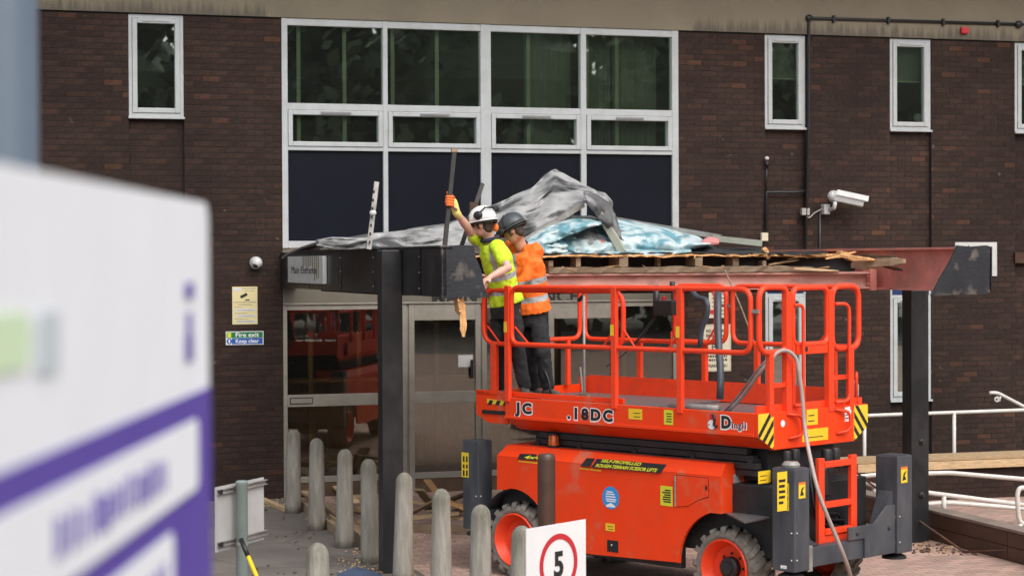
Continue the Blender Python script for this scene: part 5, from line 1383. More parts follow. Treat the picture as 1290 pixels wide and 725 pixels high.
# emblem beside the name: white round shape, crimson dot, black hooked stroke
a0, z0 = side(896.5, 534.5, 0)
SM = L3.to_4x4() @ Matrix.Rotation(-math.pi / 2, 4, 'Y')
MB().lathe(Matrix.Translation(lp(-0.0015, a0, z0)) @ SM, [(0.042, 0), (0.042, 0.002)], 20).build('emblem_disc', M['white_ink'], LIFT)
a1, z1 = side(897, 524, 0); MB().lathe(Matrix.Translation(lp(-0.004, a1, z1)) @ SM, [(0.022, 0), (0.022, 0.002)], 16).build('emblem_dot', M['crimson'], LIFT)
pts = [side(u, v, 0) for u, v in ((898.5, 521), (900.8, 527), (900, 535), (904, 537))]
MB().tube([lp(-0.006, a, z) for a, z in pts], [0.012, 0.012, 0.012, 0.014], 8).build('emblem_stroke', M['ink'], LIFT)
a1, z1 = side(893.5, 534.5, 0); MB().lathe(Matrix.Translation(lp(-0.004, a1, z1)) @ SM, [(0.007, 0), (0.007, 0.002)], 10).build('emblem_eye', M['ink'], LIFT)
# ------------------------------------------------------------------ guard rails
ZR, ZM = 2.805, 2.256
def loop(p0, p1, z0, z1, r=0.024, cr=0.11, name='guard_rail', skip=None):
    """rounded tube loop in the vertical plane through p0, p1 (b, a)"""
    pts = [lp(p0[0], p0[1], z0), lp(p1[0], p1[1], z0), lp(p1[0], p1[1], z1), lp(p0[0], p0[1], z1)]
    return MB().tube(rounded(pts, cr, 5, closed=True), r, 10, closed=True).build(name, RL, LIFT, smooth=True)
def post(b, a, z0, z1, w_=0.05, d_=0.04, name='guard_post'):
    return MB().box(LF, b - w_ / 2, b + w_ / 2, a - d_ / 2, a + d_ / 2, z0, z1).build(name, RL, LIFT, bevel=0.006)
def brace(b, a, da, z0=2.262, h=0.16):
    return MB().tube([lp(b, a, z0 + h), lp(b, a + da, z0)], 0.009, 6).build('brace', RL, LIFT)
def straight(p, q, r=0.024, name='rail_bar'):
    return MB().tube([lp(*p), lp(*q)], r, 10).build(name, RL, LIFT, smooth=True)
# near side: main loop and its posts
loop((0.015, 0.09), (0.015, 3.02), ZM, ZR)
for a in (3.06, 1.665, 0.875): post(0.004, a, 1.70, ZR + 0.012, 0.045, 0.062)
for a in (3.06, 1.665, 0.875):
    o = sticker('s', 0, 0, 1, 1, 0, M['hazard_yellow'], lines=0) if False else MB().box(LF, -0.0225, -0.0185, a - 0.008, a + 0.03, 2.37, 2.47).build('post_sticker', M['hazard_yellow'], LIFT)
# extension loop inside it, left end rounded
loop((0.075, 1.62), (0.075, 3.47), ZM - 0.005, ZR - 0.03, cr=0.16)
for a, da in ((3.40, -0.17), (3.02, -0.19), (1.72, 0.14), (1.6, -0.14)): brace(0.06, a, da)
post(0.075, 3.32, 1.79, ZM, 0.05, 0.075); post(0.075, 3.12, 1.79, ZM, 0.04, 0.03)
brace(0.02, 0.99, 0.0); brace(0.02, 0.885, 0.15)
# far side
loop((PW - 0.015, 0.09), (PW - 0.015, 1.56), ZM, ZR); loop((PW - 0.075, 1.72), (PW - 0.075, 3.47), ZM - 0.005, ZR - 0.02)
loop((PW - 0.015, 1.64), (PW - 0.015, 2.30), ZM, ZR); 
for a in (0.35, 1.25, 1.9, 2.75): post(PW - 0.03, a, 1.70, ZM, 0.045, 0.055)
brace(PW - 0.03, 1.75, 0.12); brace(PW - 0.03, 0.4, 0.14)
MB().box(LF, PW - 0.10, PW - 0.085, 0.3, 3.4, 1.69, 1.88).build('toe_board', RL, LIFT)
# outer extension end rail (left end)
loop((0.12, 3.50), (PW - 0.12, 3.50), ZM, ZR - 0.02)
for b in (0.3, 1.3): post(b, 3.50, 1.78, ZM)
# ladder end: two fixed loops and the gate between
A0 = 0.02
loop((0.04, A0), (0.44, A0), ZM, ZR + 0.015, r=0.027, cr=0.12); loop((0.51, A0), (1.02, A0), 2.31, ZR + 0.005, r=0.026, cr=0.09, name='gate'); loop((1.085, A0), (1.49, A0), ZM, ZR + 0.012, r=0.027, cr=0.12)
post(0.19, A0, 1.70, ZM, 0.06, 0.05); post(0.43, A0, 1.70, 2.78, 0.075, 0.06); post(0.515, A0 + 0.01, 1.70, 2.74, 0.045, 0.05); post(1.045, A0, 1.70, 2.79, 0.08, 0.06); post(1.36, A0, 1.70, ZM, 0.065, 0.05)
MB().box(LF, 0.55, 1.0, A0 - 0.02, A0 + 0.02, 2.225, 2.31).build('gate_bar', RL, LIFT, bevel=0.006)
MB().box(LF, 0.64, 0.70, A0 - 0.024, A0 - 0.0205, 2.25, 2.29).build('gate_latch', M['ink'], LIFT)
for b0, b1 in ((0.50, 0.60), (1.10, 1.28)):
    MB().tube(rounded([lp(b0, -0.01, 2.66), lp(b1, -0.03, 2.66), lp(b1, -0.03, 1.78), lp(b0, -0.01, 1.78)], 0.08), 0.016, 10).build('grab_handle', RL, LIFT, smooth=True)
for b0, s_ in ((0.40, 1), (1.10, 1)):
    MB().tube(rounded([lp(b0, -0.004, 1.715), lp(b0 + 0.16 * s_, -0.05, 1.69), lp(b0 + 0.17 * s_, -0.05, 1.52), lp(b0 + 0.02, -0.004, 1.50)], 0.06), 0.014, 8).build('grab_handle', RL, LIFT, smooth=True)
for z in (2.0, ): MB().box(LF, 1.08, 1.4, A0 - 0.012, A0 + 0.012, z - 0.02, z + 0.02).build('gate_bar', RL, LIFT); MB().box(LF, 0.20, 0.43, A0 - 0.012, A0 + 0.012, 1.95, 1.99).build('gate_bar', RL, LIFT)
MB().box(LF, 0.03, PW - 0.03, 0.04, 0.06, 1.70, 1.80).build('end_toe_board', RL, LIFT)
# extinguisher holder at the far corner
MB().tube(rounded([lp(1.50, 0.05, 1.74), lp(1.50, 0.05, 2.02), lp(1.60, 0.12, 2.02), lp(1.60, 0.12, 1.74)], 0.05), 0.014, 8).build('bracket', RL, LIFT, smooth=True)
MB().lathe(Matrix.Translation(lp(1.54, 0.10, 1.80)), [(0.035, 0), (0.04, 0.02), (0.04, 0.11), (0.02, 0.15)], 14).build('fluid_bottle', M['grey_plastic'], LIFT, smooth=True)
# hinge clips between far loops
MB().box(LF, PW - 0.03, PW, 1.56, 1.72, 2.60, 2.63).build('hinge_pin', M['steel'], LIFT); MB().box(LF, 0.0, 0.03, -0.0, 0.10, 2.60, 2.63).build('hinge_pin', M['steel'], LIFT)
# control box hanging on the far rail
a, z = side(842, 385, PW - 0.25)
CB = MB().box(LF, PW - 0.36, PW - 0.16, a - 0.14, a + 0.10, z - 0.09, z + 0.055).build('control_box', M['black_plastic'], LIFT, bevel=0.012)
MB().lathe(Matrix.Translation(lp(PW - 0.26, a + 0.05, z + 0.055)), [(0.022, 0), (0.022, 0.015), (0.03, 0.02), (0.03, 0.035)], 14).build('stop_button', M['red_ink'], CB, auto=40)
MB().tube([lp(PW - 0.26, a - 0.06, z + 0.055), lp(PW - 0.26, a - 0.06, z + 0.17)], 0.012, 8).build('joystick', M['black_plastic'], CB)
MB().tube([lp(PW - 0.26, a - 0.06, z + 0.15), lp(PW - 0.26, a - 0.06, z + 0.24)], 0.026, 10).build('joystick_grip', M['black_plastic'], CB, smooth=True)
MB().tube([lp(PW - 0.2, a + 0.2, z + 0.2), lp(PW - 0.2, a + 0.2, z - 0.1)], [0.028, 0.04], 10).build('cable_boot', M['black_plastic'], CB, smooth=True)
q0, q1 = lp(PW - 0.2, a + 0.2, z - 0.1), lp(PW - 0.3, a + 0.78, z - 0.62)
cpts = []
for k in range(120):
    t = k / 119; c = q0.lerp(q1, t) - FZ * 0.10 * math.sin(math.pi * t) * 0.6
    r_ = 0.018 if t < 0.45 else 0.002
    cpts.append(c + EX * r_ * math.cos(k * 1.6) + FZ * r_ * math.sin(k * 1.6))
MB().tube(cpts, 0.006, 5).build('coiled_cable', M['black_plastic'], CB, smooth=True)
# ------------------------------------------------------------------ scissor stack, chassis
for j in range(4):
    z0 = 1.17 + 0.062 * j
    for b0, b1 in ((0.20, 0.28), (1.32, 1.40)):
        MB().box(LF, b0 - 0.02 * (j % 2), b1 - 0.02 * (j % 2), 0.12 + 0.05 * j, 3.0 - 0.06 * j, z0, z0 + 0.055).build('scissor_arm', BK_, LIFT, bevel=0.004)
for a in (0.25, 0.9, 1.6, 2.3, 2.85): MB().tube([lp(0.19, a, 1.30), lp(1.41, a, 1.30)], 0.028, 10).build('pivot_shaft', BK_, LIFT)
MB().box(LF, 0.32, 1.28, 0.15, 3.0, 1.12, 1.40).build('scissor_core', BK_, LIFT)
MB().box(LF, 0.16, 1.44, -0.10, 3.30, 0.48, 1.10).build('chassis_frame', BK_, LIFT, bevel=0.01)
MB().box(LF, 0.10, 0.159, 0.95, 2.45, 0.30, 0.60).build('side_sump', BK_, LIFT)
# engine hood, near side (and its twin on the far side)
H0, H1 = 0.413, 3.215
WC = [(0.395, 0.365), (3.0, 0.365)]
AR = 0.50
def hood(b_out, sgn, nm):
    T = 0.52
    # side outline with two wheel arches
    out = [(H0, 1.168), (H0, 0.845)]
    c = WC[0]
    t0 = math.asin((0.845 - c[1]) / AR)
    for k in range(9):
        t = t0 + (0.0 - t0) * k / 8; out.append((c[0] + AR * math.cos(t), c[1] + AR * math.sin(t)))
    out += [(c[0] + AR + 0.004, 0.37)]
    out += [(1.97, 0.335), (2.46, 0.36)]
    c = WC[1]
    for k in range(11):
        t = math.pi - (math.pi - math.asin((0.835 - c[1]) / AR)) * 0 - (math.pi * 0.5 + 0.05) * k / 10
        out.append((c[0] + AR * math.cos(t), c[1] + AR * math.sin(t)))
    out += [(3.10, 0.845), (H1, 0.838), (H1, 1.168)]
    mb = MB()
    n = len(out)
    lean = lambda z: 0.0
    ov = [lp(b_out + lean(z), a, z) for a, z in out]
    iv = [lp(b_out + sgn * 0.03 + lean(z), a, z) for a, z in out]
    mb.add(ov + iv, [tuple(range(n)), tuple(range(2 * n - 1, n - 1, -1))] + [(i, (i + 1) % n, (i + 1) % n + n, i + n) for i in range(n) if i != n - 1])
    sd_ = mb.build(nm, OR, LIFT)
    # bevel and top, end faces
    mb = MB()
    bv = b_out + sgn * 0.075
    be = b_out + sgn * T
    P_ = [lp(b_out, H0, 1.1685), lp(b_out, H1, 1.1685), lp(bv, H1 - 0.07, 1.272), lp(bv, H0 - 0.0, 1.272), lp(be, H1 - 0.07, 1.285), lp(be, H0, 1.285)]
    mb.add(P_, [(0, 1, 2, 3), (3, 2, 4, 5)])
    tp = mb.build('hood_top', OR, LIFT)
    s2 = tp.modifiers.new('solid', 'SOLIDIFY'); s2.thickness = 0.004; s2.offset = 0
    mb = MB().prism([lp(b_out + sgn * 0.002, H0 + 0.002, 0.846), lp(b_out + sgn * 0.002, H0 + 0.002, 1.166), lp(bv, H0 + 0.002, 1.270), lp(be, H0 + 0.002, 1.283), lp(be, H0 + 0.002, 0.846)], EY * 0.02)
    mb.build('hood_end', OR, LIFT)
    mb = MB().prism([lp(b_out + sgn * 0.004, H1 - 0.004, 0.84), lp(b_out + sgn * 0.004, H1 - 0.004, 1.166), lp(bv, H1 - 0.074, 1.270), lp(be, H1 - 0.074, 1.283), lp(be, H1 - 0.004, 0.84)], -EY * 0.02)
    mb.build('hood_end', OR, LIFT)
    return sd_
HS = hood(0.0, 1, 'hood_side'); hood(PW, -1, 'hood_side')
for w_ in range(2):                                    # inner arch liners
    c = WC[w_]
    vs, fs = [], []
    for k in range(13):
        t = math.pi * k / 12
        for b in (0.035, 0.40): vs.append(lp(b, c[0] + (AR - 0.004) * math.cos(t), c[1] + (AR - 0.004) * math.sin(t)))
    for k in range(12): fs.append((2 * k, 2 * k + 1, 2 * k + 3, 2 * k + 2))
    if w_ == 1:
        o = MB().add(vs, fs).build('arch_liner', BK_, LIFT, smooth=True); o.modifiers.new('solid', 'SOLIDIFY').thickness = 0.006
# seam, hatch, handle recess, stickers on the hood
a0, z0 = side(863, 597, 0); a1, z1 = side(893, 640, 0)
hp = [side(u, v, 0) for u, v in ((852.5, 598), (892, 602), (892.5, 625), (882, 628), (867, 636.5), (852.5, 637.5))]
HD = MB().prism([lp(-0.006, a, z) for a, z in hp], EX * 0.0055).build('hatch', OR, LIFT, bevel=0.0015)
HB = MB().prism([lp(-0.0012, a + (0.006 if a > 0.62 else -0.006), z + (0.006 if z > 1.0 else -0.006)) for a, z in hp], EX * 0.001).build('hatch_gap', M['ink'], LIFT)
a, z = side(851.5, 599, 0); a2, z2 = side(851.5, 637, 0); MB().tube([lp(-0.010, a, z), lp(-0.010, a, z2)], 0.008, 8).build('hatch_hinge', M['galv'], HD)
a, z = side(890.5, 614, 0); MB().box(LF, -0.009, -0.0055, a - 0.01, a + 0.012, z - 0.018, z + 0.018).build('hatch_lock', M['ink'], HD)
sticker('s', 832, 611, 847.5, 637.5, -0.0015, M['lime'], lines=6)
sticker('s', 763, 658, 774.5, 669, -0.0015, M['yellow'], lines=2)
a0, z0 = side(765, 679, 0); a1, z1 = side(779, 697, 0)
hd = MB().box(LF, -0.004, 0.0015, min(a0, a1), max(a0, a1), z1 + 0.01, z0).build('hood_latch', M['black_plastic'], LIFT, bevel=0.003)
a, z = side(771, 686, 0); MB().ell(lp(-0.006, a, z), 0.01, 0.01, 0.012).build('latch_key', M['steel'], hd)
ac, zc = side(769.5, 626.5, 0)
DS = MB().lathe(Matrix.Translation(lp(-0.0015, ac, zc)) @ SM, [(0.105, 0), (0.105, 0.0015)], 30).build('round_decal', M['sky_ink'], LIFT)
for zz, w0, w1 in ((0.055, -0.03, 0.05), (0.035, -0.05, 0.06), (0.012, -0.06, 0.06), (-0.012, -0.07, 0.06), (-0.03, -0.06, 0.05)): MB().box(LF, -0.0042, -0.003, ac + w0, ac + w1, zc + zz - 0.006, zc + zz + 0.005).build('print', M['white_ink'], DS)
MB().prism([lp(-0.0042, ac + x, zc + z) for x, z in ((-0.055, -0.085), (0.055, -0.085), (0.055, -0.07), (0, -0.045), (-0.055, -0.07))], EX * 0.0012).build('print', M['white_ink'], DS)
def bev(u, v):                                          # picture point on the sloping bevel
    p0_, p1_, p2_ = lp(0, H0, 1.1685), lp(0, H1, 1.1685), lp(0.075, H0, 1.272)
    nn = (p1_ - p0_).cross(p2_ - p0_).normalized()
    if nn.dot(-EX) < 0: nn = -nn
    return onplane(u, v, p0_ + nn * 0.004, nn), nn
def bevpoly(pts, mat, name, parent=LIFT, lift_=0.0):
    q = [bev(u, v) for u, v in pts]
    return MB().prism([p + n_ * lift_ for p, n_ in q], q[0][1] * 0.0012).build(name, mat, parent)
for pts in ([(739, 576.5), (750, 577), (743, 587.5), (731, 586.5)], [(752, 577.2), (840, 584.5), (832, 595.5), (775, 590.5), (745, 588)]): bevpoly(pts, M['ink'], 'decal')
bevpoly([(655, 571), (676, 571.5), (676, 579.5), (652, 577.5)], M['ink'], 'decal')
def bevtext(body, u0, v0, u1, v1, h, mat, slant=0.25):
    p, n_ = bev(u0, v0); q, _ = bev(u1, v1); x = (q - p); up2 = n_.cross(x).normalized()
    text(body, p + n_ * 0.003, x, up2, h, mat, LIFT, width=x.length, bold=0.02, slant=slant, depth=0.0006)
bevtext('SELF-PROPELLED', 757, 581.6, 807, 586.2, 0.030, M['lime']); bevtext('ROUGH-TERRAIN SCISSOR LIFTS', 750, 587.6, 827, 594.2, 0.034, M['lime']); bevtext('4x4', 660, 577.2, 680, 578.2, 0.036, M['lime'])
for (u0, v0, u1, v1) in ((653, 579.5, 678, 582), (730.5, 588.5, 742, 589.8), (743.5, 590, 757, 591.5)):
    a0, z0 = side(u0, v0, 0); a1, z1 = side(u1, v1, 0); MB().prism([lp(-0.0012, a0, z0), lp(-0.0012, a1, z1), lp(-0.0012, a1, z1 - 0.012), lp(-0.0012, a0, z0 - 0.012)], EX * 0.001).build('yellow_line', M['yellow'], LIFT)
b0, z0 = endp(924, 597, H0 - 0.001); b1, z1 = endp(932.5, 627, H0 - 0.001)
MB().box(LF, b0, b1, H0 - 0.004, H0 + 0.001, z1, z0).build('end_label', M['grey_plastic'], LIFT, bevel=0.004)
sticker('e', 955, 593.5, 970.5, 607, 0.13 - 0.24, M['yellow'], lines=2)
# step plate over the right wheel
sp = [(912, 644), (950, 640), (970, 650.5), (938, 657)]
MB().prism([ground(u, v, 0.845) for u, v in sp], -FZ * 0.012).build('step_plate', M['chequer'], LIFT)
# beacon
bc = lp(0.16, 2.60, 1.277)
BC = MB().lathe(Matrix.Translation(bc), [(0.055, 0), (0.055, 0.02)], 18).build('beacon', M['black_plastic'], LIFT, auto=40)
MB().lathe(Matrix.Translation(bc + FZ * 0.02), [(0.052, 0), (0.05, 0.085), (0.04, 0.10)], 18).build('beacon_lens', M['amber'], BC, auto=40)
MB().lathe(Matrix.Translation(bc + FZ * 0.12), [(0.054, 0), (0.05, 0.012)], 18).build('beacon_cap', M['black_plastic'], BC, auto=40)
for k in range(6):
    t = k * math.pi / 3; o_ = Vector((math.cos(t), math.sin(t), 0)) * 0.056; MB().tube([bc + o_, bc + o_ + FZ * 0.125], 0.003, 5).build('beacon_guard', M['black_plastic'], BC)
# ------------------------------------------------------------------ wheels
def wheel(b_c, a_c, z_c, yaw, out):
    """out: -1 near side (outer face towards -x)"""
    R_, RI, WD = 0.355, 0.262, 0.29
    fr = LF @ Matrix.Translation((b_c, a_c, z_c)) @ Matrix.Rotation(yaw, 4, 'Z') @ Matrix.Rotation(-math.pi / 2 if out < 0 else math.pi / 2, 4, 'Y')   # local z = outward
    base = LF @ Matrix.Translation((b_c, a_c, 0))
    ty = MB()
    prof = [(RI - 0.005, WD / 2 - 0.02), (RI + 0.03, WD / 2), (R_ - 0.05, WD / 2 - 0.005), (R_ - 0.024, WD / 2 - 0.03), (R_ - 0.016, 0.0), (R_ - 0.024, -WD / 2 + 0.03), (R_ - 0.05, -WD / 2 + 0.005), (RI, -WD / 2)]
    ty.lathe(fr, prof, 40, cap=False)
    T = ty.build('wheel', M['rubber'], LIFT, smooth=True)
    nl = 17; lg = MB()
    for k in range(nl):
        for sgn in (1, -1):
            t = 2 * math.pi * (k + (0.5 if sgn < 0 else 0)) / nl
            rows = []
            for i, (zf, r0_, r1_) in enumerate(((0.04, R_ - 0.03, R_ + 0.012), (0.52, R_ - 0.03, R_ + 0.012), (0.93, R_ - 0.05, R_ + 0.002), (1.0, R_ - 0.075, R_ - 0.02))):
                tt = t + 0.20 * (1 - zf) * sgn; hw = 0.062 + 0.018 * zf
                for r_ in (r0_, r1_):
                    for e in (-1, 1):
                        rows.append(fr @ Vector((r_ * math.cos(tt + e * hw), r_ * math.sin(tt + e * hw), sgn * zf * WD / 2 * 1.01)))
            f = []
            for i in range(3):
                a = 4 * i; b = 4 * (i + 1)
                f += [(a, a + 1, b + 1, b), (a + 2, b + 2, b + 3, a + 3), (a, b, b + 2, a + 2), (a + 1, a + 3, b + 3, b + 1)]
            f += [(0, 2, 3, 1), (12, 13, 15, 14)]
            lg.add(rows, f)
    tag(lg.build('tread_lugs', M['rubber'], T), kind='stuff')
    rm_ = MB().lathe(fr, [(RI, WD / 2 - 0.012), (RI - 0.012, WD / 2 + 0.002), (RI - 0.024, WD / 2 - 0.01), (RI - 0.035, WD / 2 - 0.05), (RI - 0.06, WD / 2 - 0.075), (RI - 0.075, 0.03), (0.12, 0.015), (0.10, 0.02), (0.02, 0.02)], 36, cap=False)
    rm_.build('rim', RL, T, auto=35)
    hb = MB().lathe(fr, [(0.10, 0.021), (0.098, 0.07), (0.085, 0.085), (0.06, 0.088), (0.055, 0.11), (0.03, 0.115)], 24)
    hb.build('hub', BK_, T, auto=35)
    for k in range(8):
        t = 2 * math.pi * k / 8; MB().lathe(fr @ Matrix.Translation((0.125 * math.cos(t), 0.125 * math.sin(t), 0.018)), [(0.011, 0), (0.011, 0.016)], 6).build('wheel_nut', M['dark_steel'], T)
    return T
wheel(0.15, WC[0][0], WC[0][1], R(0), -1); wheel(0.15, WC[1][0], WC[1][1], R(4), -1)
wheel(PW - 0.15, WC[0][0], WC[0][1], 0, 1); wheel(PW - 0.15, WC[1][0], WC[1][1], 0, 1)
for a in (WC[0][0], WC[1][0]): MB().tube([lp(0.2, a, 0.365), lp(1.4, a, 0.365)], 0.06, 12).build('axle', BK_, LIFT)
# ------------------------------------------------------------------ outriggers
def leg(b0, a0, b1, a1, ends=True):
    LG = MB().box(LF, b0, b1, a0, a1, 0.42, 1.29).build('outrigger_leg', GR, LIFT, bevel=0.006)
    MB().lathe(Matrix.Translation(lp((b0 + b1) / 2, (a0 + a1) / 2, 0.36)), [(0.11, 0), (0.11, 0.02), (0.05, 0.05), (0.05, 0.06)], 20).build('foot_pad', BK_, LG, auto=40)
    for z in (0.52, 0.75): 
        MB().ell(lp(b0 + 0.03, a0 - 0.002, z), 0.01, 0.008, 0.01).build('bolt', M['steel'], LG); MB().ell(lp(b0 - 0.002, a0 + 0.03, z), 0.01, 0.008, 0.01).build('bolt', M['steel'], LG)
    MB().box(LF, b0 + 0.012, b1 - 0.012, a0 + 0.012, a1 - 0.012, 1.2905, 1.297).build('cap_plate', M['lift_grey'], LG)
    return LG
LG1 = leg(-0.02, -0.40, 0.19, -0.165); LG2 = leg(1.49, -0.40, 1.72, -0.165)
LG3 = leg(-0.02, 3.46, 0.17, 3.68); LG4 = leg(1.47, 3.46, 1.68, 3.68)
MB().lathe(Matrix.Translation(lp(0.09, -0.28, 1.297)), [(0.075, 0), (0.08, 0.02), (0.06, 0.045)], 16).build('cap_knob', M['galv'], LG1, auto=40)
MB().box(LF, -0.02, 1.70, 3.40, 3.455, 0.45, 0.62).build('outrigger_beam', GR, LIFT, bevel=0.006)
# front frame between the legs at the ladder end
MB().box(LF, 0.195, 1.485, -0.36, -0.20, 0.43, 0.60).build('outrigger_beam', GR, LIFT, bevel=0.008)
MB().box(LF, 0.25, 1.45, -0.197, -0.10, 0.45, 0.58).build('frame_shelf', BK_, LIFT)
MB().prism([lp(0.195, -0.33, z) if False else lp(b, -0.33, z) for b, z in ((0.195, 0.605), (0.42, 0.605), (0.30, 0.66), (0.195, 0.80))], EY * 0.03).build('gusset', GR, LIFT)
MB().prism([lp(b, -0.38, z) for b, z in ((1.02, 0.43), (1.485, 0.43), (1.485, 0.86), (1.36, 0.86), (1.16, 0.72), (0.78, 0.72), (0.78, 0.61), (1.02, 0.605))], EY * 0.022).build('side_plate', GR, LIFT, bevel=0.004)
MB().prism([lp(1.487, -0.36, z) if False else lp(b, -0.35, z) for b, z in ((1.487, 0.605), (1.30, 0.605), (1.487, 0.98))], EY * 0.15).build('gusset', GR, LIFT)
for b in (0.9, 1.38): MB().ell(lp(b, -0.385, 0.66), 0.018, 0.012, 0.018).build('bolt', M['dark_steel'], LIFT)
MB().box(LF, 0.20, 0.27, -0.375, -0.361, 0.40, 0.62).build('lug_plate', M['galv'], LIFT, bevel=0.004)
# ladder
LB0, LB1, LAA = 0.50, 1.06, -0.22
LAD = MB().box(LF, LB0, LB0 + 0.085, LAA - 0.05, LAA - 0.01, 0.55, 1.335).build('ladder', RL, LIFT, bevel=0.005)
MB().box(LF, LB1 - 0.085, LB1, LAA - 0.05, LAA - 0.01, 0.55, 1.335).build('stile', RL, LAD, bevel=0.005)
for z in (1.25, 0.90, 0.665): MB().box(LF, LB0 + 0.086, LB1 - 0.086, LAA - 0.06, LAA - 0.0, z, z + 0.05).build('rung', RL, LAD, bevel=0.005)
MB().box(LF, LB0 + 0.086, LB1 - 0.086, LAA - 0.045, LAA - 0.015, 0.56, 0.66).build('kick_plate', RL, LAD, bevel=0.005)
# motors and pipes behind the ladder
for b, a, z, r_, h in ((0.86, -0.05, 0.98, 0.07, 0.24), (0.70, -0.03, 0.95, 0.06, 0.3), (1.0, -0.02, 0.64, 0.09, 0.14), (0.62, 0.0, 0.62, 0.10, 0.2), (0.9, -0.06, 1.24, 0.05, 0.14), (1.05, -0.04, 1.26, 0.045, 0.12), (0.35, -0.04, 1.27, 0.04, 0.13), (0.45, -0.05, 1.27, 0.045, 0.14)):
    MB().lathe(Matrix.Translation(lp(b, a, z)), [(r_, 0), (r_, h * 0.85), (r_ * 0.8, h)], 14).build('pump_housing', M['black_plastic'], LIFT, auto=40)
for k, (b0, b1) in enumerate(((0.60, 1.0), (0.66, 1.05), (0.72, 1.08))):
    MB().tube(rounded([lp(b0, -0.09, 1.25), lp(b0, -0.14, 0.85 - 0.06 * k), lp(b1, -0.14, 0.80 - 0.06 * k), lp(b1, -0.09, 0.65)], 0.08), 0.014, 8).build('hydraulic_hose', M['black_plastic'], LIFT, smooth=True)
sticker('e', 979, 594.5, 991.5, 642, -0.4015, M['yellow'], lines=5); sticker('e', 0, 0, 0, 0, 0, M['yellow']) if False else None
b0, z0 = endp(1006, 607.5, -0.402); b1, z1 = endp(1014.5, 626.5, -0.402)
def estick(u0, v0, u1, v1):
    b0, z1 = endp(u0, v0, -0.402); b1, z0 = endp(u1, v1, -0.402)
    o = MB().box(LF, b0, b1, -0.4035, -0.4015, z0, z1).build('warning_sticker', M['hazard_yellow'], LIFT)
    MB().prism([lp(b0 + (b1 - b0) * x, -0.4045, z0 + (z1 - z0) * y) for x, y in ((0.2, 0.15), (0.8, 0.2), (0.55, 0.45), (0.85, 0.75), (0.4, 0.6))], EY * 0.0008).build('print', M['ink'], o)
    MB().box(LF, b0, b1, -0.4045, -0.4036, z1 - (z1 - z0) * 0.14, z1).build('header', M['ear_orange'], o)
estick(1006, 607.5, 1014.5, 626.5); estick(1135, 588, 1143, 607)
a0, z1 = side(979, 607, -0.0205)
def sstick(u0, v0, u1, v1, b):
    (a0, z1), (a1, z0) = side(u0, v0, b), side(u1, v1, b)
    o = MB().box(LF, b - 0.002, b - 0.0005, min(a0, a1), max(a0, a1), z0, z1).build('warning_sticker', M['hazard_yellow'], LIFT)
    for y0, y1 in ((0.62, 0.85), (0.36, 0.52), (0.05, 0.28)):
        for k in range(2): MB().box(LF, b - 0.003, b - 0.002, min(a0, a1) + 0.012 + 0.045 * k, min(a0, a1) + 0.035 + 0.045 * k, z0 + (z1 - z0) * y0, z0 + (z1 - z0) * y1).build('print', M['ink'], o)
sstick(981, 607, 994, 643, -0.0205); sstick(581.5, 569, 590.5, 601, -0.0205)
sticker('s', 983.5, 711, 991, 716, -0.0205, M['white_ink'], lines=1)
# ------------------------------------------------------------------ loose things on the platform
def ltube(name, pts, r, mat, label, cat, rr_=0.1, n=10):
    P_ = [lp(*q) for q in pts]
    o = MB().tube(rounded(P_, rr_, 6), r, n).build(name, mat, base=at(P_[0]), smooth=True)
    return tag(o, label, cat)
def lside(u, v, b): a, z = side(u, v, b); return (b, a, z)
def lend(u, v, a): b, z = endp(u, v, a); return (b, a, z)
gp = ground(1079, 752, 0.02); q = LFI @ gp
ltube('air_hose', [lside(916, 519, 0.35), lside(935, 500, 0.30), lside(962, 462, 0.15), lend(984, 438, -0.03), lend(1003, 447, -0.07), lend(1010, 490, -0.09), lend(1014, 545, -0.12), lend(1030, 620, -0.42), lend(1066, 706, -0.50), (q.x, q.y, 0.02)], 0.018, M['hose'], 'pinkish grey hose looped over the platform end down to the ground', 'hose', 0.2)
ltube('slim_hose', [lside(912, 519, 0.38), lside(930, 499, 0.33), lside(957, 461, 0.18), lend(980, 441, 0.10), lend(990, 445, 0.12), lend(992, 500, 0.14)], 0.011, M['galv'], 'slim grey hose running beside the thicker hose on the platform', 'hose', 0.2)
ltube('slate_pipe', [lside(904.5, 366, 0.7), lside(904.5, 420, 0.6), lside(908, 470, 0.45), lside(907, 502, 0.40)], 0.034, M['slate_hose'], 'thick slate grey pipe standing on the platform near the notices', 'pipe', 0.3)
ltube('slate_pipe', [lside(872, 366, 1.2), lside(878, 375, 1.15), lside(891, 377, 1.1), lside(892, 395, 1.1), lside(883, 415, 1.1), lside(882, 436, 1.1)], 0.026, M['slate_hose'], 'bent thin slate grey pipe hanging over the rail by the control box', 'pipe', 0.12)
ltube('long_lath', [lside(913, 340, 1.75), lside(934, 388, 1.72), lside(955, 444, 1.66)], 0.009, M['timber_old'], 'thin brown lath leaning behind the rails under the beam', 'lath')
t0, t1 = lside(735.5, 372, 0.9), lside(736, 500, 0.75)
o = ltube('long_scraper', [t0, t1], 0.014, M['galv'], 'long pale handled scraper standing on the platform behind the workers', 'tool')
MB().tube([lp(*t0), lp(t0[0], t0[1] + 0.07, t0[2] - 0.05)], 0.022, 8).build('handle_end', M['black_plastic'], o)
MB().box(LF @ Matrix.Translation(t1), -0.015, 0.015, -0.06, 0.06, -0.0, 0.03).build('blade', M['timber_old'], o)
MB().tube([lp(*lside(731, 462, 0.76)), lp(*lside(735, 500, 0.75))], 0.009, 6).build('hook', M['galv'], o)
cpts = [lside(u, v, 0.55) for u, v in ((668, 452), (682, 457), (692, 480), (694, 500))]
ltube('black_cable', cpts, 0.012, M['black_plastic'], 'black cable arching beside the workers legs on the platform', 'cable')
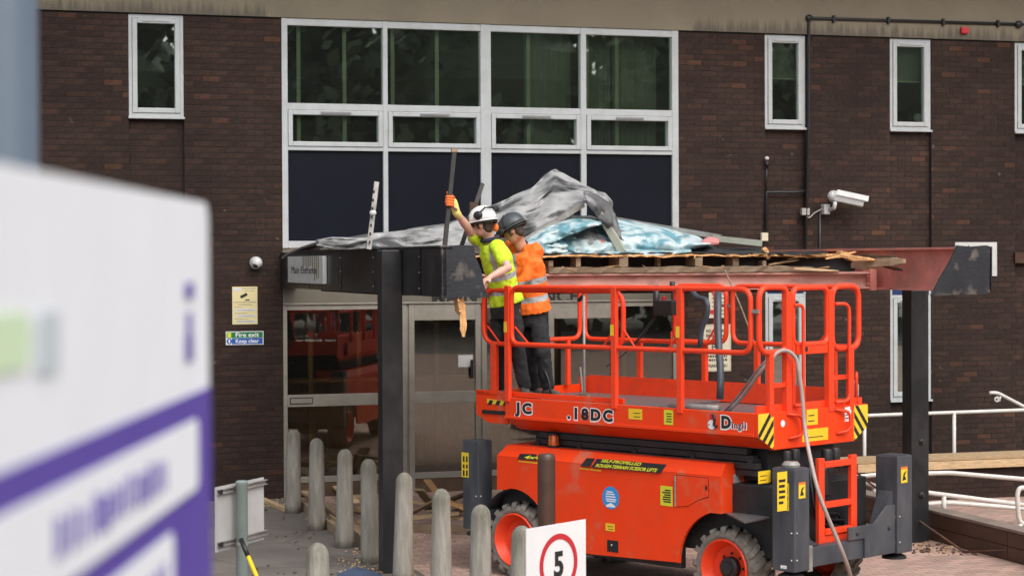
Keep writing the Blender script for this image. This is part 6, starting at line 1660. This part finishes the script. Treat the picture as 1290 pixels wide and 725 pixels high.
ltube('offcut_pipe', [lside(845, 511, 0.2), lside(905, 514, 0.2)], 0.03, M['galv'], 'pale metal tube lying on the platform behind the side panel', 'pipe')
# ------------------------------------------------------------------ the two workers
def eloft(mb, rings, n=18):
    """closed loft through elliptical rings (centre, x axis, y axis, rx, ry)"""
    vs, fs = [], []
    for c, ax, ay, rx, ry in rings:
        for k in range(n):
            t = 2 * math.pi * k / n; vs.append(c + ax * (rx * math.cos(t)) + ay * (ry * math.sin(t)))
    for i in range(len(rings) - 1):
        for k in range(n): fs.append((i * n + k, i * n + (k + 1) % n, (i + 1) * n + (k + 1) % n, (i + 1) * n + k))
    fs += [tuple(range(n))[::-1], tuple(range((len(rings) - 1) * n, len(rings) * n))]
    return mb.add(vs, fs)
def limb(mb, pts, rs, n=14):
    mb.tube(pts, rs, n)
    for p, r_ in zip(pts, rs): mb.ell(p, r_, r_, r_, nu=14, nv=10)
    return mb
def organic(mb, name, mat, parent, voxel=0.012, it=6, wr=0.0, seed=0.0, sm=0.5):
    o = mb.build(name, mat, parent, smooth=True)
    rmod = o.modifiers.new('remesh', 'REMESH'); rmod.mode = 'VOXEL'; rmod.voxel_size = voxel; rmod.use_smooth_shade = True
    s_ = o.modifiers.new('smooth', 'SMOOTH'); s_.factor = sm; s_.iterations = it
    if wr:
        tx = bpy.data.textures.new('folds', 'CLOUDS'); tx.noise_scale = 0.085; tx.noise_depth = 2
        dm_ = o.modifiers.new('folds', 'DISPLACE'); dm_.texture = tx; dm_.strength = wr; dm_.mid_level = 0.5; dm_.texture_coords = 'LOCAL'
    return o
def vest_material(name, base, spine, bands, shax, straps, tmin):
    mt = pm(name, base, 0.75, var=0.10, scale=14, bump=0.8, bscale=16)
    n, l = mt.node_tree.nodes, mt.node_tree.links
    b = n['Principled BSDF']; cur = b.inputs['Base Color'].links[0].from_socket
    tc = n.new('ShaderNodeTexCoord')
    def dot(v):
        d = n.new('ShaderNodeVectorMath'); d.operation = 'DOT_PRODUCT'; d.inputs[1].default_value = v
        l.new(tc.outputs['Object'], d.inputs[0]); return d.outputs['Value']
    def cmp(sock, c, e):
        m_ = n.new('ShaderNodeMath'); m_.operation = 'COMPARE'; m_.inputs[1].default_value = c; m_.inputs[2].default_value = e
        l.new(sock, m_.inputs[0]); return m_.outputs[0]
    def comb(a, b_, op='MAXIMUM'):
        m_ = n.new('ShaderNodeMath'); m_.operation = op; l.new(a, m_.inputs[0]); l.new(b_, m_.inputs[1]); return m_.outputs[0]
    t = dot(spine); acc = None
    for lo, hi in bands:
        c = cmp(t, (lo + hi) / 2, (hi - lo) / 2); acc = c if acc is None else comb(acc, c)
    x = dot(shax)
    up_m = n.new('ShaderNodeMath'); up_m.operation = 'GREATER_THAN'; up_m.inputs[1].default_value = tmin; l.new(t, up_m.inputs[0])
    for c_, e_ in straps:
        acc = comb(acc, comb(cmp(x, c_, e_), up_m.outputs[0], 'MULTIPLY'))
    mx = n.new('ShaderNodeMixRGB'); mx.inputs[2].default_value = (0.36, 0.37, 0.37, 1)
    l.new(acc, mx.inputs[0]); l.new(cur, mx.inputs[1]); l.new(mx.outputs[0], b.inputs['Base Color'])
    return mt
def helmet(PER, hc, f, upv, mat, k=1.0, ears=None):
    f = f.normalized(); sx_ = f.cross(upv).normalized(); up2 = sx_.cross(f).normalized()
    fr = Matrix((sx_, f, up2)).transposed()
    c = hc + up2 * 0.035
    vs, fs = [], []; n, mm = 28, 9
    for j in range(mm + 1):
        t = math.pi / 2 * j / mm
        for i in range(n):
            q = 2 * math.pi * i / n
            rr_ = math.cos(t); zz = math.sin(t)
            x, y = 0.118 * rr_ * math.cos(q), 0.150 * rr_ * math.sin(q)
            ridge = 0.012 * math.exp(-(x / 0.022) ** 2) * (1 if j > 1 else 0)
            vs.append(c + fr @ Vector((x, y, 0.135 * zz ** 0.9 + ridge)))
    for j in range(mm):
        for i in range(n): fs.append((j * n + i, j * n + (i + 1) % n, (j + 1) * n + (i + 1) % n, (j + 1) * n + i))
    # rim and peak
    k0 = len(vs)
    for rr_, dz in ((1.0, 0.0), (1.10, -0.008), (1.10, -0.016), (0.99, -0.012)):
        for i in range(n):
            q = 2 * math.pi * i / n; pk = max(0.0, math.sin(q)) ** 3 * 0.055 * (1 if rr_ > 1.05 else 0)
            vs.append(c + fr @ Vector((0.118 * rr_ * math.cos(q), 0.150 * rr_ * math.sin(q) + pk, dz - pk * 0.25)))
    for j in range(3):
        for i in range(n): fs.append((k0 + j * n + i, k0 + j * n + (i + 1) % n, k0 + (j + 1) * n + (i + 1) % n, k0 + (j + 1) * n + i))
    H = MB().add(vs, fs).build('helmet', mat, PER, smooth=True)
    s_ = H.modifiers.new('solid', 'SOLIDIFY'); s_.thickness = 0.004
    MB().tube([c + fr @ Vector((0.112 * math.cos(q), 0.143 * math.sin(q), -0.03)) for q in [2 * math.pi * i / 24 for i in range(24)]], 0.009, 6, closed=True).build('head_band', M['ink'], H, smooth=True)
    if ears == 'up':
        for sg in (1, -1):
            MB().ell(c + fr @ Vector((sg * 0.125, -0.02, 0.045)), 0.026, 0.05, 0.042, fr).build('ear_defender', M['ink'], H, smooth=True)
            MB().tube([c + fr @ Vector((sg * 0.14, -0.02, 0.05)), c + fr @ Vector((sg * 0.09, -0.09, 0.11)), c + fr @ Vector((sg * 0.02, -0.15, 0.10))], 0.009, 6).build('defender_arm', M['ink'], H, smooth=True)
        MB().ell(c + fr @ Vector((0.085, 0.10, 0.03)), 0.035, 0.03, 0.035, fr).build('visor_clip', M['ink'], H, smooth=True)
        MB().ell(c + fr @ Vector((-0.06, 0.12, 0.03)), 0.035, 0.03, 0.035, fr).build('visor_clip', M['ink'], H, smooth=True)
        MB().ell(c + fr @ Vector((0.03, -0.155, 0.085)), 0.04, 0.02, 0.03, fr).build('defender_bridge', M['ink'], H, smooth=True)
        MB().ell(hc + fr @ Vector((0.085, -0.085, -0.045)), 0.028, 0.035, 0.045, fr).build('ear_pad', M['ear_orange'], H, smooth=True)
        MB().tube([c + fr @ Vector((0.118, 0.04, -0.02)), c + fr @ Vector((0.122, -0.06, -0.03)), c + fr @ Vector((0.08, -0.12, -0.035))], 0.008, 6).build('strap', M['grey_plastic'], H, smooth=True)
    else:
        MB().box(Matrix.Translation(c + fr @ Vector((0.112, -0.02, 0.035))) @ fr.to_4x4(), -0.002, 0.006, -0.03, 0.005, -0.006, 0.006).build('logo_patch', M['white_ink'], H)
        MB().tube([c + fr @ Vector((0.12 * math.cos(q), 0.02, 0.14 * math.sin(q))) for q in [math.pi * i / 12 for i in range(13)]], 0.008, 6).build('visor_band', M['ink'], H, smooth=True)
        for sg in (1, -1): MB().ell(c + fr @ Vector((sg * 0.115, 0.10, -0.005)), 0.02, 0.05, 0.03, fr).build('visor_clip', M['ink'], H, smooth=True)
        MB().ell(hc + fr @ Vector((0.07, 0.10, -0.02)), 0.035, 0.03, 0.03, fr).build('safety_glasses', M['ear_orange'], H, smooth=True)
    return H
def figure(label, J, f_head, skin, shirt_mat, helm_mat, ears, sleeve, collar=None, hairy=True, wx=1.0, wy=1.0):
    pel, chest, neck, head = J['pelvis'], J['chest'], J['neck'], J['head']
    foot_z = 1.70
    PER = thing('person', at(Vector((pel.x, pel.y, foot_z))), label, 'person', 'workers on the lift platform')
    sh = (J['shR'] - J['shL']); shx = Vector((sh.x, sh.y, 0)).normalized()
    hipx = shx
    spine = (neck - pel).normalized()
    fwd = shx.cross(spine); fwd.normalize()
    if fwd.dot(Vector((f_head.x, f_head.y, 0))) < 0: fwd = -fwd
    def torso(mb, e, hem=False):
        R_ = []
        for t, rx, ry in (((-0.035 if hem else -0.10), (0.194 if hem else 0.14), (0.144 if hem else 0.10)), (0.02, 0.186, 0.136), (0.12, 0.165, 0.112), (0.28, 0.178, 0.118), (0.40, 0.192, 0.122), (0.48, 0.188, 0.108), (0.535, 0.15, 0.092), (0.575, 0.085, 0.078)):
            c = pel + spine * t - fwd * (0.02 * math.sin(max(0, t) / 0.57 * math.pi))
            R_.append((c, shx, fwd, rx * wx + e, ry * wy + e))
        return eloft(mb, R_)
    up_h = (Vector((0, 0, 1)) - f_head.normalized() * f_head.normalized().z * 0.6).normalized()
    fh = f_head.normalized(); hx = fh.cross(up_h).normalized(); hu = hx.cross(fh).normalized()
    HF = Matrix((hx, fh, hu)).transposed()
    # body: one continuous surface
    mb = torso(MB(), -0.012)
    limb(mb, [neck - spine * 0.03, neck + (head - neck) * 0.35, head - hu * 0.05 - fh * 0.02], [0.062, 0.058, 0.058])
    mb.ell(head + hu * 0.01, 0.077, 0.098, 0.112, HF); mb.ell(head - hu * 0.055 + fh * 0.028, 0.058, 0.066, 0.062, HF)
    mb.ell(head - hu * 0.088 + fh * 0.07, 0.028, 0.024, 0.022, HF)                                   # chin
    mb.tube([head + hu * 0.012 + fh * 0.092, head - hu * 0.022 + fh * 0.118, head - hu * 0.03 + fh * 0.094], [0.010, 0.015, 0.012], 8)   # nose
    for sg in (1, -1): mb.ell(head + hx * 0.08 * sg - hu * 0.01 - fh * 0.01, 0.012, 0.022, 0.034, HF)   # ears
    mb.ell(head - hu * 0.052 + fh * 0.088, 0.024, 0.012, 0.009, HF)                                  # lips
    for s_, e_, w_, h_, key in ((J['shR'], J['elR'], J['wrR'], J['haR'], 'R'), (J['shL'], J['elL'], J['wrL'], J['haL'], 'L')):
        limb(mb, [s_, s_.lerp(e_, 0.5), e_, e_.lerp(w_, 0.35), w_], [0.058, 0.051, 0.042, 0.044, 0.029])
        d_ = (h_ - w_).normalized(); sd_ = d_.cross(Vector((0, 0, 1))).normalized(); nn = sd_.cross(d_)
        pc = w_ + d_ * 0.05
        mb.ell(pc, 0.038, 0.05, 0.017, Matrix((sd_, d_, nn)).transposed())
        for k, (o_, L_) in enumerate(((-0.027, 0.060), (-0.009, 0.072), (0.009, 0.068), (0.026, 0.052))):
            b0_ = pc + d_ * 0.04 + sd_ * o_
            mb.tube([b0_ - d_ * 0.02, b0_ + d_ * L_ * 0.45, b0_ + d_ * L_ * 0.75 - nn * 0.018, b0_ + d_ * L_ * 0.8 - nn * 0.04], [0.0105, 0.010, 0.0095, 0.0085], 8)
        mb.tube([pc - d_ * 0.02 - sd_ * 0.025, pc + d_ * 0.015 - sd_ * 0.05 - nn * 0.01, pc + d_ * 0.045 - sd_ * 0.055 - nn * 0.025], [0.013, 0.0115, 0.0095], 8)
    for h_, k_, a_, t_ in ((J['hiR'], J['knR'], J['anR'], J['toR']), (J['hiL'], J['knL'], J['anL'], J['toL'])):
        limb(mb, [h_, h_.lerp(k_, 0.5), k_, k_.lerp(a_, 0.3), a_], [0.085, 0.075, 0.056, 0.055, 0.037])
        fd_ = (t_ - a_); fd_.z = 0; fd_.normalize(); f0_ = Vector((a_.x, a_.y, foot_z + 0.05))
        limb(mb, [a_, f0_, f0_ + fd_ * 0.11], [0.032, 0.03, 0.024])
    organic(mb, 'body', skin, PER, voxel=0.0085, it=3)
    # eyes
    for sg in (1, -1): MB().ell(head + hx * 0.032 * sg + hu * 0.008 + fh * 0.088, 0.013, 0.008, 0.007, HF).build('eye', M['white_ink'], PER, smooth=True); MB().ell(head + hx * 0.032 * sg + hu * 0.008 + fh * 0.0945, 0.006, 0.004, 0.006, HF).build('pupil', M['ink'], PER, smooth=True)
    # shirt
    mb = torso(MB(), 0.010, True)
    for s_, e_, w_ in ((J['shR'], J['elR'], J['wrR']), (J['shL'], J['elL'], J['wrL'])):
        L_ = sleeve
        if L_ <= 1: limb(mb, [s_ - (s_ - (neck - spine * 0.08)) * 0.5, s_, s_.lerp(e_, L_ * 0.6), s_.lerp(e_, L_)], [0.07, 0.079, 0.074, 0.072])
        else: limb(mb, [s_ - (s_ - (neck - spine * 0.08)) * 0.5, s_, s_.lerp(e_, 0.6), e_, e_.lerp(w_, L_ - 1)], [0.07, 0.079, 0.07, 0.062, 0.052])
    organic(mb, 'shirt', shirt_mat, PER, voxel=0.009, it=5, wr=0.030)
    if collar:
        MB().tube([neck + spine * 0.012 + (shx * math.cos(q) * 0.082 + fwd * math.sin(q) * 0.078) for q in [2 * math.pi * i / 20 for i in range(20)]], 0.021, 8, closed=True).build('collar', collar, PER, smooth=True)
    # trousers
    mb = MB()
    R_ = [(pel + Vector((0, 0, z)), hipx, fwd, rx * min(1.12, wx + 0.02), ry * min(1.12, wy)) for z, rx, ry in ((-0.16, 0.165, 0.125), (-0.08, 0.178, 0.135), (0.0, 0.174, 0.130), (0.07, 0.155, 0.115))]
    eloft(mb, R_)
    for h_, k_, a_ in ((J['hiR'], J['knR'], J['anR']), (J['hiL'], J['knL'], J['anL'])):
        limb(mb, [h_, h_.lerp(k_, 0.5), k_, k_.lerp(a_, 0.5), a_.lerp(k_, 0.06)], [0.094, 0.092, 0.078, 0.073, 0.068])
        sd_ = shx if (h_ - pel).dot(shx) > 0 else -shx
        mb.ell(h_.lerp(k_, 0.6) + sd_ * 0.062, 0.034, 0.045, 0.075)
    organic(mb, 'trousers', M['trouser'], PER, voxel=0.011, it=4, wr=0.035)
    for a_, t_ in ((J['anR'], J['toR']), (J['anL'], J['toL'])):
        mb = MB(); g_ = Vector((0, 0, 1)); d_ = (t_ - a_); d_.z = 0; d_.normalize(); a0 = Vector((a_.x, a_.y, foot_z))
        limb(mb, [a0 - d_ * 0.05 + g_ * 0.045, a0 + d_ * 0.08 + g_ * 0.045, a0 + d_ * 0.17 + g_ * 0.04], [0.043, 0.046, 0.040]); limb(mb, [a0 + g_ * 0.05, a0 + g_ * 0.13], [0.05, 0.048])
        bt_ = organic(mb, 'boot', M['boot'], PER, voxel=0.010, it=4)
        MB().bar(a0 - d_ * 0.085 + g_ * 0.010, a0 + d_ * 0.205 + g_ * 0.010, 0.085, 0.02).build('sole', M['ink'], bt_, bevel=0.006)
    if hairy:
        mb = MB(); mb.ell(head - fh * 0.034, 0.0815, 0.074, 0.085, HF); mb.ell(head - hu * 0.05 - fh * 0.048, 0.062, 0.046, 0.05, HF); mb.tube([head + hx * 0.076 + fh * 0.02, head + hx * 0.074 + fh * 0.02 - hu * 0.05], [0.02, 0.012], 8); mb.tube([head - hx * 0.076 + fh * 0.02, head - hx * 0.074 + fh * 0.02 - hu * 0.05], [0.02, 0.012], 8)
        organic(mb, 'hair', M['hair'], PER, voxel=0.009, it=2, wr=0.012)
    helmet(PER, head, f_head, up_h, helm_mat, ears=ears)
    return PER, spine, shx, fwd
Jy = dict(pelvis=W(637, 377, 19.5), chest=W(624, 322, 19.42), neck=W(617.5, 302, 19.40), head=W(608.5, 282, 19.34),
          shR=W(627, 311, 19.26), shL=W(605, 307, 19.54), elR=W(640, 337, 19.08), wrR=W(617.5, 349, 18.98), haR=W(611, 352.5, 18.92),
          elL=W(592, 290, 19.33), wrL=W(575, 268, 19.12), haL=W(567, 256, 19.06),
          hiR=W(644, 387, 19.44), knR=W(651, 438, 19.32), anR=W(661, 486, 19.30), toR=W(681, 498, 19.15),
          hiL=W(630, 387, 19.56), knL=W(629, 440, 19.50), anL=W(630, 488, 19.62), toL=W(612, 494, 19.75))
spn = (Jy['neck'] - Jy['pelvis']).normalized(); sx = Jy['shR'] - Jy['shL']; sx = Vector((sx.x, sx.y, 0)).normalized()
off = (Jy['pelvis'].z - 1.70) * spn.z
VY = vest_material('hi_vis_yellow', (0.56, 0.80, 0.025), spn, [(off + 0.075, off + 0.13), (off + 0.215, off + 0.27)], sx, [(0.115, 0.024), (-0.115, 0.024)], off + 0.29)
PY, *_ = figure('person in yellow hi vis shirt and white helmet raising a gloved hand to a bar', Jy, Vector((-0.88, 0.42, -0.16)), M['skin'], VY, M['helmet_white'], 'up', 0.62, collar=M['navy'], wx=0.98, wy=1.08)
Jo = dict(pelvis=W(668, 388, 19.82), chest=W(660, 332, 19.75), neck=W(655, 305, 19.70), head=W(647, 290, 19.64),
          shR=W(675, 316, 19.66), shL=W(644, 311, 19.92), elR=W(662, 350, 19.58), wrR=W(644, 361, 19.56), haR=W(641, 363, 19.58),
          elL=W(640, 346, 19.95), wrL=W(628, 355, 19.80), haL=W(622, 357, 19.76),
          hiR=W(677, 400, 19.76), knR=W(684, 444, 19.62), anR=W(690, 488, 19.68), toR=W(700, 496, 19.55),
          hiL=W(661, 400, 19.90), knL=W(668, 444, 19.86), anL=W(674, 488, 19.95), toL=W(662, 494, 20.05))
spn = (Jo['neck'] - Jo['pelvis']).normalized(); sx = Jo['shR'] - Jo['shL']; sx = Vector((sx.x, sx.y, 0)).normalized()
off = (Jo['pelvis'].z - 1.70) * spn.z
VO = vest_material('hi_vis_orange', (0.90, 0.16, 0.012), spn, [(off + 0.085, off + 0.14), (off + 0.265, off + 0.325)], sx, [(0.02, 0.028)], off + 0.33)
PO, *_ = figure('person in orange hi vis vest and dark grey helmet stooping beside the yellow shirt', Jo, Vector((-0.84, 0.30, -0.50)), M['skin_tan'], VO, M['helmet_grey'], 'no', 1.4, wx=1.2, wy=1.22)
# glove closed round the upright bar
gw, gh = Jy['wrL'], Jy['haL']
gd = (gh - gw).normalized()
a, z = fac(566, 254, 7.05)
bd = (fp(*(lambda q: (q[0], 7.0, q[1]))(fac(572.5, 187.5, 7.0))) - fp(*(lambda q: (q[0], 7.1, q[1]))(fac(560, 312, 7.1)))).normalized()
gc = fp(a, 7.05, z)
e1 = (gc - gw); e1 = (e1 - bd * e1.dot(bd)).normalized(); e2 = bd.cross(e1).normalized()
mb = MB()
limb(mb, [gw + (Jy['elL'] - gw) * 0.1, gw, gc - e1 * 0.055], [0.040, 0.040, 0.042])
mb.ell(gc - e1 * 0.04, 0.045, 0.035, 0.055, Matrix((e2, e1, bd)).transposed())
GL = organic(mb, 'glove', M['glove_yellow'], PY, voxel=0.008, it=3)
for k, (h_, t1_) in enumerate(((0.042, 150), (0.016, 165), (-0.010, 160), (-0.035, 140))):
    pts = [gc + bd * h_ - e1 * 0.036 * math.cos(R(t)) + e2 * 0.036 * math.sin(R(t)) for t in range(-35, t1_ + 60, 24)]
    MB().tube(pts, [0.0155] * (len(pts) - 1) + [0.011], 10).build('finger', M['glove_orange'], GL, smooth=True)
pts = [gc + bd * (0.05 + 0.012 * i) - e1 * 0.034 * math.cos(R(t)) + e2 * 0.036 * math.sin(R(t)) for i, t in enumerate(range(10, -130, -28))]
MB().tube(pts, [0.017] * (len(pts) - 1) + [0.012], 10).build('thumb', M['glove_orange'], GL, smooth=True)
# ------------------------------------------------------------------ trees behind the photographer, seen mirrored in the panes
def leaf_material():
    mt = bpy.data.materials.new('tree_leaf'); mt.use_nodes = True
    n, l = mt.node_tree.nodes, mt.node_tree.links
    b = n['Principled BSDF']; b.inputs['Roughness'].default_value = 0.7
    gi = n.new('ShaderNodeNewGeometry'); cr = n.new('ShaderNodeValToRGB')
    cr.color_ramp.elements[0].color = (0.022, 0.036, 0.020, 1); cr.color_ramp.elements[1].color = (0.085, 0.115, 0.052, 1)
    l.new(gi.outputs['Random Per Island'], cr.inputs[0]); l.new(cr.outputs[0], b.inputs['Base Color'])
    return mt
LM = leaf_material()
rg = random.Random(31)
wood = MB()
spots = [(4, -46, 13), (12, -42, 16), (20, -38, 18), (28, -33, 17), (35, -27, 19), (42, -21, 17), (48, -14, 18), (54, -7, 16), (60, 1, 17), (66, 9, 16), (24, -46, 20), (40, -36, 21), (54, -20, 21), (66, -4, 20), (72, 18, 17)]
for x, y, h in spots:
    h *= 1.15
    wood.cur = 1
    wood.tube([(x, y, -0.2), (x + rg.uniform(-.3, .3), y, h * 0.3), (x + rg.uniform(-.6, .6), y, h * 0.75)], [0.35, 0.27, 0.1], 8)
    wood.cur = 0
    for zz, rr0 in ((0.28, 0.27), (0.5, 0.31), (0.72, 0.26)):
        wood.ell((x, y, h * zz), h * rr0 * 0.8, h * rr0 * 0.8, h * 0.16, nu=12, nv=8)
    for _ in range(58):
        t = rg.uniform(0.04, 1.0); wr_ = (h * 0.36) * (math.sin(math.pi * min(1, t * 0.85 + 0.15)) ** 0.6)
        an, rr_ = rg.uniform(0, 6.3), rg.uniform(0.3, 1.0) * wr_
        c = Vector((x + math.cos(an) * rr_, y + math.sin(an) * rr_, h * t)); cs = rg.uniform(1.1, 2.0)
        for _ in range(60):
            d = Vector((rg.gauss(0, 1), rg.gauss(0, 1), rg.gauss(0, 0.8))); d.normalize(); p = c + d * cs * rg.uniform(0.6, 1.05)
            s_ = rg.uniform(0.25, 0.55); u_ = Vector((rg.uniform(-1, 1), rg.uniform(-1, 1), rg.uniform(-1, 1))).normalized(); v_ = u_.orthogonal().normalized()
            wood.add([p - u_ * s_, p + v_ * s_ * 0.6, p + u_ * s_, p - v_ * s_ * 0.6], [(0, 1, 2, 3)])
o = wood.build('woodland', [LM, M['bark']], base=at(Vector((35, -27, 0))))
tag(o, 'belt of dark green trees mirrored in the window panes', 'trees', kind='stuff')
